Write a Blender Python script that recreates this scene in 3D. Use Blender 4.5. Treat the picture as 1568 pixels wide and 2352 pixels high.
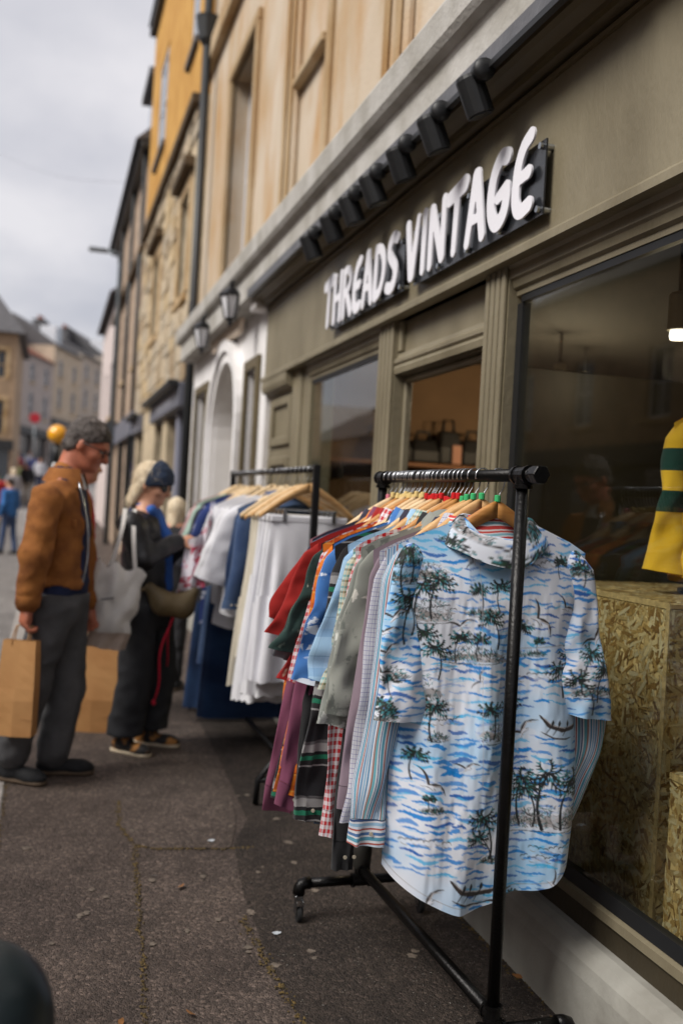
import bpy, bmesh, math, random
import numpy as np
from mathutils import Vector, Matrix
random.seed(7); RNG = np.random.RandomState(11)
for o in list(bpy.data.objects): bpy.data.objects.remove(o)
SC = bpy.context.scene
COL = SC.collection
PI = math.pi

# ------------------------------------------------------------------ camera
CAM = np.array([0.0, 0.0, 1.42]); FPX = 2287.0
YAW, PITCH, ROLL = math.radians(16.3), math.radians(0.5), math.radians(3.2)
c_f = np.array([math.sin(YAW)*math.cos(PITCH), math.cos(YAW)*math.cos(PITCH), -math.sin(PITCH)])
c_r0 = np.array([math.cos(YAW), -math.sin(YAW), 0.0]); c_u0 = np.cross(c_r0, c_f)
c_r = math.cos(ROLL)*c_r0 + math.sin(ROLL)*c_u0
c_u = math.cos(ROLL)*c_u0 - math.sin(ROLL)*c_r0
cam = bpy.data.cameras.new('camera'); co = bpy.data.objects.new('camera', cam); COL.objects.link(co)
co.matrix_world = Matrix([[c_r[i], c_u[i], -c_f[i], CAM[i]] for i in range(3)] + [[0, 0, 0, 1]])
cam.sensor_fit = 'VERTICAL'; cam.sensor_height = 36; cam.sensor_width = 24; cam.lens = 35.0
cam.clip_start = 0.05; cam.clip_end = 2000
cam.dof.use_dof = True; cam.dof.focus_distance = 2.62; cam.dof.aperture_fstop = 1.9
SC.camera = co

def ray(x, y): return (x-784)*c_r/FPX - (y-1176)*c_u/FPX + c_f
def AX(x, y, v): d = ray(x, y); return CAM + d*(v-CAM[0])/d[0]
def AY(x, y, v): d = ray(x, y); return CAM + d*(v-CAM[1])/d[1]
def AZ(x, y, v): d = ray(x, y); return CAM + d*(v-CAM[2])/d[2]

# ------------------------------------------------------------------ sky, sun, exposure
SUN_DIR = np.array([-0.76, -0.24, 0.78]); SUN_DIR /= np.linalg.norm(SUN_DIR)
W = bpy.data.worlds.new('World'); SC.world = W; W.use_nodes = True
nt = W.node_tree; nt.nodes.clear()
def N(t, typ, **k):
    n = t.nodes.new(typ)
    for a, b in k.items(): setattr(n, a, b)
    return n
out = N(nt, 'ShaderNodeOutputWorld'); bg = N(nt, 'ShaderNodeBackground'); bg.inputs[1].default_value = 0.1
sky = N(nt, 'ShaderNodeTexSky', sky_type='NISHITA', sun_disc=False)
sky.sun_elevation = math.asin(SUN_DIR[2]); sky.sun_rotation = math.atan2(SUN_DIR[0], SUN_DIR[1])
sky.air_density = 1.0; sky.dust_density = 3.0
tc = N(nt, 'ShaderNodeTexCoord'); sep = N(nt, 'ShaderNodeSeparateXYZ'); nt.links.new(tc.outputs['Generated'], sep.inputs[0])
ad = N(nt, 'ShaderNodeMath', operation='ADD'); ad.inputs[1].default_value = 0.45
ab = N(nt, 'ShaderNodeMath', operation='ABSOLUTE'); nt.links.new(sep.outputs[2], ab.inputs[0]); nt.links.new(ab.outputs[0], ad.inputs[0])
dv = N(nt, 'ShaderNodeVectorMath', operation='DIVIDE'); cb = N(nt, 'ShaderNodeCombineXYZ')
for i in range(3): nt.links.new(ad.outputs[0], cb.inputs[i])
nt.links.new(tc.outputs['Generated'], dv.inputs[0]); nt.links.new(cb.outputs[0], dv.inputs[1])
nz = N(nt, 'ShaderNodeTexNoise'); nz.inputs['Scale'].default_value = 2.6; nz.inputs['Detail'].default_value = 5; nz.inputs['Roughness'].default_value = 0.5
nt.links.new(dv.outputs[0], nz.inputs['Vector'])
rp = N(nt, 'ShaderNodeValToRGB'); rp.color_ramp.elements[0].position = 0.33; rp.color_ramp.elements[0].color = (0.50, 0.51, 0.56, 1)
rp.color_ramp.elements[1].position = 0.62; rp.color_ramp.elements[1].color = (0.82, 0.80, 0.81, 1)
nt.links.new(nz.outputs[0], rp.inputs[0])
sc10 = N(nt, 'ShaderNodeMix', data_type='RGBA', blend_type='MULTIPLY'); sc10.inputs[0].default_value = 1; sc10.inputs[7].default_value = (3.75, 3.72, 3.77, 1)
nt.links.new(rp.outputs[0], sc10.inputs[6])
mx = N(nt, 'ShaderNodeMix', data_type='RGBA'); mx.inputs[0].default_value = 0.93
nt.links.new(sky.outputs[0], mx.inputs[6]); nt.links.new(sc10.outputs[2], mx.inputs[7])
nt.links.new(mx.outputs[2], bg.inputs[0]); nt.links.new(bg.outputs[0], out.inputs[0])
sl = bpy.data.lights.new('sun', 'SUN'); sl.energy = 1.5; sl.angle = math.radians(28); sl.color = (1.0, 0.96, 0.9)
so = bpy.data.objects.new('sun', sl); COL.objects.link(so)
so.rotation_euler = Vector(SUN_DIR).to_track_quat('Z', 'Y').to_euler(); so.location = (-6, 4, 12)
SC.view_settings.view_transform = 'Standard'; SC.view_settings.look = 'None'
SC.view_settings.exposure = 1.42; SC.view_settings.gamma = 1.0
SC.render.engine = 'CYCLES'
SC.cycles.use_denoising = True
SC.cycles.max_bounces = 6; SC.cycles.diffuse_bounces = 3; SC.cycles.glossy_bounces = 3; SC.cycles.transparent_max_bounces = 12; SC.cycles.sample_clamp_indirect = 6.0
SC.cycles.caustics_reflective = False; SC.cycles.caustics_refractive = False

# ------------------------------------------------------------------ helpers
def S(r, g, b):
    f = lambda c: (c/255)/12.92 if c/255 <= 0.04045 else ((c/255+0.055)/1.055)**2.4
    return (f(r), f(g), f(b), 1.0)
MATS = {}
def newmat(name):
    m = bpy.data.materials.new(name); m.use_nodes = True
    t = m.node_tree; b = t.nodes['Principled BSDF']
    return m, t, b
def mat(name, col, rough=0.7, var=0.12, scale=6.0, bump=0.0, bscale=60.0, metal=0.0, col2=None, spec=0.5, coords='Object', stretch=(1, 1, 1), detail=4, lo=0.35, hi=0.65):
    """colour with a noise drift towards col2 (or a darker tone) and a fine bump"""
    if name in MATS: return MATS[name]
    m, t, b = newmat(name)
    b.inputs['Roughness'].default_value = rough; b.inputs['Metallic'].default_value = metal
    b.inputs['Specular IOR Level'].default_value = spec
    tc = N(t, 'ShaderNodeTexCoord'); mp = N(t, 'ShaderNodeMapping'); mp.inputs['Scale'].default_value = stretch
    t.links.new(tc.outputs[coords], mp.inputs[0])
    n = N(t, 'ShaderNodeTexNoise'); n.inputs['Scale'].default_value = scale; n.inputs['Detail'].default_value = detail
    t.links.new(mp.outputs[0], n.inputs['Vector'])
    r = N(t, 'ShaderNodeValToRGB')
    c2 = col2 if col2 else tuple(max(0, c*(1-2*var)) for c in col[:3]) + (1,)
    r.color_ramp.elements[0].color = c2; r.color_ramp.elements[0].position = lo
    r.color_ramp.elements[1].color = col; r.color_ramp.elements[1].position = hi
    t.links.new(n.outputs[0], r.inputs[0]); t.links.new(r.outputs[0], b.inputs['Base Color'])
    if bump:
        n2 = N(t, 'ShaderNodeTexNoise'); n2.inputs['Scale'].default_value = bscale; n2.inputs['Detail'].default_value = 3
        t.links.new(mp.outputs[0], n2.inputs['Vector'])
        bp = N(t, 'ShaderNodeBump'); bp.inputs['Strength'].default_value = bump; bp.inputs['Distance'].default_value = 0.01
        t.links.new(n2.outputs[0], bp.inputs['Height']); t.links.new(bp.outputs[0], b.inputs['Normal'])
    MATS[name] = m; return m

def setobj(o, mat_, parent, smooth):
    if mat_ is not None: o.data.materials.append(mat_)
    if smooth: o.data.polygons.foreach_set('use_smooth', [True]*len(o.data.polygons))
    COL.objects.link(o)
    if parent is not None:
        o.parent = parent
        o.matrix_parent_inverse = Matrix.Translation(-parent.location) if parent.type == 'EMPTY' else Matrix.Identity(4)
    return o
def raw(name, verts, faces, m, parent=None, smooth=False, uv=None, col=None):
    me = bpy.data.meshes.new(name)
    if isinstance(verts, np.ndarray): verts = verts.tolist()
    if isinstance(faces, np.ndarray): faces = faces.tolist()
    me.from_pydata(verts, [], faces)
    if uv is not None:
        l = me.uv_layers.new(name='UVMap'); idx = np.zeros(len(me.loops), dtype=np.int32); me.loops.foreach_get('vertex_index', idx)
        l.data.foreach_set('uv', np.asarray(uv, dtype=np.float32)[idx].ravel())
    if col is not None:
        a = me.color_attributes.new('print', 'FLOAT_COLOR', 'POINT'); a.data.foreach_set('color', np.asarray(col, dtype=np.float32).ravel())
    return setobj(bpy.data.objects.new(name, me), m, parent, smooth)
def tag(o, label, cat, group=None, kind=None):
    if label: o['label'] = label
    if cat: o['category'] = cat
    if group: o['group'] = group
    if kind: o['kind'] = kind
    return o
def struct(o, label=None):
    o['kind'] = 'structure'
    if label: o['label'] = label
    return o
def empty(name, loc, label, cat, group=None):
    o = bpy.data.objects.new(name, None); o.location = loc; COL.objects.link(o); o.empty_display_size = 0.1
    return tag(o, label, cat, group)

class MB:
    def __init__(s): s.v = []; s.f = []
    def add(s, vs, fs):
        n = len(s.v); s.v += [tuple(float(c) for c in v) for v in vs]; s.f += [tuple(i+n for i in f) for f in fs]; return s
    def box(s, x0, x1, y0, y1, z0, z1):
        return s.add([(x, y, z) for z in (z0, z1) for y in (y0, y1) for x in (x0, x1)],
                     [(0, 2, 3, 1), (4, 5, 7, 6), (0, 1, 5, 4), (2, 6, 7, 3), (0, 4, 6, 2), (1, 3, 7, 5)])
    def obox(s, c, ax, ay, az):
        c, ax, ay, az = map(np.array, (c, ax, ay, az))
        return s.add([c+i*ax+j*ay+k*az for k in (-1, 1) for j in (-1, 1) for i in (-1, 1)],
                     [(0, 2, 3, 1), (4, 5, 7, 6), (0, 1, 5, 4), (2, 6, 7, 3), (0, 4, 6, 2), (1, 3, 7, 5)])
    def tube(s, pts, r, n=8, cap=True):
        pts = [np.array(p, float) for p in pts]; rs = r if isinstance(r, (list, tuple, np.ndarray)) else [r]*len(pts)
        vs = []; fs = []; up = None
        for i, p in enumerate(pts):
            t = pts[min(i+1, len(pts)-1)] - pts[max(i-1, 0)]; t = t/(np.linalg.norm(t)+1e-9)
            if up is None: up = np.array([0, 0, 1.0]) if abs(t[2]) < 0.9 else np.array([1.0, 0, 0])
            a = np.cross(t, up); a /= np.linalg.norm(a)+1e-9; b = np.cross(a, t); up = b
            for k in range(n):
                q = 2*PI*k/n; vs.append(p + rs[i]*(math.cos(q)*a + math.sin(q)*b))
        for i in range(len(pts)-1):
            for k in range(n): fs.append((i*n+k, (i+1)*n+k, (i+1)*n+(k+1) % n, i*n+(k+1) % n))
        if cap: fs.append(tuple(range(n))); fs.append(tuple(reversed([(len(pts)-1)*n+k for k in range(n)])))
        return s.add(vs, fs)
    def lathe(s, c, prof, n=20, ax=2):
        vs = []; fs = []
        for r, z in prof:
            for k in range(n):
                q = 2*PI*k/n; p = [r*math.cos(q), r*math.sin(q), z]
                if ax == 1: p = [p[0], p[2], p[1]]
                if ax == 0: p = [p[2], p[0], p[1]]
                vs.append((c[0]+p[0], c[1]+p[1], c[2]+p[2]))
        for i in range(len(prof)-1):
            for k in range(n): fs.append((i*n+k, i*n+(k+1) % n, (i+1)*n+(k+1) % n, (i+1)*n+k))
        fs.append(tuple(reversed(range(n)))); fs.append(tuple((len(prof)-1)*n+k for k in range(n)))
        return s.add(vs, fs)
    def prism_y(s, prof, y0, y1):
        n = len(prof)
        return s.add([(x, y0, z) for x, z in prof]+[(x, y1, z) for x, z in prof],
                     [(i, (i+1) % n, n+(i+1) % n, n+i) for i in range(n)]+[tuple(reversed(range(n))), tuple(range(n, 2*n))])
    def build(s, name, m, parent=None, bevel=0, smooth=False, seg=1):
        me = bpy.data.meshes.new(name); me.from_pydata(s.v, [], s.f)
        bm = bmesh.new(); bm.from_mesh(me)
        bmesh.ops.recalc_face_normals(bm, faces=bm.faces)
        if bevel:
            es = [e for e in bm.edges if len(e.link_faces) == 2 and e.calc_face_angle(0) > 0.5]
            bmesh.ops.bevel(bm, geom=es, offset=bevel, segments=seg, affect='EDGES', profile=0.6)
        bm.to_mesh(me); bm.free()
        return setobj(bpy.data.objects.new(name, me), m, parent, smooth)

# value noise
_H = RNG.rand(64, 64, 64).astype(np.float32)
def vnoise(x, y, z=0.0):
    x, y, z = np.broadcast_arrays(np.asarray(x, np.float32), np.asarray(y, np.float32), np.asarray(z, np.float32))
    xi, yi, zi = np.floor(x).astype(int), np.floor(y).astype(int), np.floor(z).astype(int)
    fx, fy, fz = x-xi, y-yi, z-zi
    fx, fy, fz = fx*fx*(3-2*fx), fy*fy*(3-2*fy), fz*fz*(3-2*fz)
    r = 0
    for a in (0, 1):
        for b in (0, 1):
            for c in (0, 1):
                r = r + _H[(xi+a) & 63, (yi+b) & 63, (zi+c) & 63]*(fx if a else 1-fx)*(fy if b else 1-fy)*(fz if c else 1-fz)
    return r*2-1

# signed-distance bodies -> surface nets
def sdf_mesh(prims, h, post=None, k=0.03, noise=None, pad=0.03):
    lo = np.array([1e9]*3); hi = -lo
    for p in prims:
        if p[0] == 'c':
            r = max(p[3], p[4]); lo = np.minimum(lo, np.minimum(p[1], p[2])-r); hi = np.maximum(hi, np.maximum(p[1], p[2])+r)
        elif p[0] == 'e':
            r = max(p[2]); lo = np.minimum(lo, np.array(p[1])-r); hi = np.maximum(hi, np.array(p[1])+r)
    lo -= pad; hi += pad
    n = np.ceil((hi-lo)/h).astype(int)+1
    ax = [lo[i]+h*np.arange(n[i]) for i in range(3)]
    D = np.full(n, 0.5, np.float32)
    for p in prims:
        kk = p[-1] if isinstance(p[-1], dict) else {}
        kv = kk.get('k', k)
        if p[0] == 'c':
            a, b = np.array(p[1], float), np.array(p[2], float); r = max(p[3], p[4]); mn = np.minimum(a, b)-r; mxx = np.maximum(a, b)+r
        else:
            a = np.array(p[1], float); r = max(p[2]); mn = a-r; mxx = a+r
        i0 = np.clip(((mn-lo-kv-3*h)/h).astype(int), 0, n-1); i1 = np.clip(((mxx-lo+kv+3*h)/h).astype(int)+2, 1, n)
        sl_ = tuple(slice(i0[i], i1[i]) for i in range(3))
        X = ax[0][sl_[0]][:, None, None]; Y = ax[1][sl_[1]][None, :, None]; Z = ax[2][sl_[2]][None, None, :]
        if p[0] == 'c':
            ba = b-a; L = float(ba@ba)+1e-12
            t = np.clip(((X-a[0])*ba[0]+(Y-a[1])*ba[1]+(Z-a[2])*ba[2])/L, 0, 1)
            d = np.sqrt((X-a[0]-t*ba[0])**2+(Y-a[1]-t*ba[1])**2+(Z-a[2]-t*ba[2])**2)-(p[3]+(p[4]-p[3])*t)
        else:
            R = kk.get('R'); rr = p[2]
            q = [X-a[0], Y-a[1], Z-a[2]]
            if R is not None: q = [R[i][0]*q[0]+R[i][1]*q[1]+R[i][2]*q[2] for i in range(3)]
            k0 = np.sqrt((q[0]/rr[0])**2+(q[1]/rr[1])**2+(q[2]/rr[2])**2); k1 = np.sqrt((q[0]/rr[0]**2)**2+(q[1]/rr[1]**2)**2+(q[2]/rr[2]**2)**2)
            d = k0*(k0-1)/(k1+1e-6)
        d = d.astype(np.float32); c = D[sl_]
        if kk.get('sub'):
            hh = np.clip(0.5-0.5*(c+d)/kv, 0, 1); D[sl_] = c*(1-hh)-d*hh+kv*hh*(1-hh)
        else:
            hh = np.clip(0.5+0.5*(c-d)/kv, 0, 1); D[sl_] = c*(1-hh)+d*hh-kv*hh*(1-hh)
    GX, GY, GZ = ax[0][:, None, None], ax[1][None, :, None], ax[2][None, None, :]
    if noise is not None: D = D+noise(GX, GY, GZ).astype(np.float32)
    if post is not None: D = post(GX, GY, GZ, D)
    D = np.asarray(D, np.float32)
    D[0], D[-1] = 0.5, 0.5; D[:, 0], D[:, -1] = 0.5, 0.5; D[:, :, 0], D[:, :, -1] = 0.5, 0.5
    s = D < 0
    cnt = sum(s[i:n[0]-1+i, j:n[1]-1+j, l:n[2]-1+l].astype(np.int8) for i in (0, 1) for j in (0, 1) for l in (0, 1))
    act = (cnt > 0) & (cnt < 8)
    I, J, K = np.nonzero(act); idx = np.full(act.shape, -1, int); idx[I, J, K] = np.arange(len(I))
    acc = np.zeros((len(I), 3)); num = np.zeros(len(I))
    cs = [(i, j, l) for i in (0, 1) for j in (0, 1) for l in (0, 1)]
    for A in cs:
        for d_ in range(3):
            if A[d_]: continue
            B = list(A); B[d_] = 1
            va = D[I+A[0], J+A[1], K+A[2]]; vb = D[I+B[0], J+B[1], K+B[2]]
            m = (va < 0) != (vb < 0); t = np.where(m, va/(va-vb+1e-12), 0)
            for q in range(3): acc[:, q] += np.where(m, A[q]+(t if q == d_ else 0), 0)
            num += m
    V = lo+h*(np.stack([I, J, K], 1)+acc/num[:, None])
    F = []
    for d_ in range(3):
        o1, o2 = [(1, 2), (2, 0), (0, 1)][d_]
        a = s[tuple(slice(0, n[q]-1) for q in range(3))]
        e = [0, 0, 0]; e[d_] = 1
        b = s[tuple(slice(e[q], n[q]-1+e[q]) for q in range(3))]
        ch = a != b
        P = np.stack(np.nonzero(ch), 1); P = P[(P[:, o1] > 0) & (P[:, o2] > 0)]
        u1 = np.zeros(3, int); u1[o1] = 1; u2 = np.zeros(3, int); u2[o2] = 1
        g = lambda Q: idx[Q[:, 0], Q[:, 1], Q[:, 2]]
        q = np.stack([g(P), g(P-u1), g(P-u1-u2), g(P-u2)], 1)
        ins = a[P[:, 0], P[:, 1], P[:, 2]]
        q[~ins] = q[~ins][:, ::-1]
        F.append(q[(q >= 0).all(1)])
    return V, np.concatenate(F)
def sdf(name, prims, h, m, parent, **kw):
    V, F = sdf_mesh(prims, h, **kw)
    return raw(name, V, F, m, parent, smooth=True)

class Fr:
    """facade frame: s along the wall, z up, d outwards"""
    def __init__(s, o, d, n): s.o, s.d, s.n = np.array(o, float), np.array(d, float), np.array(n, float)
    def P(s, a, z, dep=0): return s.o+s.d*a+s.n*dep+np.array([0, 0, z])
    def box(s, mb, a0, a1, z0, z1, d0, d1):
        vs = [s.P(a, z, d) for d in (d0, d1) for z in (z0, z1) for a in (a0, a1)]
        return mb.add(vs, [(0, 2, 3, 1), (4, 5, 7, 6), (0, 1, 5, 4), (2, 6, 7, 3), (0, 4, 6, 2), (1, 3, 7, 5)])
def wall_holes(fr, a0, a1, z0, z1, holes, depth=0.2):
    """front sheet with openings (a0,a1,z0,z1), their reveals and outer edges"""
    mb = MB(); As = sorted({a0, a1, *[h[0] for h in holes], *[h[1] for h in holes]}); Zs = sorted({z0, z1, *[h[2] for h in holes], *[h[3] for h in holes]})
    As = [a for a in As if a0 <= a <= a1]; Zs = [z for z in Zs if z0 <= z <= z1]
    for i in range(len(As)-1):
        for j in range(len(Zs)-1):
            ca, cz = (As[i]+As[i+1])/2, (Zs[j]+Zs[j+1])/2
            if any(h[0] < ca < h[1] and h[2] < cz < h[3] for h in holes): continue
            mb.add([fr.P(As[i], Zs[j]), fr.P(As[i+1], Zs[j]), fr.P(As[i+1], Zs[j+1]), fr.P(As[i], Zs[j+1])], [(0, 1, 2, 3)])
    for h in holes+[(a0, a1, z0, z1)]:
        c = [(h[0], h[2]), (h[1], h[2]), (h[1], h[3]), (h[0], h[3])]
        for i in range(4):
            p, q = c[i], c[(i+1) % 4]
            mb.add([fr.P(*p), fr.P(*q), fr.P(*q, -depth), fr.P(*p, -depth)], [(0, 1, 2, 3)])
    return mb
def window(fr, a0, a1, z0, z1, parent, frame_m, pane_m, depth=-0.12, bars=(2, 2), fw=0.05, sill=None, surround=None):
    m = MB(); e = 0.002
    fr.box(m, a0+e, a0+fw, z0+e, z1-e, depth-.04, depth); fr.box(m, a1-fw, a1-e, z0+e, z1-e, depth-.04, depth)
    fr.box(m, a0+fw, a1-fw, z1-fw, z1-e, depth-.04, depth-.001); fr.box(m, a0+fw, a1-fw, z0+e, z0+fw, depth-.04, depth-.001)
    w = m.build('window', frame_m, parent)
    b = MB()
    for i in range(1, bars[0]): a = a0+(a1-a0)*i/bars[0]; fr.box(b, a-.012, a+.012, z0+fw, z1-fw, depth-.036, depth-.008)
    for j in range(1, bars[1]): z = z0+(z1-z0)*j/bars[1]; fr.box(b, a0+fw, a1-fw, z-.018, z+.018, depth-.034, depth-.004)
    if b.v: b.build('glazing_bar', frame_m, w)
    p = MB(); fr.box(p, a0+fw*.5, a1-fw*.5, z0+fw*.5, z1-fw*.5, depth-.028, depth-.022); p.build('pane', pane_m, w)
    if sill: q = MB(); fr.box(q, a0-.08, a1+.08, z0-.1, z0-.002, -.05, sill[1]); q.build('sill', sill[0], w, bevel=.008)
    if surround:
        q = MB(); sw = surround[1]; d = surround[2]
        fr.box(q, a0-sw, a0, z0, z1, -.03, d); fr.box(q, a1, a1+sw, z0, z1, -.03, d); fr.box(q, a0-sw, a1+sw, z1, z1+sw, -.03, d)
        q.build('surround', surround[0], w, bevel=.01)
    return w

# ------------------------------------------------------------------ materials of the setting
def asphalt(name, base, dark, grain=(0.55, 0.62)):
    m, t, b = newmat(name); b.inputs['Roughness'].default_value = 0.85; b.inputs['Specular IOR Level'].default_value = 0.35
    tc = N(t, 'ShaderNodeTexCoord')
    n1 = N(t, 'ShaderNodeTexNoise'); n1.inputs['Scale'].default_value = 1.6; n1.inputs['Detail'].default_value = 5; n1.inputs['Roughness'].default_value = .6
    v = N(t, 'ShaderNodeTexVoronoi'); v.inputs['Scale'].default_value = 95
    v2 = N(t, 'ShaderNodeTexVoronoi'); v2.inputs['Scale'].default_value = 210
    n3 = N(t, 'ShaderNodeTexNoise'); n3.inputs['Scale'].default_value = 60; n3.inputs['Detail'].default_value = 3
    for n in (n1, v, v2, n3): t.links.new(tc.outputs['Object'], n.inputs['Vector'])
    r1 = N(t, 'ShaderNodeValToRGB'); r1.color_ramp.elements[0].color = dark; r1.color_ramp.elements[1].color = base
    r1.color_ramp.elements[0].position = .3; r1.color_ramp.elements[1].position = .68
    t.links.new(n1.outputs[0], r1.inputs[0])
    sp = N(t, 'ShaderNodeSeparateColor'); t.links.new(v.outputs['Color'], sp.inputs[0])
    r2 = N(t, 'ShaderNodeValToRGB'); r2.color_ramp.elements[0].color = (.45, .45, .45, 1); r2.color_ramp.elements[1].color = (1.45, 1.4, 1.35, 1)
    e = r2.color_ramp.elements.new(.86); e.color = (1.15, 1.12, 1.1, 1); e2 = r2.color_ramp.elements.new(.95); e2.color = (2.0, 1.95, 1.9, 1)
    t.links.new(sp.outputs[0], r2.inputs[0])
    mm = N(t, 'ShaderNodeMix', data_type='RGBA', blend_type='MULTIPLY'); mm.inputs[0].default_value = .8
    t.links.new(r1.outputs[0], mm.inputs[6]); t.links.new(r2.outputs[0], mm.inputs[7])
    n5 = N(t, 'ShaderNodeTexNoise'); n5.inputs['Scale'].default_value = 4.5; n5.inputs['Detail'].default_value = 6; n5.inputs['Roughness'].default_value = .7; t.links.new(tc.outputs['Object'], n5.inputs['Vector'])
    r5 = N(t, 'ShaderNodeValToRGB'); r5.color_ramp.elements[0].position = .30; r5.color_ramp.elements[0].color = (.55, .54, .53, 1); r5.color_ramp.elements[1].position = .62; r5.color_ramp.elements[1].color = (1.08, 1.07, 1.06, 1); t.links.new(n5.outputs[0], r5.inputs[0])
    m5 = N(t, 'ShaderNodeMix', data_type='RGBA', blend_type='MULTIPLY'); m5.inputs[0].default_value = .75; t.links.new(mm.outputs[2], m5.inputs[6]); t.links.new(r5.outputs[0], m5.inputs[7])
    t.links.new(m5.outputs[2], b.inputs['Base Color'])
    mh = N(t, 'ShaderNodeMath', operation='ADD'); t.links.new(v.outputs[0], mh.inputs[0]); t.links.new(v2.outputs[0], mh.inputs[1])
    mh2 = N(t, 'ShaderNodeMath', operation='SUBTRACT'); t.links.new(n3.outputs[0], mh2.inputs[0]); t.links.new(mh.outputs[0], mh2.inputs[1])
    bp = N(t, 'ShaderNodeBump'); bp.inputs['Strength'].default_value = .9; bp.inputs['Distance'].default_value = .006
    t.links.new(mh2.outputs[0], bp.inputs['Height']); t.links.new(bp.outputs[0], b.inputs['Normal'])
    return m
M_ASPH = asphalt('pavement_asphalt', S(108, 96, 89), S(82, 72, 67))
M_ASPH2 = asphalt('patch_asphalt', S(112, 100, 93), S(88, 78, 72))
M_ASPH3 = asphalt('shaded_trench_asphalt', S(78, 69, 63), S(56, 49, 45))  # newer asphalt; part of its dark tone is shade put into the colour
M_ROAD = asphalt('road_asphalt', S(158, 155, 153), S(138, 135, 134))
M_KERB = mat('kerb_stone', S(168, 162, 156), .85, .15, 9, .4, 90)
M_OLIVE = mat('olive_paint', S(136, 127, 105), .5, .05, 2.2, .22, 45, col2=S(106, 97, 76), stretch=(1, 1.6, .8), detail=7, lo=.25, hi=.75)
M_OLIVE_D = mat('olive_dark_paint', S(96, 84, 58), .5, .08, 4, .1, 40)
M_CORN = mat('cornice_paint', S(186, 183, 178), .75, .12, 5, .35, 45, col2=S(160, 156, 148))
M_LEAD = mat('lead_flashing', S(98, 98, 102), .5, .15, 8, .3, 30)
M_PLINTH = mat('plinth_render', S(170, 168, 160), .8, .1, 4, .3, 28, col2=S(146, 143, 134))
M_WHITE = mat('white_paint', S(234, 232, 232), .7, .06, 3, .15, 40, col2=S(220, 217, 215))
M_BLACK = mat('black_metal', S(24, 24, 26), .42, .2, 12, .12, 120, metal=.3)
M_BLACKP = mat('black_plastic', S(26, 27, 29), .5, .1, 12)
M_PIPE = mat('black_pipe', S(26, 25, 25), .36, .25, 14, .15, 150, metal=.6)
M_CHROME = mat('zinc_metal', S(180, 184, 188), .25, .15, 20, metal=1.0)
M_STONE_TRIM = mat('ashlar_trim', S(196, 172, 136), .85, .15, 3, .3, 40, col2=S(164, 132, 88))

def bath_stone(name, c1, c2, stain):
    """limestone: broad drift, fine grain, and rust streaks running down out of the joints"""
    m, t, b = newmat(name); b.inputs['Roughness'].default_value = .88; b.inputs['Specular IOR Level'].default_value = .25
    tc = N(t, 'ShaderNodeTexCoord')
    n1 = N(t, 'ShaderNodeTexNoise'); n1.inputs['Scale'].default_value = 1.3; n1.inputs['Detail'].default_value = 5
    mp = N(t, 'ShaderNodeMapping'); mp.inputs['Scale'].default_value = (1, 1.4, .5); t.links.new(tc.outputs['Object'], mp.inputs[0])
    n2 = N(t, 'ShaderNodeTexNoise'); n2.inputs['Scale'].default_value = 1.5; n2.inputs['Detail'].default_value = 6; n2.inputs['Roughness'].default_value = .62
    n3 = N(t, 'ShaderNodeTexNoise'); n3.inputs['Scale'].default_value = 40; n3.inputs['Detail'].default_value = 3
    t.links.new(tc.outputs['Object'], n1.inputs['Vector']); t.links.new(mp.outputs[0], n2.inputs['Vector']); t.links.new(tc.outputs['Object'], n3.inputs['Vector'])
    r1 = N(t, 'ShaderNodeValToRGB'); r1.color_ramp.elements[0].color = c2; r1.color_ramp.elements[1].color = c1; r1.color_ramp.elements[0].position = .35; r1.color_ramp.elements[1].position = .65
    t.links.new(n1.outputs[0], r1.inputs[0])
    r2 = N(t, 'ShaderNodeValToRGB'); r2.color_ramp.elements[0].position = .45; r2.color_ramp.elements[0].color = (0, 0, 0, 1); r2.color_ramp.elements[1].position = .72; r2.color_ramp.elements[1].color = (1, 1, 1, 1)
    t.links.new(n2.outputs[0], r2.inputs[0])
    mm = N(t, 'ShaderNodeMix', data_type='RGBA'); t.links.new(r2.outputs[0], mm.inputs[0]); t.links.new(r1.outputs[0], mm.inputs[6]); mm.inputs[7].default_value = stain
    t.links.new(mm.outputs[2], b.inputs['Base Color'])
    bp = N(t, 'ShaderNodeBump'); bp.inputs['Strength'].default_value = .35; bp.inputs['Distance'].default_value = .01
    t.links.new(n3.outputs[0], bp.inputs['Height']); t.links.new(bp.outputs[0], b.inputs['Normal'])
    return m
M_BATH = bath_stone('bath_stone', S(200, 186, 168), S(186, 168, 144), S(178, 138, 88))
M_BATHT = bath_stone('bath_stone_trim', S(188, 168, 140), S(166, 142, 108), S(148, 112, 68))
M_OCHRE = mat('ochre_render', S(198, 152, 76), .85, .1, 2, .25, 30, col2=S(176, 126, 50))
M_RUBBLE = mat('rubble_mortar', S(200, 182, 152), .9, .15, 5, .5, 30)
M_RST = [mat('rubble_stone_%s' % n, c, .9, .18, 7, .5, 40) for n, c in (('buff', S(206, 188, 160)), ('grey', S(188, 174, 152)), ('honey', S(210, 186, 146)), ('brown', S(170, 148, 118)))]
M_SLATE = mat('slate_roof', S(92, 90, 92), .7, .2, 10, .3, 25)
M_REDTILE = mat('clay_tile_roof', S(150, 84, 62), .8, .2, 10, .3, 25)
M_FRAME = mat('white_window_frame', S(212, 214, 220), .5, .05, 4)
M_GREYSHOP = mat('blue_grey_paint', S(112, 114, 126), .5, .08, 4)
M_DARKSHOP = mat('dark_shop_paint', S(40, 42, 44), .5, .1, 5)
def pane(name, col, rough=.06):
    m = mat(name, col, rough, .1, 2, spec=.6); return m
M_PANE = pane('dark_window_pane', S(48, 54, 60)); M_PANEL = pane('pale_window_pane', S(150, 160, 172), .15)
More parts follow.
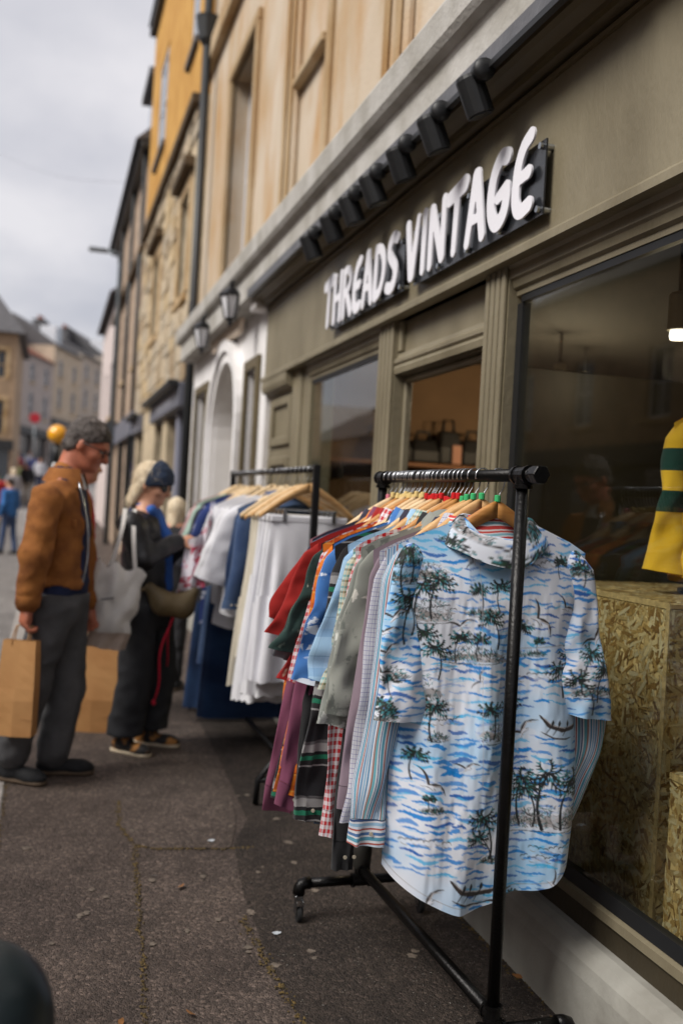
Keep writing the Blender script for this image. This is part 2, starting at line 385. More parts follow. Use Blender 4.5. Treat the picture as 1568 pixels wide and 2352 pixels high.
def glass(name, tint=(1, 1, 1, 1)):
    m = bpy.data.materials.new(name); m.use_nodes = True; t = m.node_tree; t.nodes.clear()
    o = N(t, 'ShaderNodeOutputMaterial'); tr = N(t, 'ShaderNodeBsdfTransparent'); tr.inputs[0].default_value = tint
    g = N(t, 'ShaderNodeBsdfGlossy'); g.inputs['Roughness'].default_value = .012
    ge = N(t, 'ShaderNodeNewGeometry'); dt = N(t, 'ShaderNodeVectorMath', operation='DOT_PRODUCT'); t.links.new(ge.outputs['Incoming'], dt.inputs[0]); t.links.new(ge.outputs['Normal'], dt.inputs[1])
    ab_ = N(t, 'ShaderNodeMath', operation='ABSOLUTE'); t.links.new(dt.outputs['Value'], ab_.inputs[0]); om = N(t, 'ShaderNodeMath', operation='SUBTRACT'); om.inputs[0].default_value = 1; t.links.new(ab_.outputs[0], om.inputs[1])
    pw = N(t, 'ShaderNodeMath', operation='POWER'); pw.inputs[1].default_value = 5; t.links.new(om.outputs[0], pw.inputs[0]); fr = N(t, 'ShaderNodeMath', operation='MULTIPLY_ADD'); fr.inputs[1].default_value = .96; fr.inputs[2].default_value = .04; t.links.new(pw.outputs[0], fr.inputs[0])
    tcn = N(t, 'ShaderNodeTexCoord'); nn = N(t, 'ShaderNodeTexNoise'); nn.inputs['Scale'].default_value = 1.1; t.links.new(tcn.outputs['Object'], nn.inputs['Vector'])
    bp = N(t, 'ShaderNodeBump'); bp.inputs['Strength'].default_value = .03; bp.inputs['Distance'].default_value = .02; t.links.new(nn.outputs[0], bp.inputs['Height']); t.links.new(bp.outputs[0], g.inputs['Normal'])
    x = N(t, 'ShaderNodeMixShader'); t.links.new(fr.outputs[0], x.inputs[0]); t.links.new(tr.outputs[0], x.inputs[1]); t.links.new(g.outputs[0], x.inputs[2]); t.links.new(x.outputs[0], o.inputs[0])
    return m
M_GLASS = glass('shop_glass', (.9, .93, .92, 1))
def emis(name, col, s):
    m, t, b = newmat(name); b.inputs['Base Color'].default_value = col; b.inputs['Emission Color'].default_value = col; b.inputs['Emission Strength'].default_value = s; return m

# ================================================================== GROUND
def zr(y): return 0.0 if y < 12 else 0.0008*(min(y, 90)-12)**2 + (0.12*(y-90) if y > 90 else 0)
def sheet(name, x0, x1, y0, y1, dz, m, ny=60, nx=1):
    ys = np.concatenate([np.linspace(y0, min(y1, 12), 6), np.linspace(12, y1, ny)[1:]]) if y1 > 12 else np.linspace(y0, y1, 12)
    xs = np.linspace(x0, x1, nx+1)
    V = [(x, y, zr(y)+dz) for y in ys for x in xs]
    F = [(j*(nx+1)+i, j*(nx+1)+i+1, (j+1)*(nx+1)+i+1, (j+1)*(nx+1)+i) for j in range(len(ys)-1) for i in range(nx)]
    return raw(name, V, F, m)
struct(sheet('road', -120, 120, -60, 400, -0.12, M_ROAD, 120, 4), 'light grey asphalt road running uphill')
struct(sheet('pavement', -0.135, 1.62, -4, 34, 0.0, M_ASPH, 40), 'brown grey asphalt pavement in front of the shop')
# patches of newer asphalt, 4 mm proud
patch = MB(); P1 = [(.37, 4.62), (.352, 4.3), (.40, 4.05), (.47, 3.99), (.75, 3.955), (.775, 3.97), (.85, 4.28), (.89, 4.6), (.92, 7.5), (.38, 7.5)]
patch.add([(x, y, .004) for x, y in P1], [tuple(range(len(P1)))]); struct(patch.build('pavement_patch', M_ASPH2), 'smooth grey patch of asphalt with rounded corner')
tr = MB(); P2 = [(.76, -3), (.735, 1.0), (.73, 2.2), (.725, 2.6), (.718, 3.0), (.735, 3.5), (.79, 4.0), (.905, 4.3), (.94, 5.2), (1.0, 7.4), (1.61, 7.4), (1.61, -3)]
tr.add([(x, y, .0035) for x, y in P2], [tuple(range(len(P2)))]); struct(tr.build('pavement_trench', M_ASPH3), 'dark asphalt strip along the foot of the shop wall')
for k in range(30):
    y0 = -2.6+k*.92; k_ = MB(); dz = random.uniform(-.004, .004)
    k_.add([(x, y, zr(y)+z) for y in (y0+.006, y0+.914) for (x, z) in ((-.30, -.2), (-.135, -.2), (-.135, .004+dz), (-.275, .004+dz), (-.30, -.02))],
           [(0, 1, 2, 3, 4), (9, 8, 7, 6, 5)]+[(i, (i+1) % 5, 5+(i+1) % 5, 5+i) for i in range(5)])
    if k == 0: kerb = struct(k_.build('kerb', M_KERB, bevel=.008), 'pale kerb along the pavement edge')
    else: k_.build('kerb_stone', M_KERB, kerb, bevel=.008)
# moss and grit in the seams
M_MOSS = mat('seam_moss', S(112, 92, 52), .95, .35, 40, .8, 120, col2=S(70, 60, 40))
def seam(pts, w, n):
    mb = MB(); pts = np.array(pts)
    L = np.concatenate([[0], np.cumsum(np.linalg.norm(np.diff(pts, axis=0), axis=1))])
    for i in range(n):
        t = random.uniform(0, L[-1]); x = np.interp(t, L, pts[:, 0])+random.gauss(0, w); y = np.interp(t, L, pts[:, 1])+random.gauss(0, w)
        r = random.uniform(.0015, .006); k = random.randint(4, 6); a0 = random.uniform(0, 6)
        ring = [(x+r*random.uniform(.6, 1.5)*math.cos(a0+q*2*PI/k), y+r*random.uniform(.8, 2)*math.sin(a0+q*2*PI/k), .0042) for q in range(k)]
        mb.add(ring+[(x, y, .0055+random.uniform(0, .004))], [(q, (q+1) % k, k) for q in range(k)])
    return mb
ms = seam([(.37, 4.62), (.352, 4.3), (.395, 4.04), (.37, 3.56), (.316, 2.67), (.30, 1.5)], .006, 520)
m2 = seam([(.395, 4.04), (.47, 3.985), (.75, 3.95), (.86, 3.96)], .006, 130); ms.add(m2.v, m2.f)
m2 = seam([(.69, 3.3), (.705, 3.02), (.724, 2.6), (.735, 1.6)], .009, 420); ms.add(m2.v, m2.f)
m2 = seam([(-.13, 5.2), (-.128, 3.4), (-.13, 2)], .006, 300); ms.add(m2.v, m2.f)
m2 = seam([(1.44, 4.5), (1.44, 3.2), (1.44, 1.6)], .01, 420); ms.add(m2.v, m2.f)
tag(ms.build('seam_moss', M_MOSS), 'brown moss and grit along the pavement seams', 'moss', kind='stuff')
# trodden gum and pale flecks
M_GUM = mat('trodden_gum', S(128, 116, 104), .9, .2, 60, .3, 120)
gm = MB(); fl = MB()
spots = [AZ(*p, .004) for p in [(215, 2035), (180, 2105), (345, 2165), (470, 2073), (455, 2012), (350, 2015), (195, 2100), (560, 2180), (610, 1990), (580, 2095), (725, 2045), (680, 1985), (640, 1880), (665, 1985), (700, 2180), (720, 2200), (950, 2190), (530, 1900), (360, 1930), (300, 1905), (500, 1850), (615, 1845), (560, 1830), (660, 1935), (240, 2060), (505, 2110), (440, 2140), (120, 2170), (60, 1945), (590, 2005), (700, 1790), (430, 1800), (380, 1770), (630, 2220)]]
for c in spots:
    for q_ in range(random.randint(1, 2)):
        r = random.uniform(.006, .015); k = 10; cx, cy = c[0]+random.gauss(0, .012), c[1]+random.gauss(0, .016); a0 = random.uniform(0, 6)
        ring = [(cx+r*(1+.45*math.sin(3*q+a0)+random.uniform(-.2, .2))*math.cos(q*2*PI/k), cy+1.2*r*(1+random.uniform(-.25, .25))*math.sin(q*2*PI/k), .0046) for q in range(k)]
        gm.add(ring+[(cx, cy, .0062)], [(q, (q+1) % k, k) for q in range(k)])
for i in range(900):
    x = random.uniform(-.1, 1.42); y = random.uniform(1.3, 6.5)
    if i > 500: x = random.uniform(.75, 1.43); y = random.uniform(1.8, 3.4)
    r = random.uniform(.0012, .0035); a = random.uniform(0, 6); e = random.uniform(.4, 1)
    fl.add([(x+r*math.cos(a+q*1.57)*(e if q % 2 else 1), y+r*math.sin(a+q*1.57)*(e if q % 2 else 1), .0046+.001*(q % 2)) for q in range(4)], [(0, 1, 2, 3)])
tag(gm.build('gum_spots', M_GUM, smooth=True), 'pale flattened chewing gum spots dotted over the pavement', 'gum', kind='stuff')
tag(fl.build('grit_flecks', mat('pale_grit', S(158, 152, 144), .9, .3, 50)), 'tiny pale grit flecks scattered over the pavement', 'grit', kind='stuff')
M_LEAF = mat('dry_leaf', S(168, 112, 62), .8, .25, 30, col2=S(120, 84, 46)); M_PAPER = mat('paper_scrap', S(200, 206, 212), .8, .1, 20)
def leaf(px, py, size, lab, m, cat):
    c = AZ(px, py, .006); k = 9; a = random.uniform(0, 6); mb = MB(); vs = []
    for q in range(k):
        t = q/(k-1)*2-1; w = (1-t*t)*.42*size
        for sgn in (-1, 1):
            lx, ly = t*size, sgn*w; vs.append((c[0]+lx*math.cos(a)-ly*math.sin(a), c[1]+lx*math.sin(a)+ly*math.cos(a), .006+.25*size*t*t+.15*size*(sgn+1)*(1-t*t)+random.uniform(0, .002)))
    mb.add(vs, [(2*q, 2*q+2, 2*q+3, 2*q+1) for q in range(k-1)])
    tag(mb.build('leaf' if cat == 'leaf' else 'paper_scrap', m, smooth=True), lab, cat)
leaf(415, 2038, .022, 'curled dry tan leaf beside the pavement seam left of the caster', M_LEAF, 'leaf')
leaf(438, 2330, .02, 'yellow brown leaf on the seam near the bottom edge of the picture', M_LEAF, 'leaf')
leaf(278, 2350, .018, 'small dark brown leaf on the asphalt beside the black bollard', M_LEAF, 'leaf')
leaf(1155, 2110, .022, 'yellow leaf on dark asphalt under the hem of the palm print shirt', M_LEAF, 'leaf')
leaf(1160, 2145, .02, 'orange leaf on dark asphalt between the caster and the rack post', M_LEAF, 'leaf')
leaf(1130, 2330, .018, 'pale tan leaf on dark asphalt just left of the near rack post', M_LEAF, 'leaf')
leaf(1190, 2245, .02, 'reddish leaf at the foot of the white plinth behind the rack post', M_LEAF, 'leaf')
leaf(635, 2145, .016, 'white scrap of paper on the seam below the caster', M_PAPER, 'litter')
leaf(485, 1932, .016, 'round white scrap of paper at the corner of the asphalt patch', M_PAPER, 'litter')
leaf(352, 2012, .010, 'tiny white scrap of paper near the middle seam', M_PAPER, 'litter')

# ================================================================== SHOP BUILDING
SHOP = empty('shop_building', (1.5, 3, 0), 'cream stone building with olive shopfront and hand-lettered sign over the clothes racks', 'building')
FR = Fr((1.5, 0, 0), (0, 1, 0), (-1, 0, 0))          # shopfront plane
FU = Fr((1.6, 0, 0), (0, 1, 0), (-1, 0, 0))          # upper wall plane
Y0, Y1 = -3.0, 7.3
# plinth with eased top
PLP = [(1.45, 0), (1.60, 0), (1.60, .236), (1.508, .236), (1.482, .226), (1.464, .20), (1.455, .16)]
for y0, y1 in ((-3, 3.224), (4.641, 7.3)): pl = MB(); pl.prism_y(PLP, y0, y1); pl.build('plinth', M_PLINTH, SHOP)
def rail_y(name, prof, y0, y1, m, parent=SHOP): mb = MB(); mb.prism_y(prof, y0, y1); return mb.build(name, m, parent)
# sills
rail_y('sill_board', [(1.532, .2365), (1.60, .2365), (1.60, .305), (1.532, .305)], -3, 3.224, mat('shaded_olive_paint', S(62, 54, 38), .6, .15, 5, .2, 40))  # olive board, the shade of its recess put into a darker colour
rail_y('sill', [(1.522, .3055), (1.60, .3055), (1.60, .335), (1.535, .335), (1.524, .33)], -3, 3.224, M_OLIVE)
rail_y('gasket', [(1.538, .3355), (1.575, .3355), (1.575, .372), (1.548, .372)], -3, 3.2, M_BLACKP)
rail_y('sill', [(1.50, .2365), (1.60, .2365), (1.60, .58), (1.54, .58), (1.505, .562), (1.50, .5)], 4.641, 6.12, M_OLIVE)
# glass
g = MB(); g.box(1.553, 1.559, -3, 3.20, .34, 2.19); g.build('shop_window_pane', M_GLASS, SHOP)
g = MB(); g.box(1.553, 1.559, 4.65, 6.14, .58, 2.21); g.build('shop_window_pane', M_GLASS, SHOP)
# window heads
for y0, y1 in ((-3, 3.224), (4.641, 6.12)):
    rail_y('window_head', [(1.50, 2.318), (1.60, 2.318), (1.60, 2.185), (1.542, 2.185), (1.542, 2.205), (1.528, 2.212), (1.522, 2.235), (1.512, 2.242), (1.512, 2.275), (1.50, 2.285)], y0, y1, M_OLIVE)
    rail_y('head_gasket', [(1.546, 2.160), (1.57, 2.160), (1.57, 2.1845), (1.546, 2.1845)], y0+.03, y1-.03, M_BLACKP)
# pillars, reeded
def pillar(y0, y1, zb, zt, xf=1.5):
    w = y1-y0; n = 4; prof = []
    mb = MB(); mb.box(xf+.012, 1.585, y0, y1, zb, zt); p = mb.build('pillar', M_OLIVE, SHOP)
    r = MB()
    for i in range(n):
        a = y0+w*(i+.12)/n; b = y0+w*(i+.88)/n
        r.prism_y([(xf+.011, zb+.002), (xf-.004, zb+.002), (xf-.004, zt-.002), (xf+.011, zt-.002)], a, b)
    r.build('reed', M_OLIVE, p, bevel=.006, seg=2)
pillar(3.225, 3.40, .0, 2.317); pillar(4.42, 4.64, 0, 2.317)
mb = MB(); mb.box(1.548, 1.58, 3.185, 3.2245, .374, 2.158); mb.build('window_jamb', M_BLACKP, SHOP)
mb = MB(); mb.box(1.535, 1.70, 6.121, 6.30, .0, 2.317); mb.build('window_jamb', M_OLIVE, SHOP, bevel=.01)
mb = MB(); mb.box(1.515, 1.70, 6.301, 6.52, .0, 2.317); mb.build('corner_post', M_OLIVE, SHOP, bevel=.012)
# panelled pilaster at the far end
mb = MB(); mb.box(1.54, 1.72, 6.521, 7.3, 0, 2.317); pp = mb.build('pilaster', M_OLIVE, SHOP)
for z0, z1 in ((.2, .95), (1.02, 1.72), (1.80, 2.14)):
    q = MB(); q.box(1.515, 1.54, 6.56, 6.64, z0, z1); q.box(1.515, 1.54, 7.12, 7.2, z0, z1); q.box(1.515, 1.54, 6.64, 7.12, z1-.06, z1); q.box(1.515, 1.54, 6.64, 7.12, z0, z0+.06); q.build('pilaster_panel', M_OLIVE, pp, bevel=.006)
rail_y('pilaster_cap', [(1.47, 2.2), (1.54, 2.17), (1.54, 2.3), (1.46, 2.3), (1.46, 2.23)], 6.50, 7.295, M_OLIVE)
# door head panel
mb = MB(); mb.box(1.545, 1.60, 3.401, 4.419, 2.03, 2.317); dh = mb.build('door_head', M_OLIVE, SHOP)
rail_y('moulding', [(1.545, 2.035), (1.51, 2.035), (1.505, 2.06), (1.515, 2.075), (1.505, 2.085), (1.505, 2.10), (1.52, 2.112), (1.525, 2.13), (1.545, 2.138)], 3.402, 4.418, M_OLIVE, dh)
rail_y('moulding', [(1.545, 2.285), (1.515, 2.285), (1.515, 2.316), (1.545, 2.316)], 3.402, 4.418, M_OLIVE, dh)
for ya, yb_ in ((3.402, 3.44), (4.38, 4.418)): q = MB(); q.box(1.52, 1.545, ya, yb_, 2.14, 2.284); q.build('moulding', M_OLIVE, dh, bevel=.005)
# door frame, threshold and the door standing open inwards
q = MB(); q.box(1.56, 1.60, 3.401, 3.43, .03, 2.029); q.box(1.56, 1.60, 4.395, 4.419, .03, 2.029); q.box(1.56, 1.60, 3.43, 4.395, 2.0, 2.029); q.build('door_frame', M_OLIVE, SHOP, bevel=.008)
q = MB(); q.box(1.48, 1.72, 3.401, 4.419, .001, .03); q.build('threshold', M_KERB, SHOP, bevel=.006)
q = MB(); q.box(1.62, 2.45, 3.39, 3.43, .05, 1.97); dr = q.build('door', mat('door_dark_paint', S(60, 56, 44), .45, .1, 4), SHOP, bevel=.006)
q = MB(); q.box(1.77, 2.30, 3.431, 3.436, .9, 1.85); q.build('door_pane', M_PANE, dr)
q = MB(); q.tube([(2.38, 3.43, .95), (2.38, 3.46, .95), (2.38, 3.46, 1.25), (2.38, 3.43, 1.25)], .01); q.build('door_handle', M_CHROME, dr, smooth=True)
# fascia
rail_y('fascia', [(1.48, 2.32), (1.72, 2.32), (1.72, 2.85), (1.495, 2.85), (1.495, 2.836), (1.48, 2.834)], Y0, Y1, M_OLIVE)
rail_y('fascia_bead', [(1.48, 2.815), (1.466, 2.815), (1.462, 2.826), (1.468, 2.834), (1.48, 2.834)], Y0, Y1-.01, M_OLIVE_D)
rail_y('fascia_drip', [(1.455, 2.285), (1.56, 2.285), (1.56, 2.3195), (1.462, 2.3195), (1.455, 2.31)], Y0, Y1-.002, M_OLIVE)
# cove and cornice
rail_y('cornice_cove', [(1.494, 2.851), (1.475, 2.853), (1.45, 2.862), (1.43, 2.862), (1.425, 2.875), (1.385, 2.89), (1.36, 2.893), (1.355, 2.905), (1.34, 2.908), (1.6, 2.908), (1.6, 2.851)], Y0, Y1, M_OLIVE_D)
cn = rail_y('cornice', [(1.325, 2.909), (1.6, 2.909), (1.6, 3.30), (1.55, 3.30), (1.27, 3.252), (1.262, 3.235), (1.268, 3.13), (1.285, 3.105), (1.315, 3.09), (1.325, 3.07), (1.325, 2.95)], Y0, 11.35, M_CORN)
rail_y('lead_edge', [(1.312, 2.895), (1.34, 2.895), (1.34, 2.9085), (1.324, 2.9085), (1.324, 2.955), (1.312, 2.955)], Y0, 7.28, M_LEAD, cn)
# upper wall with openings
holes = [(8.92, 10.24, 3.62, 5.69), (1.5, 2.8, 3.62, 5.69), (8.92, 10.24, 6.9, 8.7), (5.2, 6.4, 6.9, 8.7), (1.5, 2.8, 6.9, 8.7), (-2.0, -.6, 3.62, 5.69)]
wl = wall_holes(FU, Y0, 12.05, 3.3, 9.6, holes, .22); wl.build('upper_wall', M_BATH, SHOP)
mb = MB(); mb.box(1.83, 8, Y0, 12.05, 3.0, 9.6); mb.build('building_mass', M_BATH, SHOP)
for h_ in holes: window(FU, *h_, SHOP, M_FRAME, M_PANE, depth=-.16, bars=(2, 2), fw=.06, sill=(M_BATHT, .06), surround=(M_BATHT, .11, .05))
def strip(fr, a0, a1, z0, z1, d0, d1, name, m, par, bev=.012): q = MB(); fr.box(q, a0, a1, z0, z1, d0, d1); return q.build(name, m, par, bevel=bev)
for a in (7.12, 4.66, -.3):
    strip(FU, a, a+.36, 3.301, 9.59, .0, .045, 'pilaster', M_BATH, SHOP); strip(FU, a+.05, a+.12, 3.301, 9.59, .045, .07, 'fillet', M_BATHT, SHOP); strip(FU, a+.24, a+.31, 3.301, 9.59, .045, .07, 'fillet', M_BATHT, SHOP)
# blind panel between the pilasters: raised frame, ledge
strip(FU, 6.18, 6.28, 3.301, 6.4, 0, .05, 'panel_fillet', M_BATHT, SHOP); strip(FU, 5.02, 6.18, 3.301, 6.4, 0, .012, 'panel_field', M_BATH, SHOP)
strip(FU, 6.281, 7.119, 4.40, 4.47, 0, .075, 'panel_ledge', M_BATHT, SHOP)
strip(FU, Y0, 12.05, 6.45, 6.7, 0, .10, 'string_course', M_BATHT, SHOP)
strip(FU, Y0, 12.05, 9.35, 9.8, -.3, .28, 'eaves_cornice', M_BATHT, SHOP, .04)
# jointed return end
# white shopfront of the same building
WH = empty('white_shopfront', (1.5, 9.3, 0), 'white painted house front with arched doorway left of the olive shop', 'building')
M_CREAMW = M_WHITE
WFR = Fr((1.5, 0, 0), (0, 1, 0), (-1, 0, 0))
whs = [(7.62, 8.02, .75, 2.44), (8.31, 9.61, 0.0, 2.62), (10.2, 10.95, .75, 2.50)]
wall_holes(WFR, 7.301, 11.4, 0, 3.3, whs, .3).build('wall', M_WHITE, WH)
# arch infill: spandrel over the doorway
sp = MB(); ac, az, ar = 8.96, 1.97, .65
pts = [(ac-ar*math.cos(q), az+ar*math.sin(q)) for q in np.linspace(0, PI, 17)]
for i in range(16):
    (a, z), (b, zz) = pts[i], pts[i+1]
    sp.add([WFR.P(a, z), WFR.P(b, zz), WFR.P(b, 2.62), WFR.P(a, 2.62), WFR.P(a, z, -.28), WFR.P(b, zz, -.28)], [(0, 1, 2, 3), (0, 4, 5, 1)])
sp.build('arch_spandrel', M_WHITE, WH)
for r0, r1, d in ((.66, .74, .05), (.76, .86, .08)):
    am = MB(); an = np.linspace(0, PI, 19)
    for i in range(18):
        q = [(ac-r*math.cos(t), az+r*math.sin(t)) for t in (an[i], an[i+1]) for r in (r0, r1)]
        am.add([WFR.P(*q[0], d), WFR.P(*q[1], d), WFR.P(*q[3], d), WFR.P(*q[2], d), WFR.P(*q[0], 0), WFR.P(*q[1], 0), WFR.P(*q[3], 0), WFR.P(*q[2], 0)], [(0, 1, 2, 3), (0, 3, 7, 4), (1, 5, 6, 2)])
    for a in (ac-r1, ac+r0): WFR.box(am, a, a+r1-r0, 0, az-.001, .001, d)
    am.build('arch_moulding', M_WHITE, WH)
q = MB(); WFR.box(q, 8.32, 9.60, 0.0, 2.62, -.27, -.23); q.build('door_surround', mat('grey_door_paint', S(176, 170, 160), .5, .06, 4), WH)
q = MB(); WFR.box(q, 8.56, 9.36, 0.02, 2.02, -.229, -.19); d2 = q.build('door', mat('stone_door_paint', S(158, 150, 134), .5, .06, 4), WH, bevel=.01)
for z0, z1 in ((.25, .9), (1.05, 1.85)):
    for a in (8.66, 9.0): q = MB(); WFR.box(q, a, a+.26, z0, z1, -.189, -.175); q.build('door_panel', MATS['stone_door_paint'], d2, bevel=.008)
for h_ in (whs[0], whs[2]):
    window(WFR, *h_, WH, M_OLIVE_D, M_PANE, depth=-.06, bars=(1, 3), fw=.05)
    q = MB(); WFR.box(q, h_[0]-.09, h_[0], h_[2]-.09, h_[3]+.09, 0, .035); WFR.box(q, h_[1], h_[1]+.09, h_[2]-.09, h_[3]+.09, 0, .035); WFR.box(q, h_[0], h_[1], h_[3], h_[3]+.09, 0, .034); WFR.box(q, h_[0], h_[1], h_[2]-.09, h_[2], 0, .034); q.build('window_surround', M_OLIVE_D, WH, bevel=.006)
strip(WFR, 7.301, 11.4, 0, .28, 0, .04, 'plinth', M_PLINTH, WH, .008)
strip(WFR, 7.301, 7.50, 2.83, 2.9, 0, .12, 'bracket', M_WHITE, WH, .01)
# plaque: cream board with clipped corners and two rows of raised green letter strokes, too blurred to read
PLQ = empty('hanging_plaque', (1.46, 8.95, 2.78), 'cream signboard with clipped corners above the arched doorway', 'sign')
pq = MB(); a0, a1, z0, z1, c = 8.17, 9.75, 2.80, 3.15, .09
oc = [(a0+c, z0), (a1-c, z0), (a1, z0+c), (a1, z1-c), (a1-c, z1), (a0+c, z1), (a0, z1-c), (a0, z0+c)]
pq.add([WFR.P(a, z, .03) for a, z in oc]+[WFR.P(a, z, .07) for a, z in oc], [tuple(range(8)), tuple(range(15, 7, -1))]+[(i, (i+1) % 8, 8+(i+1) % 8, 8+i) for i in range(8)])
pq.build('board', mat('cream_board', S(222, 204, 184), .6, .05, 4), PLQ)
for i in range(9):
    q = MB(); a = 8.42+i*.125; WFR.box(q, a, a+random.uniform(.02, .04), 2.94, 3.04, .0705, .074); WFR.box(q, a+.041, a+.075, 2.94+random.uniform(0, .06), 3.03, .0705, .0735); q.build('letter_stroke', mat('faded_green_paint', S(150, 168, 146), .6, .1, 5), PLQ)
# lanterns
def lantern(px, py, x, lab):
    c = AX(px, py, x); L = empty('wall_lantern', (x, c[1], c[2]-.2), lab, 'lantern', 'wall lanterns beside the arched doorway')
    y, z = c[1], c[2]
    q = MB(); q.lathe((x, y, z), [(.009, -.165), (.021, -.15), (.015, -.13), (.041, -.112), (.045, -.105)], 6); q.build('base_finial', M_BLACK, L)
    q = MB(); q.lathe((x, y, z), [(.094, .064), (.098, .075), (.068, .105), (.03, .135), (.015, .142), (.021, .158), (.006, .19)], 6); q.build('roof', M_BLACK, L)
    for k in range(6):
        t = 2*PI*k/6; q = MB(); q.tube([(x+.043*math.cos(t), y+.043*math.sin(t), z-.108), (x+.086*math.cos(t), y+.086*math.sin(t), z+.067)], .0055, 5); q.build('frame_bar', M_BLACK, L)
    q = MB(); q.lathe((x, y, z), [(.039, -.105), (.081, .064)], 6); q.build('lantern_glass', mat('milky_lantern_glass', S(222, 222, 226), .2, .08, 6), L)
    q = MB(); q.tube([(x, y, z+.15), (x+.02, y, z+.21), (x+.1, y, z+.23), (1.50, y, z+.15)], .009, 7); q.tube([(1.47, y, z+.25), (1.49, y, z+.05), (1.40, y, z+.13), (1.36, y, z+.26)], .008, 6); q.build('bracket', M_BLACK, L)
    q = MB(); q.box(1.478, 1.4995, y-.04, y+.04, z+.02, z+.28); q.build('wall_plate', M_BLACK, L, bevel=.005)
lantern(530, 700, 1.27, 'black lantern with pale panes over the arched doorway, nearest to the shop sign')
lantern(465, 772, 1.27, 'black wall lantern at the far end of the white house front')
# downpipe between white front and stone house
dp = empty('downpipe', (1.46, 11.62, 0), 'dark downpipe between the white front and the rubble stone house', 'pipe')
q = MB(); q.tube([(1.47, 11.6, 0), (1.47, 11.6, 6.6)], .05, 10); q.build('pipe', M_DARKSHOP, dp, smooth=True)
q = MB(); q.tube([(1.5, 11.9, 7.0), (1.5, 11.9, 12)], .05, 10); q.lathe((1.47, 11.62, 6.6), [(.05, 0), (.1, .08), (.14, .3), (.15, .34)], 10); q.build('hopper', M_DARKSHOP, dp)

# ------------------------------------------------------------------ sign
SIGN = empty('shop_sign', (1.44, 4.3, 2.4), 'THREADS VINTAGE sign in white rounded letters on dark backing boards', 'sign')
M_SIGNB = mat('smoked_acrylic', S(40, 42, 46), .22, .1, 3); M_LETTER = mat('white_letter', S(232, 231, 238), .4, .02, 4)
GLY = {  # strokes in a unit cell: (points, start width, end width) ; x 0..w
 'T': (.62, [([(.06, .86), (.56, .93)], .11, .13), ([(.33, .86), (.28, .07)], .085, .075)]),
 'H': (.66, [([(.12, .93), (.10, .07)], .085, .08), ([(.54, .93), (.52, .07)], .085, .08), ([(.12, .48), (.52, .52)], .07, .07)]),
 'R': (.64, [([(.12, .9), (.10, .07)], .085, .08), ([(.12, .9), (.34, .93), (.52, .8), (.5, .62), (.3, .5), (.14, .47)], .085, .075), ([(.28, .48), (.56, .08)], .075, .09)]),
 'E': (.60, [([(.45, .92), (.28, .85), (.16, .64), (.13, .40), (.14, .18), (.26, .06), (.48, .11)], .095, .095), ([(.15, .47), (.43, .50)], .07, .085)]),
 'A': (.66, [([(.10, .07), (.3, .92)], .08, .10), ([(.34, .92), (.56, .07)], .10, .085), ([(.2, .34), (.48, .34)], .065, .065)]),
 'D': (.66, [([(.12, .9), (.10, .09)], .085, .085), ([(.12, .9), (.36, .88), (.54, .64), (.54, .36), (.36, .12), (.12, .08)], .085, .085)]),
 'S': (.60, [([(.5, .86), (.34, .93), (.16, .82), (.14, .66), (.3, .53), (.48, .40), (.48, .2), (.32, .07), (.1, .12)], .095, .10)]),
 'V': (.64, [([(.1, .93), (.30, .09)], .085, .10), ([(.34, .09), (.54, .93)], .10, .075)]),
 'I': (.30, [([(.16, .93), (.14, .07)], .085, .08)]),
 'N': (.70, [([(.12, .07), (.13, .9)], .08, .085), ([(.15, .9), (.55, .1)], .085, .085), ([(.57, .1), (.58, .93)], .085, .08)]),
 'G': (.66, [([(.52, .88), (.36, .93), (.18, .76), (.11, .5), (.14, .24), (.3, .07), (.5, .16), (.56, .36), (.54, .48)], .11, .10), ([(.32, .42), (.54, .48)], .08, .10)]),
}
def letter_mesh(ch, h=1/46.0):
    w, st = GLY[ch]; segs = []
    for P, wa, wb in st:
        P = np.array(P); 
        for _ in range(3 if len(P) > 2 else 0):
            Q = [P[0]]
            for i in range(len(P)-1): Q += [P[i]*.75+P[i+1]*.25, P[i]*.25+P[i+1]*.75]
            P = np.array(Q+[P[-1]])
        n = len(P)-1
        for i in range(n): segs.append((P[i], P[i+1], wa+(wb-wa)*i/n, wa+(wb-wa)*(i+1)/n))
    nx, ny = int((w+.2)/h)+2, int(1.2/h)+2
    gx = -.1+h*np.arange(nx); gy = -.1+h*np.arange(ny); X, Y = np.meshgrid(gx, gy, indexing='ij'); D = np.full(X.shape, 9.0)
    for a, b, ra, rb in segs:
        ba = b-a; t = np.clip(((X-a[0])*ba[0]+(Y-a[1])*ba[1])/(ba@ba+1e-9), 0, 1)
        d = np.hypot((X-a[0]-t*ba[0])*1.0, Y-a[1]-t*ba[1])-(ra+(rb-ra)*t); D = np.minimum(D, d)
    verts = {}; V = []; F = []
    def vid(key, p):
        if key not in verts: verts[key] = len(V); V.append(p)
        return verts[key]
    for i in range(nx-1):
        for j in range(ny-1):
            c = [(i, j), (i+1, j), (i+1, j+1), (i, j+1)]; dv_ = [D[q] for q in c]
            if min(dv_) >= 0: continue
            poly = []
            for k in range(4):
                p, q = c[k], c[(k+1) % 4]; a, b = dv_[k], dv_[(k+1) % 4]
                if a < 0: poly.append(vid(p, (gx[p[0]], gy[p[1]])))
                if (a < 0) != (b < 0):
                    t = a/(a-b); key = (min(p, q), max(p, q)); poly.append(vid(key, (gx[p[0]]+t*(gx[q[0]]-gx[p[0]]), gy[p[1]]+t*(gy[q[1]]-gy[p[1]]))))
            if len(poly) >= 3: F.append(poly)
    return w, V, F
LM = {}
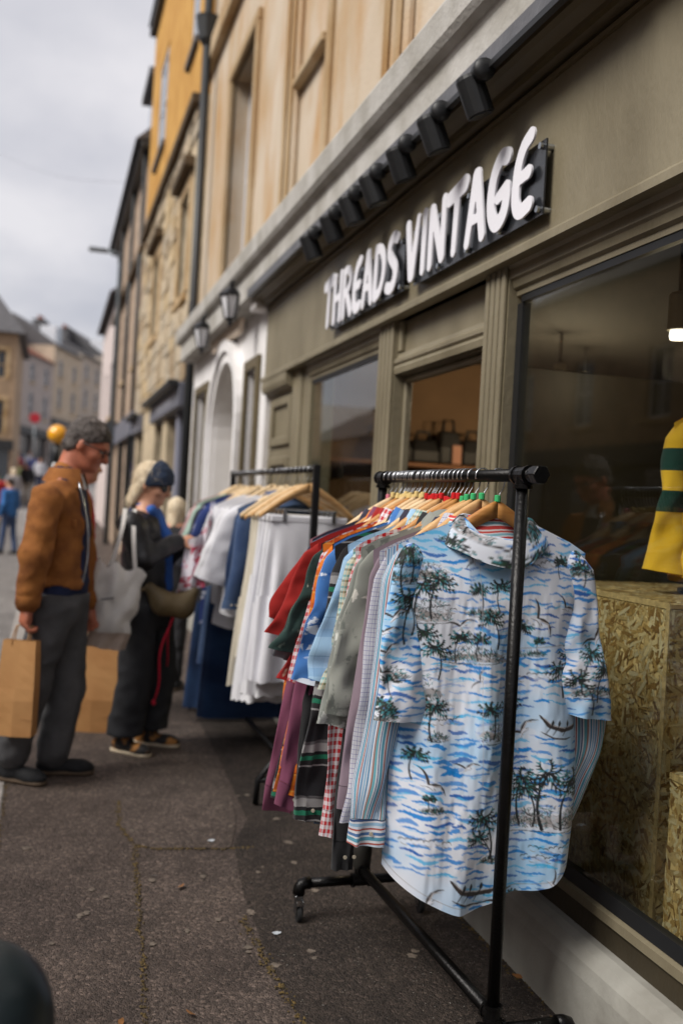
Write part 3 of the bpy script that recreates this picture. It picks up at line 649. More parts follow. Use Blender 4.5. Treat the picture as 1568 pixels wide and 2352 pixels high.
def put_word(word, ystart, yend, z0a, z0b, hA, hB):
    ws = [GLY[c][0] for c in word]; tot = sum(ws)
    a = 0
    for c in word:
        if c not in LM: LM[c] = letter_mesh(c)
        w, V, F = LM[c]
        n = len(V); vs = []
        for dep in (1.432, 1.425):
            for (x, z) in V:
                u = (a+x)/tot; y = ystart+(yend-ystart)*u; hh = hA+(hB-hA)*u
                vs.append((dep, y, z0a+(z0b-z0a)*u+hh*z))
        ed = {}
        for f in F:
            for i in range(len(f)): e = (f[i], f[(i+1) % len(f)]); ed[e] = 1
        sides = [(e[0], e[1], e[1]+n, e[0]+n) for e in ed if (e[1], e[0]) not in ed]
        raw('letter', vs, [tuple(f) for f in F]+[tuple(i+n for i in reversed(f)) for f in F]+sides, M_LETTER, SIGN)
        a += w
# word anchors taken from the photograph
pT = AX(750, 700, 1.43); pS = AX(912, 620, 1.43); pV = AX(932, 600, 1.43); pE = AX(1226, 420, 1.43)
put_word('THREADS', 5.45, 4.205, 2.386, 2.382, .278, .278)
put_word('VINTAGE', 4.12, 2.90, 2.384, 2.386, .272, .278)
for y0, y1, z0, z1 in ((4.175, 5.36, 2.375, 2.615), (2.872, 4.045, 2.37, 2.612)):
    q = MB(); q.box(1.446, 1.452, y0, y1, z0, z1); q.build('backing_board', M_SIGNB, SIGN)
    n = 5
    for i in range(n):
        for z in (z0+.02, z1-.02):
            y = y0+.02+(y1-y0-.04)*i/(n-1); q = MB(); q.lathe((1.4325, y, z), [(.011, 0), (.011, .047)], 10, ax=0); q.build('standoff', M_CHROME, SIGN, smooth=False)

# ------------------------------------------------------------------ spotlights under the cornice
SPY = [AX(*p, 1.3)[1] for p in [(1095, 190), (1000, 280), (925, 350), (860, 410), (810, 465), (765, 505), (718, 545)]]
q = MB(); q.box(1.302, 1.326, SPY[0]-.8, SPY[-1]+.25, 2.872, 2.893)
tag(q.build('lighting_track', M_BLACKP), 'black lighting track fixed under the cornice', 'lighting track')
ORD = ['nearest', 'second', 'third', 'fourth', 'fifth', 'sixth', 'farthest']
for i, y in enumerate(SPY):
    L = empty('spotlight', (1.29, y, 2.8), '%s black spotlight in the row above the shop sign' % ORD[i] + (', counted from the right' if 0 < i < 6 else ''), 'spotlight', 'spotlights above the shop sign')
    R_ = Matrix.Rotation(math.radians(-24), 3, 'Y') @ Matrix.Rotation(math.radians(random.uniform(-5, 5)), 3, 'X')
    base = np.array([1.280, y, 2.842])
    def tf(mb): mb.v = [tuple(base+np.array(R_ @ Vector(v))) for v in mb.v]; return mb
    q = MB(); q.lathe((0, 0, 0), [(.026, .034), (.044, .032), (.048, .020), (.048, -.098), (.045, -.101)], 18); tf(q).build('lamp_body', M_BLACKP, L, smooth=False)
    q = MB(); q.lathe((0, 0, 0), [(.042, -.105), (.042, -.1015)], 16); tf(q).build('lens', M_PANE, L)
    q = MB(); q.lathe((1.292, y-.072, 2.870), [(.010, -.016), (.034, -.013), (.038, 0), (.034, .034), (.010, .038)], 16, ax=1); q.build('swivel', M_BLACKP, L, smooth=True)
    q = MB(); q.tube([(1.300, y-.05, 2.86), (1.312, y-.05, 2.874)], .012, 8); q.build('stem', M_BLACKP, L)

# ================================================================== NEIGHBOURS UP THE STREET
def house(name, label, fr, a0, a1, zb, zt, wall_m, holes, depth=5.0, frame=M_FRAME, pane_=M_PANE, sill=None, surround=None, bars=(2, 2), wdepth=-.1):
    c = fr.P((a0+a1)/2, zb); H = empty(name, tuple(c), label, 'building')
    wall_holes(fr, a0, a1, zb, zt, holes, .2).build('wall', wall_m, H)
    mb = MB(); fr.box(mb, a0, a1, zb, zt-.01, -depth, -.205); mb.build('building_mass', wall_m, H)
    for h in holes: window(fr, *h, H, frame, pane_, depth=wdepth, bars=bars, fw=.06, sill=sill, surround=surround)
    return H
def gable_roof(fr, a0, a1, z, rise, depth, m, H, over=.25, name='roof'):
    mb = MB(); A = [fr.P(a, z-.02, over) for a in (a0, a1)]; B = [fr.P(a, z+rise, -depth/2) for a in (a0, a1)]; C = [fr.P(a, z-.02, -depth) for a in (a0, a1)]
    mb.add([A[0], A[1], B[1], B[0], C[0], C[1]], [(0, 1, 2, 3), (3, 2, 5, 4), (0, 3, 4), (1, 5, 2)]); return mb.build(name, m, H)
def chimney(fr, a, z, H, dep=-2.2, m=M_SLATE, w=.5, h=1.4):
    mb = MB(); fr.box(mb, a-w, a+w, z, z+h, dep-.35, dep+.35); fr.box(mb, a-w-.06, a+w+.06, z+h, z+h+.12, dep-.41, dep+.41); c = mb.build('chimney', m, H)
    for i in (-1, 0, 1):
        p = fr.P(a+i*w*.6, z+h+.12, dep); q = MB(); q.lathe(tuple(p), [(.11, 0), (.09, .3), (.11, .32)], 8); q.build('chimney_pot', M_REDTILE, c)
# --- rubble stone and ochre house
B2 = Fr((1.5, 0, 0), (0, 1, 0), (-1, 0, 0))
h2 = [(12.62, 13.55, 3.95, 5.3), (16.2, 17.2, 3.95, 5.3)]
S2 = house('stone_house', 'rubble stone house with ochre rendered upper storey and grey shop fascias', B2, 12.06, 19.25, 2.78, 6.25, M_RUBBLE, h2, frame=M_FRAME, pane_=M_PANEL, sill=(M_STONE_TRIM, .06), surround=(M_STONE_TRIM, .16, .03))
B2o = Fr((1.47, 0, 0), (0, 1, 0), (-1, 0, 0))
ho = [(12.5, 13.3, 7.1, 9.0), (16.35, 17.75, 7.1, 8.75)]
wall_holes(B2o, 12.06, 19.25, 6.25, 10.1, ho, .2).build('ochre_storey', M_OCHRE, S2)
mb = MB(); B2o.box(mb, 12.06, 19.25, 6.25, 10.09, -5, -.205); mb.build('building_mass', M_OCHRE, S2)
for h_ in ho: window(B2o, *h_, S2, M_FRAME, M_PANEL, depth=-.02, bars=(2, 2), fw=.09, sill=(M_SLATE, .06))
strip(B2, 12.06, 19.25, 6.12, 6.248, 0, .12, 'string_course', mat('weathered_dark_stone', S(96, 78, 56), .9, .2, 6, .4, 40), S2)
strip(B2o, 12.06, 19.25, 10.0, 10.2, 0, .12, 'eaves', M_DARKSHOP, S2)
gable_roof(B2o, 12.06, 19.25, 10.2, 2.4, 5, M_SLATE, S2, .15)
mb = MB(); B2.box(mb, 12.06, 19.25, 0, 2.78, -5, -.9); mb.build('ground_storey_back', M_DARKSHOP, S2)
for a0, a1 in ((12.06, 12.22), (14.05, 14.55), (15.75, 17.75), (19.0, 19.25)): strip(B2, a0, a1, 0, 2.48, -.9, 0, 'stone_pier', M_RUBBLE, S2, .01)
strip(B2, 15.74, 17.85, 2.48, 2.779, -.9, 0, 'stone_pier', M_RUBBLE, S2, .01)
strip(B2, 12.08, 15.73, 2.481, 2.776, -.3, .09, 'shop_fascia', M_GREYSHOP, S2); strip(B2, 12.08, 15.73, 2.72, 2.80, .09, .22, 'fascia_cornice', M_DARKSHOP, S2)
for i in range(6): strip(B2, 12.9+i*.3, 13.08+i*.3, 2.56, 2.67, .0905, .095, 'fascia_letter', mat('pale_lettering', S(170, 172, 182), .5, .05, 4), S2, .0)
strip(B2, 17.86, 19.24, 2.481, 2.776, -.3, .09, 'shop_fascia', M_GREYSHOP, S2); strip(B2, 17.86, 19.24, 2.72, 2.80, .09, .22, 'fascia_cornice', M_DARKSHOP, S2)
for a0, a1 in ((12.22, 12.9), (13.1, 14.05), (14.55, 15.73), (17.76, 19.0)):
    strip(B2, a0, a1, .5, 2.48, -.25, -.2, 'shop_pane', M_PANE, S2, 0); strip(B2, a0, a1, .05, .5, -.25, -.1, 'stall_riser', M_GREYSHOP, S2)
strip(B2, 12.9, 13.1, .05, 2.48, -.22, -.02, 'shop_post', mat('lilac_grey_paint', S(140, 142, 158), .5, .05, 4), S2)
for (a0, a1, z0, z1) in h2: strip(B2, a0-.25, a1+.25, z1+.17, z1+.3, 0, .14, 'drip_mould', MATS['weathered_dark_stone'], S2)
# stones: a few shared shapes, placed in courses
stone_me = []
for k in range(6):
    bm = bmesh.new(); bmesh.ops.create_cube(bm, size=1.0)
    for v in bm.verts: v.co.x += random.uniform(-.06, .06); v.co.y += random.uniform(-.08, .08); v.co.z += random.uniform(-.1, .1)
    bmesh.ops.bevel(bm, geom=list(bm.edges), offset=.09, segments=1, affect='EDGES')
    me = bpy.data.meshes.new('stone'); bm.to_mesh(me); bm.free(); me.materials.append(M_RST[k % 4]); stone_me.append(me)
ns = 0; z = 2.82
while z < 6.05 and ns < 296:
    hh = random.uniform(.2, .3); a = 12.1+random.uniform(0, .15)
    while a < 19.1 and ns < 296:
        w = random.uniform(.35, .72)
        if not any(a+w > h_[0]-.2 and a < h_[1]+.2 and z+hh > h_[2]-.12 and z < h_[3]+.32 for h_ in h2):
            o = bpy.data.objects.new('stone', random.choice(stone_me)); o.scale = (.07, w*.96, hh*.93)
            o.location = (1.5+random.uniform(-.012, .012), a+w/2, z+hh/2); COL.objects.link(o); o.parent = S2; o.matrix_parent_inverse = Matrix.Translation(-S2.location); ns += 1
        a += w
    z += hh
# --- brown house with dormer, then the pale house beyond
B3 = Fr((1.5, 0, 0), (0, 1, 0), (-1, 0, 0))
M_BROWNR = mat('brown_stone', S(186, 162, 140), .9, .18, 4, .4, 30); M_PINKW = mat('pale_pink_render', S(206, 192, 188), .85, .06, 3, .2, 30)
h3 = [(20.3, 21.2, 4.0, 5.6), (23.6, 24.6, 4.0, 5.6), (26.6, 27.5, 4.0, 5.6), (20.3, 21.2, 6.3, 7.5), (23.6, 24.6, 6.3, 7.5)]
S3 = house('brown_house', 'narrow brown stone house with dormer and dark downpipes beyond the ochre house', B3, 19.26, 28.6, 0, 8.1, M_BROWNR, h3, frame=M_FRAME, pane_=M_PANE, sill=(M_STONE_TRIM, .05))
gable_roof(B3, 19.26, 28.6, 8.1, 2.6, 5, M_SLATE, S3, .3)
dm = MB(); B3.box(dm, 21.0, 22.6, 8.3, 10.0, -1.6, -.2); d_ = dm.build('dormer', M_BROWNR, S3); q = MB(); B3.box(q, 21.2, 22.4, 8.6, 9.8, -.2, -.15); q.build('dormer_window', M_PANEL, d_); q = MB(); B3.box(q, 20.9, 22.7, 10.0, 10.15, -1.8, 0); q.build('dormer_roof', M_SLATE, d_)
for a in (19.6, 22.3, 25.6): q = MB(); q.tube([tuple(B3.P(a, 0, .08)), tuple(B3.P(a, 8, .08))], .04, 8); q.build('downpipe', M_DARKSHOP, S3, smooth=True)
strip(B3, 19.26, 28.6, 7.95, 8.12, 0, .2, 'gutter', M_DARKSHOP, S3); strip(B3, 19.3, 24.5, 2.5, 2.95, 0, .12, 'shop_fascia', M_GREYSHOP, S3); strip(B3, 19.4, 21.6, .6, 2.49, 0, .02, 'shop_pane', M_PANE, S3, 0); strip(B3, 22.6, 24.4, .6, 2.49, 0, .02, 'shop_pane', M_PANE, S3, 0); strip(B3, 24.9, 27.9, 2.7, 3.1, 0, .3, 'shop_fascia', M_DARKSHOP, S3)
strip(B3, 19.3, 28.6, 6.0, 6.12, 0, .12, 'string_course', MATS['weathered_dark_stone'], S3)
B4 = Fr((1.55, 0, 0), (0, 1, 0), (-1, 0, 0))
S4 = house('pale_house', 'pale pink rendered house at the bend of the street', B4, 28.61, 37, 0, 7.0, M_PINKW, [(30, 31, 3.6, 5.2), (33.2, 34.2, 3.6, 5.2)], sill=(M_STONE_TRIM, .05)); gable_roof(B4, 28.61, 37, 7.0, 2.0, 5, M_SLATE, S4)
# street lamp bracket
LA, LB = AY(279, 578, 24.5), AY(216, 573, 24.5)
SL = empty('street_lamp', (LA[0], 24.5, zr(24.5)), 'grey street lamp with long arm reaching out over the road', 'street lamp')
M_GALV = mat('galvanised_steel', S(120, 126, 130), .45, .1, 8, metal=.5)
q = MB(); q.tube([(LA[0], 24.5, zr(24.5)), (LA[0], 24.5, LA[2]-.3), (LA[0]-.06, 24.5, LA[2]-.05), (LB[0]+.25, 24.5, LB[2])], [.07, .06, .05, .04], 8); q.build('post', M_GALV, SL, smooth=True)
q = MB(); q.box(LB[0]-.12, LB[0]+.32, 24.4, 24.6, LB[2]-.04, LB[2]+.05); q.build('lamp_head', M_GALV, SL, bevel=.03)
# --- left corner building
BL = Fr((-1.5, 40, zr(40)), (-1, 0, 0), (0, -1, 0))
hl = [(.35, 1.0, 4.8, 5.9), (1.6, 2.3, 4.8, 5.9), (.35, 1.0, 2.7, 4.0), (1.6, 2.3, 2.7, 4.0)]
M_TANR = mat('tan_stone', S(172, 146, 118), .9, .15, 3, .3, 25)
SL_ = house('corner_house', 'tan stone corner house with slate roof at the left edge', BL, 0, 6, -.3, 6.6, M_TANR, hl, depth=8, frame=M_STONE_TRIM, pane_=M_PANE, surround=(M_STONE_TRIM, .12, .04))
mb = MB(); mb.add([BL.P(-.3, 6.55, .3), BL.P(6, 6.55, .3), BL.P(6, 8.9, -2.4), BL.P(1.3, 8.9, -2.4), BL.P(-.3, 6.55, -8), BL.P(6, 6.55, -8), BL.P(6, 8.9, -6), BL.P(1.3, 8.9, -6)], [(0, 1, 2, 3), (0, 3, 7, 4), (3, 2, 6, 7), (4, 7, 6, 5), (0, 4, 5, 1)]); mb.build('roof', M_SLATE, SL_)
strip(BL, -.05, 6, 2.1, 2.5, 0, .18, 'shop_fascia', M_DARKSHOP, SL_); strip(BL, .1, 1.7, .1, 2.09, 0, .03, 'shop_pane', M_PANE, SL_, 0); strip(BL, 1.8, 3.5, .1, 2.09, 0, .03, 'shop_pane', M_PANE, SL_, 0)
strip(BL, .62, 1.5, 2.6, 4.2, .02, .06, 'yellow_panel', mat('yellow_paint', S(220, 170, 60), .6, .06, 3), SL_)
chimney(BL, 3.0, 8.6, SL_, -4)
# --- terrace closing the view
A_, B_ = np.array([-2.6, 63.0]), np.array([5.2, 88.0]); ln = np.linalg.norm(B_-A_); dd = (B_-A_)/ln; nn_ = np.array([dd[1], -dd[0]])
if nn_ @ (-A_) < 0: nn_ = -nn_
cols = [mat('terrace_%d_render' % i, c, .88, .1, 2, .2, 20) for i, c in enumerate((S(178, 166, 160), S(196, 178, 156), S(186, 172, 158), S(176, 164, 152)))]
labs = ['grey pink terrace house under a red tiled roof at the end of the street', 'cream terrace house with tall slate chimney stack in the distance', 'buff terrace house with blue shopfront in the far middle of the terrace', 'greyish terrace house with white dormer at the far right end']
cuts = [-9.0, 8.0, 14.5, 20.5, ln+6]
zb0 = zr(70)-.3
for i in range(4):
    a0, a1 = cuts[i]+.01, cuts[i+1]-.01; fz = lambda a: zr(63+25*np.clip(a/ln, -.3, 1.3))-.2
    zb = fz((a0+a1)/2)-1.2; f_ = Fr((A_[0], A_[1], 0), (dd[0], dd[1], 0), (nn_[0], nn_[1], 0))
    zs = fz((a0+a1)/2)+3.3; zt = zs+[4.6, 4.9, 4.7, 4.4][i]
    n = max(2, int((a1-a0)/2.6)); hs = []
    for k in range(n):
        c = a0+(a1-a0)*(k+.5)/n
        hs += [(c-.45, c+.45, zs+.7, zs+2.2), (c-.45, c+.45, zs+2.9, zs+4.1)]
    Hh = house('terrace_house', labs[i], f_, a0, a1, zs, zt, cols[i], hs, 6, M_FRAME, M_PANE, sill=(M_STONE_TRIM, .08), wdepth=-.06); Hh['group'] = 'terrace closing the view'
    mb = MB(); f_.box(mb, a0, a1, zb, zs-.001, -6, -.3); mb.build('ground_storey', M_DARKSHOP, Hh)
    strip(f_, a0, a1, zs-.5, zs-.002, -.29, .15, 'shop_fascia', [M_DARKSHOP, M_DARKSHOP, mat('blue_shop_paint', S(70, 84, 110), .5, .1, 3), mat('teal_shop_paint', S(96, 112, 114), .5, .1, 3)][i], Hh)
    for k in range(n):
        c = a0+(a1-a0)*(k+.5)/n; strip(f_, c-.9, c+.7, zb+1.4, zs-.55, -.29, -.24, 'shop_pane', M_PANE, Hh, 0); strip(f_, c+.95, c+1.2, zb, zs-.5, -.29, .02, 'pier', cols[i], Hh)
    rf = gable_roof(f_, a0, a1, zt, [1.7, 2.1, 1.8, 2.3][i], 6, [M_REDTILE, M_SLATE, M_SLATE, M_SLATE][i], Hh)
    chimney(f_, a1-.6, zt+.6, Hh, -3, M_SLATE if i != 3 else M_STONE_TRIM, .7, 1.9)
    if i in (1, 3): q = MB(); f_.box(q, a0+1, a0+2.3, zt+.3, zt+1.5, -1.4, -.3); dq = q.build('dormer', M_FRAME, Hh); q = MB(); f_.box(q, a0+1.1, a0+2.2, zt+.45, zt+1.4, -.299, -.27); q.build('dormer_pane', M_PANEL, dq)
# --- opposite side of the street (mirrored in the windows; unseen tall house sized to shade the shopfront)
FO = Fr((-8.5, 0, 0), (0, 1, 0), (1, 0, 0))
opp = [('opposite_house', 'tall unseen brown stone house across the road, height set to shade the shopfront', -16, 7.2, 8.2, M_BROWNR), ('opposite_house', 'cream stone house across the road mirrored in the big shop window', 7.21, 16, 6.2, M_BATH), ('opposite_house', 'buff house across the road mirrored beside the door', 16.01, 25, 6.6, M_TANR), ('opposite_house', 'pale house across the road mirrored in the left shop window', 25.01, 36, 5.0, cols[1]), ('opposite_house', 'grey house across the road far along, mirrored at a grazing angle', 36.01, 48, 4.1, cols[0])]
for nm, lb, a0, a1, zt, m_ in opp:
    n = int((a1-a0)/2.4); hs = []
    for k in range(n):
        c = a0+(a1-a0)*(k+.5)/n
        hs += [(c-.45, c+.45, z, z+1.5) for z in (3.5, 5.5, 8.0) if z+1.7 < zt]
    Hh = house(nm, lb, FO, a0, a1, 3.0, zt, m_, hs, 6, sill=(M_STONE_TRIM, .06)); Hh['group'] = 'houses across the road'
    mb = MB(); FO.box(mb, a0, a1, -.2, 2.999, -6, -.25); mb.build('ground_storey', M_DARKSHOP if a0 > 0 else m_, Hh)
    strip(FO, a0, a1, 2.55, 2.998, -.249, .1, 'shop_fascia', M_DARKSHOP, Hh)
    for k in range(n): c = a0+(a1-a0)*(k+.5)/n; strip(FO, c-.8, c+.6, .5, 2.5, -.249, -.2, 'shop_pane', M_PANE, Hh, 0)
    gable_roof(FO, a0, a1, zt, 1.8, 6, M_SLATE, Hh)
struct(sheet('far_pavement', -8.5, -7.0, -16, 36, -.02, M_ASPH, 20), 'pavement on the far side of the road')

# ================================================================== SHOP INTERIOR
M_IW = mat('shop_inner_wall', S(128, 100, 72), .85, .1, 3); M_IFLOOR = mat('shop_floor', S(56, 47, 38), .5, .2, 5); M_ICEIL = mat('shop_ceiling', S(40, 37, 33), .9, .1, 3)
ROOM = [('shop_floor', (1.60, 6.2, -3, 7.25, -.05, .02), M_IFLOOR), ('shop_ceiling', (1.61, 6.2, -3, 7.25, 2.56, 2.80), M_ICEIL), ('shop_back_wall', (6.2, 6.3, -3, 7.25, 0, 2.8), mat('shop_dark_wall', S(58, 50, 42), .85, .15, 3)), ('shop_party_wall', (1.72, 6.2, 7.2, 7.29, .02, 2.72), M_IW), ('shop_near_wall', (1.72, 6.2, -3, -2.9, .02, 2.72), M_IW)]
for nme, b, m_ in ROOM: q = MB(); q.box(*b); struct(q.build(nme, m_))
def osb():
    m, t, b = newmat('osb_board'); b.inputs['Roughness'].default_value = .6
    tc = N(t, 'ShaderNodeTexCoord'); base = None; prev = None
    nz_ = N(t, 'ShaderNodeTexNoise'); nz_.inputs['Scale'].default_value = 9; t.links.new(tc.outputs['Object'], nz_.inputs['Vector'])
    ds = N(t, 'ShaderNodeMix', data_type='VECTOR'); ds.inputs[0].default_value = .02; t.links.new(tc.outputs['Object'], ds.inputs[4]); t.links.new(nz_.outputs['Color'], ds.inputs[5])
    v = []
    for rot, sc in (((.6, .0, 0), (9, 27, 8)), ((-.5, 0, .2), (9, 10, 30)), ((1.9, .2, 0), (9, 26, 9))):
        mp = N(t, 'ShaderNodeMapping'); mp.inputs['Rotation'].default_value = rot; mp.inputs['Scale'].default_value = sc; t.links.new(ds.outputs[1], mp.inputs[0])
        w = N(t, 'ShaderNodeTexVoronoi'); w.inputs['Scale'].default_value = 1.9; t.links.new(mp.outputs[0], w.inputs['Vector']); v.append(w)
    sp = [N(t, 'ShaderNodeSeparateColor') for _ in v]
    for a, b_ in zip(v, sp): t.links.new(a.outputs['Color'], b_.inputs[0])
    gt = N(t, 'ShaderNodeMath', operation='GREATER_THAN'); gt.inputs[1].default_value = .55; t.links.new(sp[2].outputs[1], gt.inputs[0])
    mx_ = N(t, 'ShaderNodeMix', data_type='FLOAT'); t.links.new(gt.outputs[0], mx_.inputs[0]); t.links.new(sp[0].outputs[0], mx_.inputs[2]); t.links.new(sp[1].outputs[0], mx_.inputs[3])
    r = N(t, 'ShaderNodeValToRGB'); r.color_ramp.elements[0].color = S(150, 114, 62); r.color_ramp.elements[1].color = S(224, 194, 138); e = r.color_ramp.elements.new(.5); e.color = S(198, 164, 104); e = r.color_ramp.elements.new(.2); e.color = S(180, 144, 86)
    t.links.new(mx_.outputs[0], r.inputs[0]); t.links.new(r.outputs[0], b.inputs['Base Color'])
    bp = N(t, 'ShaderNodeBump'); bp.inputs['Strength'].default_value = .25; bp.inputs['Distance'].default_value = .005; t.links.new(mx_.outputs[0], bp.inputs['Height']); t.links.new(bp.outputs[0], b.inputs['Normal'])
    return m
M_OSB = osb(); M_OSBE = mat('osb_edge', S(196, 164, 108), .7, .2, 60)
M_FLAKE, tfl, bfl = newmat('osb_flakes'); bfl.inputs['Roughness'].default_value = .5
vfl = N(tfl, 'ShaderNodeVertexColor'); vfl.layer_name = 'print'; nfl = N(tfl, 'ShaderNodeTexNoise'); nfl.inputs['Scale'].default_value = 90; tcf = N(tfl, 'ShaderNodeTexCoord'); tfl.links.new(tcf.outputs['Object'], nfl.inputs['Vector'])
mfl = N(tfl, 'ShaderNodeMix', data_type='RGBA', blend_type='MULTIPLY'); mfl.inputs[0].default_value = .35; tfl.links.new(vfl.outputs[0], mfl.inputs[6]); tfl.links.new(nfl.outputs[0], mfl.inputs[7]); tfl.links.new(mfl.outputs[2], bfl.inputs['Base Color'])
FLC = [S(206, 172, 112), S(190, 150, 86), S(224, 196, 142), S(170, 128, 70), S(214, 180, 118), S(146, 106, 56), S(232, 208, 160)]
def flakes(o, du, dv, n, lu, lv, cnt, parent):
    """strands pressed flat on a board: irregular slivers at random angles, each a hair proud of the last"""
    o, du, dv, n = map(np.array, (o, du, dv, n)); V = []; F = []; Cc = []
    for i in range(cnt):
        L = random.uniform(.02, .075); w = random.uniform(.004, .016); a = random.uniform(0, PI); cu, cv = random.uniform(.0, lu), random.uniform(.0, lv)
        pts = [(-L/2, -w*random.uniform(.1, .5)), (0, -w*.5), (L/2, -w*random.uniform(.1, .5)), (L/2*.96, w*random.uniform(.1, .5)), (0, w*.5), (-L/2*.96, w*random.uniform(.1, .5))]
        c = np.array(random.choice(FLC))*random.uniform(.62, .9); c[3] = 1; k = len(V)
        for (x, y) in pts:
            u = min(max(cu+x*math.cos(a)-y*math.sin(a), .001), lu-.001); v = min(max(cv+x*math.sin(a)+y*math.cos(a), .001), lv-.001)
            V.append(o+du*u+dv*v+n*(.0006+i*6e-7)); Cc.append(c)
        F.append(tuple(range(k, k+6)))
    q = raw('wood_strands', np.array(V), F, M_FLAKE, parent, False, None, np.array(Cc)); q['kind'] = 'stuff'
def osbbox(x0, x1, y0, y1, z0, z1, lab):
    E_ = empty('display_box', (x0, (y0+y1)/2, z0), lab, 'box', 'chipboard boxes in the shop window'); t = .018
    for nme, b, m_ in (('top_panel', (x0, x1, y0, y1, z1-t, z1), M_OSB), ('street_panel', (x0+.002, x0+t, y0+t+.001, y1-.002, z0, z1-t-.001), M_OSB), ('end_panel', (x0, x1, y0+.001, y0+t, z0, z1-t-.001), M_OSB), ('end_panel', (x0+t, x1, y1-t, y1-.001, z0, z1-t-.001), M_OSB), ('back_panel', (x1-t, x1-.001, y0+t, y1-t, z0, z1-t-.001), M_OSB)):
        q = MB(); q.box(*b); q.build(nme, m_, E_, bevel=.002)
    q = MB(); q.box(x0-.0015, x0+.001, y0, y1, z1-t, z1); q.box(x0-.0015, x0+.001, y0, y0+t, z0, z1-t); q.build('board_edge', M_OSBE, E_)
    flakes((x0+.002, y0+t, z0), (0, 1, 0), (0, 0, 1), (-1, 0, 0), y1-y0-t, z1-z0-t, int(3600*(y1-y0)*(z1-z0)/.8), E_); flakes((x0, y0+.001, z0), (1, 0, 0), (0, 0, 1), (0, -1, 0), x1-x0, z1-z0-t, int(3600*(x1-x0)*(z1-z0)/.8), E_); flakes((x0, y0, z1), (1, 0, 0), (0, 1, 0), (0, 0, 1), x1-x0, y1-y0, 1500, E_)
strip(FR, -3, 3.2, .18, .22, -.95, -.105, 'window_deck', M_BLACKP, SHOP)
osbbox(1.76, 2.36, 2.53, 3.36, .221, 1.18, 'tall chipboard display box inside the window behind the palm shirt')
osbbox(1.70, 2.30, 1.55, 2.40, .221, .72, 'lower chipboard display box at the right edge of the window')
# lamps inside
def downlight(p, lab, e, kind='downlight'):
    L = empty('ceiling_lamp', tuple(p), lab, 'lamp', 'lamps inside the shop')
    q = MB(); q.lathe((p[0], p[1], p[2]), [(.038, .02), (.038, .14), (.03, .15)], 16); q.build('lamp_housing', mat('cream_lamp_housing', S(150, 140, 120), .5, .05, 4), L, smooth=False)
    q = MB(); q.tube([(p[0], p[1], p[2]+.15), (p[0], p[1], 2.559)], .008, 6); q.build('lamp_stem', M_BLACKP, L)
    q = MB(); q.lathe((p[0], p[1], p[2]), [(.026, -.012), (.03, .0), (.028, .019)], 16); q.build('bulb', emis('lit_bulb', (1, .93, .8, 1), 1.3), L)
    l = bpy.data.lights.new('bulb_light', 'POINT'); l.energy = e; l.color = (1, .78, .5); l.shadow_soft_size = .06; o = bpy.data.objects.new('bulb_light', l); COL.objects.link(o); o.location = (p[0], p[1], p[2]-.1); o.parent = L; o.matrix_parent_inverse = Matrix.Translation(-L.location)
downlight(AX(1556, 772, 2.05), 'lit cream downlight hanging in the big window', .55)
downlight((3.0, 5.6, 2.22), 'warm lamp hanging inside behind the open door', 9)
downlight((3.4, 6.0, 2.24), 'small lamp deep inside beyond the doorway', 4)
# shelf with dark bags on the party wall
SH = empty('wall_shelf', (2.8, 7.19, 1.70), 'wooden wall shelf inside the doorway', 'shelf')
q = MB(); q.box(1.9, 4.2, 6.9, 7.199, 1.72, 1.75); q.build('board', mat('shelf_wood', S(150, 96, 50), .5, .2, 4, stretch=(1, 6, 6)), SH, bevel=.004)
for x in (2.0, 3.0, 4.0): q = MB(); q.box(x, x+.03, 6.95, 7.199, 1.60, 1.719); q.build('bracket', M_BLACK, SH)
M_DBAG = mat('black_leather', S(30, 27, 26), .5, .2, 20, .2, 80)
for i, (x, w, h_) in enumerate(((2.42, .26, .28), (2.66, .22, .24), (2.86, .18, .34), (3.06, .2, .27), (3.3, .26, .3))):
    B = empty('leather_bag', (x, 7.03, 1.75), '%s black leather bag on the shelf inside the doorway' % ['first', 'second', 'third', 'fourth', 'fifth'][i], 'bag', 'bags on the shelf')
    q = MB(); q.add([(x+sx*w/2*(1 if sz < 1 else .8), 7.03+sy*.09*(1 if sz < 1 else .5), 1.752+sz*h_*.75) for sz in (0, .5, 1) for sx, sy in ((-1, -1), (1, -1), (1, 1), (-1, 1))], [(0, 3, 2, 1), (8, 9, 10, 11)]+[(a*4+i_, a*4+(i_+1) % 4, a*4+4+(i_+1) % 4, a*4+4+i_) for a in (0, 1) for i_ in range(4)]); q.build('bag_body', M_DBAG, B, bevel=.02, seg=2)
    q = MB(); q.tube([(x-w*.25, 7.03, 1.75+h_*.74), (x-w*.2, 7.03, 1.75+h_*1.0), (x+w*.2, 7.03, 1.75+h_*1.0), (x+w*.25, 7.03, 1.75+h_*.74)], .012, 6); q.build('handle', M_DBAG, B, smooth=True)
q = MB(); q.box(2.86, 2.93, 6.915, 6.92, 1.76, 1.90); tag(q.build('price_card', mat('pink_card', S(206, 150, 124), .7, .05, 4)), 'pink card propped against the bags on the shelf', 'card')

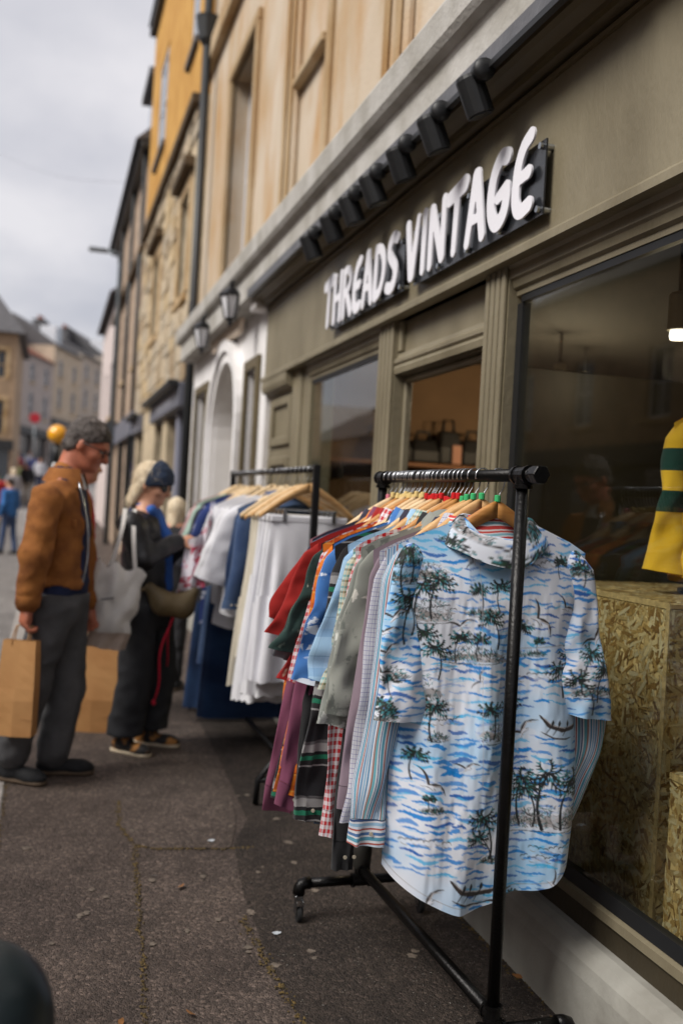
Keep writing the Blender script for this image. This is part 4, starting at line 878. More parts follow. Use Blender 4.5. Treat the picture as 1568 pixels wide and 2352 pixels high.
# ================================================================== CLOTH MATERIALS
def cloth(name, rough=.85, bump=.15):
    m, t, b = newmat(name); b.inputs['Roughness'].default_value = rough; b.inputs['Specular IOR Level'].default_value = .25
    b.inputs['Sheen Weight'].default_value = .15
    uv = N(t, 'ShaderNodeUVMap'); uv.uv_map = 'UVMap'
    nz_ = N(t, 'ShaderNodeTexNoise'); nz_.inputs['Scale'].default_value = 420; nz_.inputs['Detail'].default_value = 2; t.links.new(uv.outputs[0], nz_.inputs['Vector'])
    bp = N(t, 'ShaderNodeBump'); bp.inputs['Strength'].default_value = bump; bp.inputs['Distance'].default_value = .002; t.links.new(nz_.outputs[0], bp.inputs['Height']); t.links.new(bp.outputs[0], b.inputs['Normal'])
    return m, t, b, uv
def bands(t, val, stops):
    r = N(t, 'ShaderNodeValToRGB'); r.color_ramp.interpolation = 'CONSTANT'; el = r.color_ramp.elements
    el[0].position = 0; el[0].color = stops[0][1]; el[1].position = stops[1][0]; el[1].color = stops[1][1]
    for p, c in stops[2:]: e = el.new(p); e.color = c
    t.links.new(val, r.inputs[0]); return r.outputs[0]
def fract(t, uv, axis, period, wob=0):
    sp = N(t, 'ShaderNodeSeparateXYZ'); src = uv.outputs[0]
    if wob:
        n = N(t, 'ShaderNodeTexNoise'); n.inputs['Scale'].default_value = 18; t.links.new(uv.outputs[0], n.inputs['Vector'])
        mx_ = N(t, 'ShaderNodeMix', data_type='VECTOR'); mx_.inputs[0].default_value = wob; t.links.new(uv.outputs[0], mx_.inputs[4]); t.links.new(n.outputs['Color'], mx_.inputs[5]); src = mx_.outputs[1]
    t.links.new(src, sp.inputs[0])
    d = N(t, 'ShaderNodeMath', operation='DIVIDE'); d.inputs[1].default_value = period; t.links.new(sp.outputs[axis], d.inputs[0])
    f = N(t, 'ShaderNodeMath', operation='FRACT'); t.links.new(d.outputs[0], f.inputs[0]); return f.outputs[0]
def mixc(t, a, b, f=.5, mode='MIX'):
    m = N(t, 'ShaderNodeMix', data_type='RGBA', blend_type=mode)
    if hasattr(f, 'links') or not isinstance(f, (int, float)): t.links.new(f, m.inputs[0])
    else: m.inputs[0].default_value = f
    for i, c in ((6, a), (7, b)):
        if isinstance(c, tuple): m.inputs[i].default_value = c
        else: t.links.new(c, m.inputs[i])
    return m.outputs[2]
def wash(t, uv, colour, amt=.12, scale=7):
    n = N(t, 'ShaderNodeTexNoise'); n.inputs['Scale'].default_value = scale; n.inputs['Detail'].default_value = 4; t.links.new(uv.outputs[0], n.inputs['Vector'])
    r = N(t, 'ShaderNodeValToRGB'); r.color_ramp.elements[0].color = (1-amt*2,)*3+(1,); r.color_ramp.elements[1].color = (1, 1, 1, 1); r.color_ramp.elements[0].position = .3; r.color_ramp.elements[1].position = .7
    t.links.new(n.outputs[0], r.inputs[0]); return mixc(t, colour, r.outputs[0], 1.0, 'MULTIPLY')
def c_plain(name, c, amt=.12, **k):
    m, t, b, uv = cloth(name, **k); t.links.new(wash(t, uv, c, amt), b.inputs['Base Color']); return m
def c_stripe(name, stops, period, axis=0, wob=0, **k):
    m, t, b, uv = cloth(name, **k); t.links.new(wash(t, uv, bands(t, fract(t, uv, axis, period, wob), stops), .06), b.inputs['Base Color']); return m
def c_plaid(name, su, pu, sv, pv, f=.5, mode='MIX', **k):
    m, t, b, uv = cloth(name, **k); t.links.new(wash(t, uv, mixc(t, bands(t, fract(t, uv, 0, pu), su), bands(t, fract(t, uv, 1, pv), sv), f, mode), .06), b.inputs['Base Color']); return m
def c_blotch(name, base, layers, **k):
    """base colour with blotches: (colour, scale, threshold, stretch)"""
    m, t, b, uv = cloth(name, **k); cur = wash(t, uv, base, .1)
    for i, (c, sc, th, st) in enumerate(layers):
        mp = N(t, 'ShaderNodeMapping'); mp.inputs['Scale'].default_value = st; mp.inputs['Location'].default_value = (i*3.1, i*1.7, 0); mp.inputs['Rotation'].default_value = (0, 0, .5*i); t.links.new(uv.outputs[0], mp.inputs[0])
        n = N(t, 'ShaderNodeTexNoise'); n.inputs['Scale'].default_value = sc; n.inputs['Detail'].default_value = 5; n.inputs['Roughness'].default_value = .6; t.links.new(mp.outputs[0], n.inputs['Vector'])
        r = N(t, 'ShaderNodeValToRGB'); r.color_ramp.elements[0].position = th; r.color_ramp.elements[1].position = th+.03; r.color_ramp.elements[0].color = (0, 0, 0, 1); r.color_ramp.elements[1].color = (1, 1, 1, 1); t.links.new(n.outputs[0], r.inputs[0])
        cur = mixc(t, cur, c, r.outputs[0])
    t.links.new(cur, b.inputs['Base Color']); return m
def denim(name, c, c2):
    m, t, b, uv = cloth(name, .9, .3); n = N(t, 'ShaderNodeTexNoise'); n.inputs['Scale'].default_value = 5; n.inputs['Detail'].default_value = 6; t.links.new(uv.outputs[0], n.inputs['Vector'])
    r = N(t, 'ShaderNodeValToRGB'); r.color_ramp.elements[0].color = c2; r.color_ramp.elements[1].color = c; r.color_ramp.elements[0].position = .35; r.color_ramp.elements[1].position = .7; t.links.new(n.outputs[0], r.inputs[0]); t.links.new(r.outputs[0], b.inputs['Base Color']); return m
def c_print():
    m, t, b, uv = cloth('printed_viscose', .62, .06); a = N(t, 'ShaderNodeVertexColor'); a.layer_name = 'print'; t.links.new(a.outputs[0], b.inputs['Base Color']); return m

# ================================================================== GARMENT GENERATOR
def grid_faces(nu, nv, wrap=False, off=0, flip=False):
    i = np.arange(nu if wrap else nu-1); j = np.arange(nv-1); I, J = np.meshgrid(i, j, indexing='ij'); I2 = (I+1) % nu
    F = np.stack([I*nv+J, I2*nv+J, I2*nv+J+1, I*nv+J+1], -1).reshape(-1, 4)+off
    return F[:, ::-1] if flip else F
def sm(a, b, x): t = np.clip((x-a)/(b-a), 0, 1); return t*t*(3-2*t)
M_BTN = mat('shirt_button', S(205, 195, 175), .35, .05, 10)
def shirt(name, label, org, mt, Ws=.26, L=.78, sl=.24, out=.09, thick=.018, seed=0, res=(40, 40), sres=(20, 22), long=False, collar=True, back_near=True, amp=.010, belly=0., slw=.085, group='shirts on the pipe rack', dy=(-.0, .0), paint=None, cuff_m=None, hem=None, category='shirt', neck=.078, collar_m=None, lean=0., slift=0., sth=None, inx=.0, dipnear=None, flat=False, crump=1., cres=(33, 1), tilt=.008, bulge=(0., 0.), flare=False):
    ox, oy, oz = org; T = empty(name, (ox, oy, oz-.5), label, category, group)
    sth = sth if sth is not None else thick
    rs = np.random.RandomState(seed+5); ph = rs.rand(8)*6.28
    zt = lambda x, nk: -.035-.40*np.maximum(np.abs(x)-neck, 0)-.25*np.maximum(np.abs(x)-(Ws-.05), 0)**1.0*.6
    def body_y(u, v): return amp*.55*sm(.45, 1., v)*np.sin(u*13+ph[5]+v*2.5)*(.5+.5*np.sin(u*3.3+ph[6]))*(1-np.abs(u)**4)+amp*.35*np.sin((u*np.sign(u)*6+v*16)+ph[7])*np.exp(-((v-.18)/.12)**2)*np.clip(np.abs(u)-.25, 0, 1)+amp*sm(.08, .6, v)*(1.0*np.sin(u*5.2+ph[0]+v*1.2)+.7*np.sin(u*9.1+ph[1]-v*2)+.9*vnoise(u*3.1+seed, v*2.3+seed*.7, 3.3))+lean*v
    def sheet_(sgn, nu, nv):
        u = np.linspace(-1, 1, nu)[:, None]; v = np.linspace(0, 1, nv)[None, :]
        hw = Ws*(1-.10*sm(.0, .22, v)+.06*sm(.3, 1., v)+.02*np.sin(v*7+ph[3]))-inx*sm(0, .2, v)
        isback = (sgn < 0) == back_near
        dip = (.012 if isback else .075)
        if dipnear is not None: dip = dipnear if sgn < 0 else .01
        ztop = zt(u*Ws, neck)-dip*np.clip(1-(u*Ws/neck)**2, 0, 1)
        hz = -L+(hem(u, sgn) if hem else .035*np.abs(u)**3*1.0)
        x = u*hw+.006*np.sin(v*9+ph[4])*v*np.abs(u); z = (1-v)*ztop+v*hz
        th = thick*(sm(-.05, .2, v))*(np.clip(1-np.abs(u)**2.4, 0, 1)**.5)*(1+belly*sm(.3, 1, v)) + (.030*np.clip(1-(u*Ws/neck)**2, 0, 1)**.5*(1-sm(0, .1, v)))
        th = np.maximum(th, 0)
        y = sgn*th+body_y(u, v)+ .0022*vnoise(u*22+seed, v*26, 1.5)*sm(.05, .3, v)*(1-np.abs(u)**6)
        return np.broadcast_arrays(x, y, z)
    Vs = []; Fs = []; UV = []; off = 0
    for sgn in (-1, 1):
        nu, nv = res; x, y, z = sheet_(sgn, nu, nv); Vs.append(np.stack([x+ox, y+oy, z+oz], -1).reshape(-1, 3)); UV.append(np.stack([x+.5, z], -1).reshape(-1, 2)); Fs.append(grid_faces(nu, nv, False, off, sgn > 0)); off += nu*nv
    V = np.concatenate(Vs); U = np.concatenate(UV)
    raw('shirt_body', V, np.concatenate(Fs), mt, T, True, U, paint('body', U[:, 0]-.5, U[:, 1]) if paint else None)
    for s in (-1, 1):
        nu, nv = sres; a = np.linspace(0, 2*PI, nu, endpoint=False)[:, None]; tmax = .91 if long else 1.
        def sleeve_pts(t, k=1.):
            ot = out[0 if s < 0 else 1] if isinstance(out, tuple) else out
            s_l = sl[0 if s < 0 else 1] if isinstance(sl, tuple) else sl
            cap = np.sqrt(np.clip(t/.10, 0, 1)); A = (slw*(1-.30*t)+(.02*t if not long else -.012*t))*k; B = (sth*1.15*(1-.2*t))
            if flare: A = slw*(.60+.55*t)*k
            xo = Ws+.004+bulge[0 if s < 0 else 1]*np.sin(PI*np.clip(t, 0, 1))**1.5+ot*(t**.85)+.012*np.sin(t*6+ph[5]+s)*t
            cx = xo-A*(.35+.65*cap)-(1-cap)*.02
            z0 = zt(Ws, neck)
            zz = z0-.0-s_l*t*1.0-.03*(1-cap)*0
            xx = cx+A*cap*np.cos(a)+.006*crump*vnoise(np.cos(a)*1.4+seed, t*5+s, 2.2+np.sin(a))*t
            yy = B*cap*np.sin(a)*(1+.3*np.sin(t*5+ph[6]))-tilt*np.cos(a)*cap*(1-.4*t)+.5*tilt*(1-t)+(dy[0 if s < 0 else 1])*t+.010*crump*sm(.1, .6, t)*(vnoise(np.cos(a)*1.5+seed, t*4+s*3, .7+np.sin(a)*.3)+.5*vnoise(np.cos(a)*3+seed, t*9+s*3, 5.7))+body_y(np.array(float(s)), t*.3)
            zz = zz+(A*np.cos(a)*s)*(-.30*ot/.1+.1)*t+slift*t
            # shoulder cap follows the slope
            zz = zz-(1-cap)*.0+(-.40)*np.minimum(0, (xx-Ws))*(1-sm(0, .25, t))
            return xx*s if True else xx, yy, zz
        t = np.linspace(0, tmax, nv)[None, :]; x, y, z = sleeve_pts(t); x, y, z = np.broadcast_arrays(x, y, z)
        V = np.stack([x+ox, y+oy, z+oz], -1).reshape(-1, 3); U = np.stack([np.broadcast_to((a-PI)*slw*.75+.5+s*.7, x.shape), z], -1).reshape(-1, 2)
        pu = np.stack([x, z], -1).reshape(-1, 2)
        sv = raw('sleeve', V, grid_faces(nu, nv, True, 0, s > 0), mt, T, True, U, paint('sleeve%d' % s, pu[:, 0], pu[:, 1]) if paint else None)
        if long:
            t = np.linspace(tmax+.002, 1.0, 5)[None, :]; x, y, z = sleeve_pts(t, 1.02); x, y, z = np.broadcast_arrays(x, y, z)
            V = np.stack([x+ox, y+oy, z+oz], -1).reshape(-1, 3); U = np.stack([np.broadcast_to((a-PI)*slw*.75+.5, x.shape), z], -1).reshape(-1, 2)
            cf = raw('cuff', V, grid_faces(nu, 5, True, 0, s > 0), cuff_m or mt, sv, True, U)
            for bx in (-.012, .014):
                kq = int(nu*.72); p = V.reshape(nu, 5, 3)[kq, 2]; q = MB(); q.lathe((p[0]+bx, p[1]-.003, p[2]), [(.0055, 0), (.0055, .002), (.003, .0026)], 8, ax=1); q.build('button', M_BTN, cf)
    if collar:
        na = cres[0]; cen = -PI/2 if (back_near or dipnear is not None) else PI/2
        th = cen+np.linspace(-.86*PI, .86*PI, na)
        prof = [(0, -.010), (-.002, .022), (.004, .034), (.014, .036), (.026, .012), (.036, -.016), (.043, -.036)]
        if flat: prof = [(0, -.010), (-.002, .012), (.004, .020), (.014, .019), (.030, .002), (.046, -.022), (.056, -.046)]
        pr = np.array(prof); npf = 1+(len(prof)-1)*cres[1]; tt = np.linspace(0, len(prof)-1, npf); prof = [(float(np.interp(t_, np.arange(len(pr)), pr[:, 0])), float(np.interp(t_, np.arange(len(pr)), pr[:, 1]))) for t_ in tt]
        V = []; U = []
        for i, q in enumerate(th):
            fr_ = abs(i/(na-1)*2-1)
            for j, (dr, dz) in enumerate(prof):
                jj = j/(npf-1)*6; sc_ = 1+.35*fr_**4*(jj > 3); rx, ry = neck*.98+dr*sc_*1.1, (.034+dr*sc_*.8) if not flat else (.028+dr*sc_*.5)
                if dipnear is not None: drop = dipnear*max(0, -math.sin(q))+.0
                else: drop = .055*max(0, math.sin(q)*(1 if back_near else -1))
                zz = -.045+dz*(1+.15*math.sin(3*q+ph[2]))-drop+.010*vnoise(q*1.7+seed, jj*.5, .5)*min(1, jj/3)
                V.append((ox+rx*math.cos(q), oy+ry*math.sin(q), oz+float(zz))); U.append((.5+q*.08, dz))
        V = np.array(V, float); U = np.array(U)
        raw('collar', V, grid_faces(na, len(prof), False, 0, True), collar_m or mt, T, True, U, paint('collar', (U[:, 0]-.5)*.9-.0, U[:, 1]*1.2-.3) if paint else None)
    return T

WOODC = [mat('hanger_wood_%s' % n, c, .55, .18, 5, .08, 60, stretch=(2, 14, 14), col2=c2) for n, c, c2 in (('honey', S(220, 178, 124), S(200, 152, 96)), ('pale', S(230, 204, 164), S(214, 180, 132)), ('amber', S(204, 146, 80), S(178, 118, 58)))]
M_WIRE = mat('hook_steel', S(190, 192, 196), .28, .1, 20, metal=1.0)
def hanger(x, y, zrail, rr, wood, ring_c, label, group, hw=.215, rot=0., zdrop=.075, ringname='plain'):
    H = empty('coat_hanger', (x, y, zrail-.2), label, 'hanger', group); R0 = rr+.0045
    pts = [(x+R0*math.cos(q), y, zrail+R0*math.sin(q)) for q in np.linspace(math.radians(-25), math.radians(200), 12)]
    p_end = (x, y, zrail-zdrop)
    # the open side hangs free, the stem swings back to the middle
    pts = [(x-(px-x), py, pz) for px, py, pz in pts]
    lx = pts[-1]
    pts += [(x+R0*.75, y, zrail-rr-.014), (x+.006, y, zrail-rr-.03), p_end]
    q = MB(); q.tube(pts, .0021, 6); q.build('hook', M_WIRE, H, smooth=True)
    z0 = zrail-zdrop
    for s in (-1, 1):
        n = 12; ts = np.linspace(0, 1, n); V = []
        for t in ts:
            cx = x+s*hw*t*math.cos(rot); cz = z0-.012-.145*t**1.15+.006*math.sin(t*PI); hh = .0235*(1-.5*t); wy = .0055+.005*t; cy = y+.012*t*t+s*hw*t*math.sin(rot)
            V += [(cx, cy-wy, cz-hh), (cx, cy+wy, cz-hh), (cx, cy+wy*1.02, cz+hh*.6), (cx, cy+wy*.5, cz+hh), (cx, cy-wy*.5, cz+hh), (cx, cy-wy*1.02, cz+hh*.6)]
        F = [(i*6+k, (i+1)*6+k, (i+1)*6+(k+1) % 6, i*6+(k+1) % 6) for i in range(n-1) for k in range(6)]+[tuple(range(6)), tuple((n-1)*6+k for k in reversed(range(6)))]
        mb = MB(); mb.add(V, F); mb.build('hanger_arm', wood, H, smooth=True)
    if ring_c is not None:
        q = MB(); q.lathe((x, y, z0+.006), [(.006, 0), (.0085, .002), (.0085, .017), (.006, .019)], 10); q.build('size_ring', ring_c, H)
    return H

# ================================================================== PIPE RACK (near)
RZ = 1.515; RX0, RY0 = 1.122, 2.25; RX1, RY1 = 1.095, 3.255
RK = empty('pipe_clothes_rack', (1.12, 2.8, 0), 'black iron pipe clothes rack on casters crowded with shirts', 'clothes rack')
PR = .0165
def pipe(name, pts, r=PR, n=14): q = MB(); q.tube(pts, r, n); return q.build(name, M_PIPE, RK, smooth=True)
pipe('hanging_rail', [(RX0+.003, RY0-.06, RZ), (RX1, RY1+.03, RZ)])
pipe('post', [(RX0, RY0, .13), (RX0, RY0, RZ)]); pipe('post', [(RX1, RY1, .13), (RX1, RY1, RZ)])
pipe('bottom_rail', [(RX0, RY0+.01, .165), (RX1, RY1-.01, .165)])
dirr = np.array([RX1-RX0, RY1-RY0]); dirr /= np.linalg.norm(dirr); perp = np.array([dirr[1], -dirr[0]])
def tee(c, ax, r=.0225, l=.034, nm='tee_fitting'):
    c = np.array(c); q = MB()
    for a in ax:
        a = np.array(a, float); q.tube([c-a*0, c+a*l*.72, c+a*l*.73, c+a*l], [r*.93, r*.93, r*1.08, r*1.08], 14)
    return q.build(nm, M_PIPE, RK, smooth=False)
d3 = np.array([dirr[0], dirr[1], 0]); p3 = np.array([perp[0], perp[1], 0]); z3 = np.array([0, 0, 1.0])
tee((RX0, RY0, RZ), [d3, -d3, -z3]); tee((RX1, RY1, RZ), [d3, -d3, -z3])
q = MB(); c = np.array([RX0, RY0, RZ])-d3*.048; q.tube([c, c-d3*.014], .021, 14); q.tube([c-d3*.0142, c-d3*.046], .0245, 6); q.build('hex_plug', M_PIPE, RK, bevel=.002)
for (x, y) in ((RX0, RY0), (RX1, RY1)):
    tee((x, y, .125), [p3, -p3, z3]); tee((x, y, .165), [z3*.9, -z3*.9, d3 if y < 2.6 else -d3], .0215, .03)
    for s in (-1, 1):
        e = np.array([x, y, .125])+p3*s*.205
        pipe('foot_bar', [np.array([x, y, .125])+p3*s*.02, e-p3*s*.01])
        q = MB(); q.tube([e-p3*s*.022, e-p3*s*.004, e+p3*s*.008-z3*.004, e+p3*s*.014-z3*.014, e+p3*s*.016-z3*.034], [.021, .0205, .0205, .0205, .0215], 14); q.build('elbow_fitting', M_PIPE, RK, smooth=True)
        b = e+p3*s*.016
        cs = MB(); cs.box(b[0]-.014, b[0]+.014, b[1]-.018, b[1]+.018, .072, .09); cs.box(b[0]-.013, b[0]-.010, b[1]-.030, b[1]+.006, .026, .074); cs.box(b[0]+.010, b[0]+.013, b[1]-.030, b[1]+.006, .026, .074); fk = cs.build('caster_fork', M_CHROME, RK, bevel=.002)
        w = MB(); w.lathe((b[0]-.0085, b[1]-.016, .0265), [(.004, 0), (.022, 0), (.0262, .003), (.0262, .014), (.022, .017), (.004, .017)], 18, ax=0); w.build('caster_wheel', mat('rubber', S(30, 30, 31), .7, .1, 20), fk, smooth=False)
# joint collar with tape on the far post
q = MB(); q.lathe((RX1, RY1, .15), [(.024, .012), (.030, .02), (.034, .075), (.032, .13)], 14); q.build('post_sleeve', mat('grey_sleeve', S(58, 56, 52), .7, .2, 20), RK, smooth=True)
q = MB(); q.lathe((RX1, RY1, .15), [(.0325, .131), (.033, .165)], 14); q.build('post_band', mat('tan_tape', S(176, 128, 84), .6, .1, 20), RK, smooth=True)

# ================================================================== THE PALM PRINT (flat print, drawn stroke by stroke in cloth space)
class Canvas:
    def __init__(s, x0=-.46, x1=.46, z0=-1.08, z1=.06, r=.00125):
        s.x0, s.z0, s.r = x0, z0, r; s.nx, s.nz = int((x1-x0)/r), int((z1-z0)/r)
        s.a = np.zeros((s.nx, s.nz, 3), np.float32)
    def stroke(s, P, w0, w1, c, al=1.0, taper=True, rough=.0):
        P = np.asarray(P, float); n = len(P)-1; wm = max(w0, w1)+2*s.r
        lo = P.min(0)-wm; hi = P.max(0)+wm
        i0, j0 = max(0, int((lo[0]-s.x0)/s.r)), max(0, int((lo[1]-s.z0)/s.r)); i1, j1 = min(s.nx, int((hi[0]-s.x0)/s.r)+2), min(s.nz, int((hi[1]-s.z0)/s.r)+2)
        if i1 <= i0 or j1 <= j0: return
        X = (s.x0+s.r*np.arange(i0, i1))[:, None]; Z = (s.z0+s.r*np.arange(j0, j1))[None, :]
        D = np.full((i1-i0, j1-j0), 9.0)
        for k in range(n):
            a, b = P[k], P[k+1]; ba = b-a; t = np.clip(((X-a[0])*ba[0]+(Z-a[1])*ba[1])/(ba@ba+1e-12), 0, 1)
            g = (k+t)/n; w = w0+(w1-w0)*g
            if taper: w = w*np.sqrt(np.clip(4*g*(1-g)+.08, 0, 1))
            D = np.minimum(D, np.hypot(X-a[0]-t*ba[0], Z-a[1]-t*ba[1])-w)
        if rough: D = D+rough*vnoise(X*260, Z*500, 1.0)
        m = np.clip(.5-D/s.r/1.4, 0, 1)[..., None]*al
        q = s.a[i0:i1, j0:j1]; q[...] = q*(1-m)+np.array(c[:3])*m
    def sample(s, x, z):
        fi = np.clip((x-s.x0)/s.r, 0, s.nx-2); fj = np.clip((z-s.z0)/s.r, 0, s.nz-2); i = fi.astype(int); j = fj.astype(int); u = (fi-i)[:, None]; v = (fj-j)[:, None]
        r = s.a[i, j]*(1-u)*(1-v)+s.a[i+1, j]*u*(1-v)+s.a[i, j+1]*(1-u)*v+s.a[i+1, j+1]*u*v
        return np.concatenate([r, np.ones((len(r), 1))], 1)
PB = dict(white=S(226, 230, 240), pale=S(150, 202, 240), blue=S(0, 132, 214), deep=S(0, 94, 180), sky=S(84, 184, 234), dark=S(34, 36, 38), green=S(38, 66, 48), teal=S(70, 140, 150), grey=S(150, 144, 142), lgrey=S(190, 186, 188), brown=S(62, 54, 52))
def arc(p, q, bow, n=6):
    p, q = np.array(p, float), np.array(q, float); d = q-p; nn = np.array([-d[1], d[0]]); t = np.linspace(0, 1, n)[:, None]
    return p+d*t+nn*bow*4*t*(1-t)
rp_ = random.Random(5)
def P_palm(C, x, z, h, lean=0.):
    top = np.array([x+lean*h, z+h]); C.stroke(arc((x, z), top, .12*(1 if lean >= 0 else -1), 7), .0030*h/.1, .0018*h/.1, PB['dark'], taper=False)
    for k in range(5): t = .12+.16*k; p = np.array([x, z])*(1-t)+top*t; C.stroke([p-np.array([.0022, 0]), p+np.array([.002, .0008])], .0007, .0007, PB['lgrey'], .8, False)
    h = h*.88; n = 9; R = .46*h
    for k in range(n):
        an = math.radians(-40+260*k/(n-1)+rp_.uniform(-8, 8)); e = top+R*rp_.uniform(.85, 1.15)*np.array([math.cos(an), math.sin(an)*.7-.22])
        A = arc(top, e, -.18*(1 if math.cos(an) > 0 else -1)*-1*-1, 6); C.stroke(A, .0018, .0009, PB['dark'], taper=False)
        for i in range(1, 6):
            for sd in (-1, 1):
                d = A[i]-A[i-1]; d = d/np.linalg.norm(d); nn = np.array([-d[1], d[0]])*sd; L = R*.26*(1-.07*i)
                C.stroke([A[i], A[i]+(d*.8+nn*.55-np.array([0, .35]))*L], .0027, .0009, [PB['dark'], PB['dark'], PB['green'], PB['dark'], PB['teal']][rp_.randint(0, 4)], 1, False)
def P_gull(C, x, z, s, rot=0.):
    c, sn = math.cos(rot), math.sin(rot); T = lambda L: np.array([(x+s*(a*c-b*sn), z+s*(a*sn+b*c)) for a, b in L])
    C.stroke(T([(-.1, .03), (.15, .25), (.45, .36), (.75, .30), (1.0, .12)]), .085*s, .035*s, PB['brown']); C.stroke(T([(0, 0), (-.2, .22), (-.42, .40), (-.66, .50), (-.95, .52)]), .085*s, .035*s, PB['brown'])
    C.stroke(T([(-.05, .02), (.5, .34), (.85, .1)]), .045*s, .02*s, PB['lgrey']); C.stroke(T([(-.25, -.15), (.1, .08), (.3, .02)]), .09*s, .06*s, PB['white']); C.stroke(T([(.22, .07), (.38, .04)]), .02*s, .015*s, PB['dark'])
    C.stroke(T([(-.3, -.2), (.0, -.02), (.3, -.04)]), .014*s, .014*s, PB['dark'])
def P_boat(C, x, z, s, rot=0.):
    c, sn = math.cos(rot), math.sin(rot); T = lambda L: np.array([(x+s*(a*c-b*sn), z+s*(a*sn+b*c)) for a, b in L])
    C.stroke(T([(-1, .35), (-.6, -.02), (0, -.16), (.6, -.08), (1, .18)]), .10*s, .08*s, PB['brown'], rough=.0008); C.stroke(T([(-.9, .3), (-.5, .02), (.1, -.08), (.8, .05)]), .02*s, .02*s, PB['lgrey'])
    for a in (-.5, -.2, .25): C.stroke(T([(a, 0), (a+.03, .22)]), .07*s, .04*s, PB['dark']); C.stroke(T([(a+.1, .15), (a-.25, -.4)]), .022*s, .022*s, PB['dark'])
    C.stroke(T([(-.9, -.3), (-.4, -.5), (.2, -.52), (.5, -.45)]), .035*s, .03*s, PB['brown'])
def P_island(C, x, z, w, h):
    for k in range(7): a = rp_.uniform(-.45, .45)*w; C.stroke(arc((x+a-w*.25, z+rp_.uniform(0, h*.5)), (x+a+w*.25, z+rp_.uniform(0, h*.5)), rp_.uniform(.03, .16)), h*.14, h*.08, [PB['grey'], PB['lgrey']][k % 2], .8, rough=.001)
    for k in range(int(w*1300)):
        a = rp_.uniform(-.5, .5)*w; b = rp_.uniform(0, h)*(1-(2*a/w)**2*.7); an = rp_.uniform(.2, 2.9); l = rp_.uniform(.005, .013)
        C.stroke(arc((x+a, z+b), (x+a+l*math.cos(an), z+b+l*math.sin(an)), .2, 4), .0011, .0006, [PB['dark'], PB['dark'], PB['green'], PB['teal']][rp_.randint(0, 3)])
    C.stroke(arc((x-w*.55, z-h*.05), (x+w*.55, z+h*.02), -.03), .0016, .001, PB['dark'], .8, rough=.001)
def P_birds(C, x, z, w):
    n = 5
    for k in range(n):
        a = x-w/2+w*k/n; b = z+rp_.uniform(-.006, .008); l = w/n
        C.stroke(arc((a, b), (a+l*.5, b+.003), .35, 5), .0016, .0009, PB['dark']); C.stroke(arc((a+l*.5, b+.003), (a+l*1.05, b+rp_.uniform(-.004, .01)), .3, 5), .0016, .0008, PB['dark'])
        C.stroke(arc((a+l*.2, b-.006), (a+l*.8, b-.008), -.2, 5), .0012, .0007, PB['grey'])
def P_sea(C, seed):
    R = random.Random(seed); X = (C.x0+C.r*np.arange(C.nx))[:, None]; Z = (C.z0+C.r*np.arange(C.nz))[None, :]
    w = np.clip(vnoise(X*7+seed, Z*11, 2.2)*1.4+.35, 0, 1)[..., None]*.75
    C.a[...] = np.array(PB['white'][:3])*(1-w)+np.array(PB['pale'][:3])*w
    z = C.z0
    while z < .06:
        x = C.x0+R.uniform(0, .05)
        while x < -C.x0:
            d = float(vnoise(x*5+seed, z*7, 4.4))
            if d > -.36:
                L = R.uniform(.03, .085); c = R.choice(['blue', 'blue', 'deep', 'sky', 'blue']); th = R.uniform(.0026, .0070 if d > .05 else .0044)
                n = 6; q0 = R.uniform(0, 6); slp = R.uniform(-.16, .06); P = [(x+L*k/n, z+.0030*math.sin(k*1.1+q0)+R.uniform(-.0008, .0008)+slp*L*k/n) for k in range(n+1)]
                C.stroke(P, th*.7, th, PB[c], R.uniform(.8, 1), rough=.0016)
                if R.random() < .35: C.stroke([(p[0]+.006, p[1]-.0055) for p in P[1:5]], th*.5, th*.3, PB['sky'], .8, rough=.001)
                x += L*R.uniform(.8, 1.5)
            else: x += R.uniform(.03, .07)
        z += R.uniform(.015, .022)
HX, HY, HZ = 1.138, 2.425, 1.435
def sp_(px, py): p = AY(px, py, 2.39); return p[0]-HX, p[2]-HZ
CB = Canvas(); P_sea(CB, 3)
def halo(C, x, z, r, al=.75): C.stroke([(x-r*.8, z), (x+r*.8, z)], r*.6, r*.6, PB['white'], al*.8, False)
for px, py, w, h in [(1110, 1405, .085, .018), (1085, 1510, .16, .04), (990, 1420, .11, .06), (1130, 1690, .09, .05), (1245, 1890, .20, .06), (1190, 1500, .05, .012), (1232, 1498, .045, .008), (1000, 1620, .07, .03), (1110, 1960, .05, .012), (965, 1625, .10, .10), (1300, 1880, .08, .05), (985, 1850, .06, .01), (1000, 1690, .05, .02), (1060, 1235, .10, .012), (1225, 1270, .12, .014), (1330, 1590, .08, .03), (985, 1330, .12, .05)]:
    x, z = sp_(px, py); halo(CB, x, z+h*.3, h*.9, .6); P_island(CB, x, z-.01, w, h)
for px, py, h, l in [(1100, 1408, .065, -.1), (1142, 1402, .068, .1), (1135, 1488, .085, -.25), (1190, 1500, .075, .1), (1045, 1520, .07, .15), (1090, 1515, .06, .1), (965, 1530, .09, .1), (1005, 1560, .085, -.1), (1118, 1690, .08, -.1), (1160, 1685, .085, .1), (1190, 1890, .12, .05), (1235, 1900, .15, .08), (1270, 1895, .13, .3), (1310, 1880, .09, .2), (1218, 1895, .1, -.2), (1110, 1960, .11, -.25), (1115, 1972, .075, -.6), (1232, 1500, .035, .1), (960, 1440, .11, .1), (990, 1420, .10, .2), (945, 1790, .07, .1), (975, 1855, .035, 0), (1290, 1600, .12, .3), (1320, 1620, .10, -.5), (1160, 2090, .05, .2), (985, 1700, .09, .1), (1290, 1330, .05, .1)]:
    x, z = sp_(px, py); P_palm(CB, x, z, h, l)
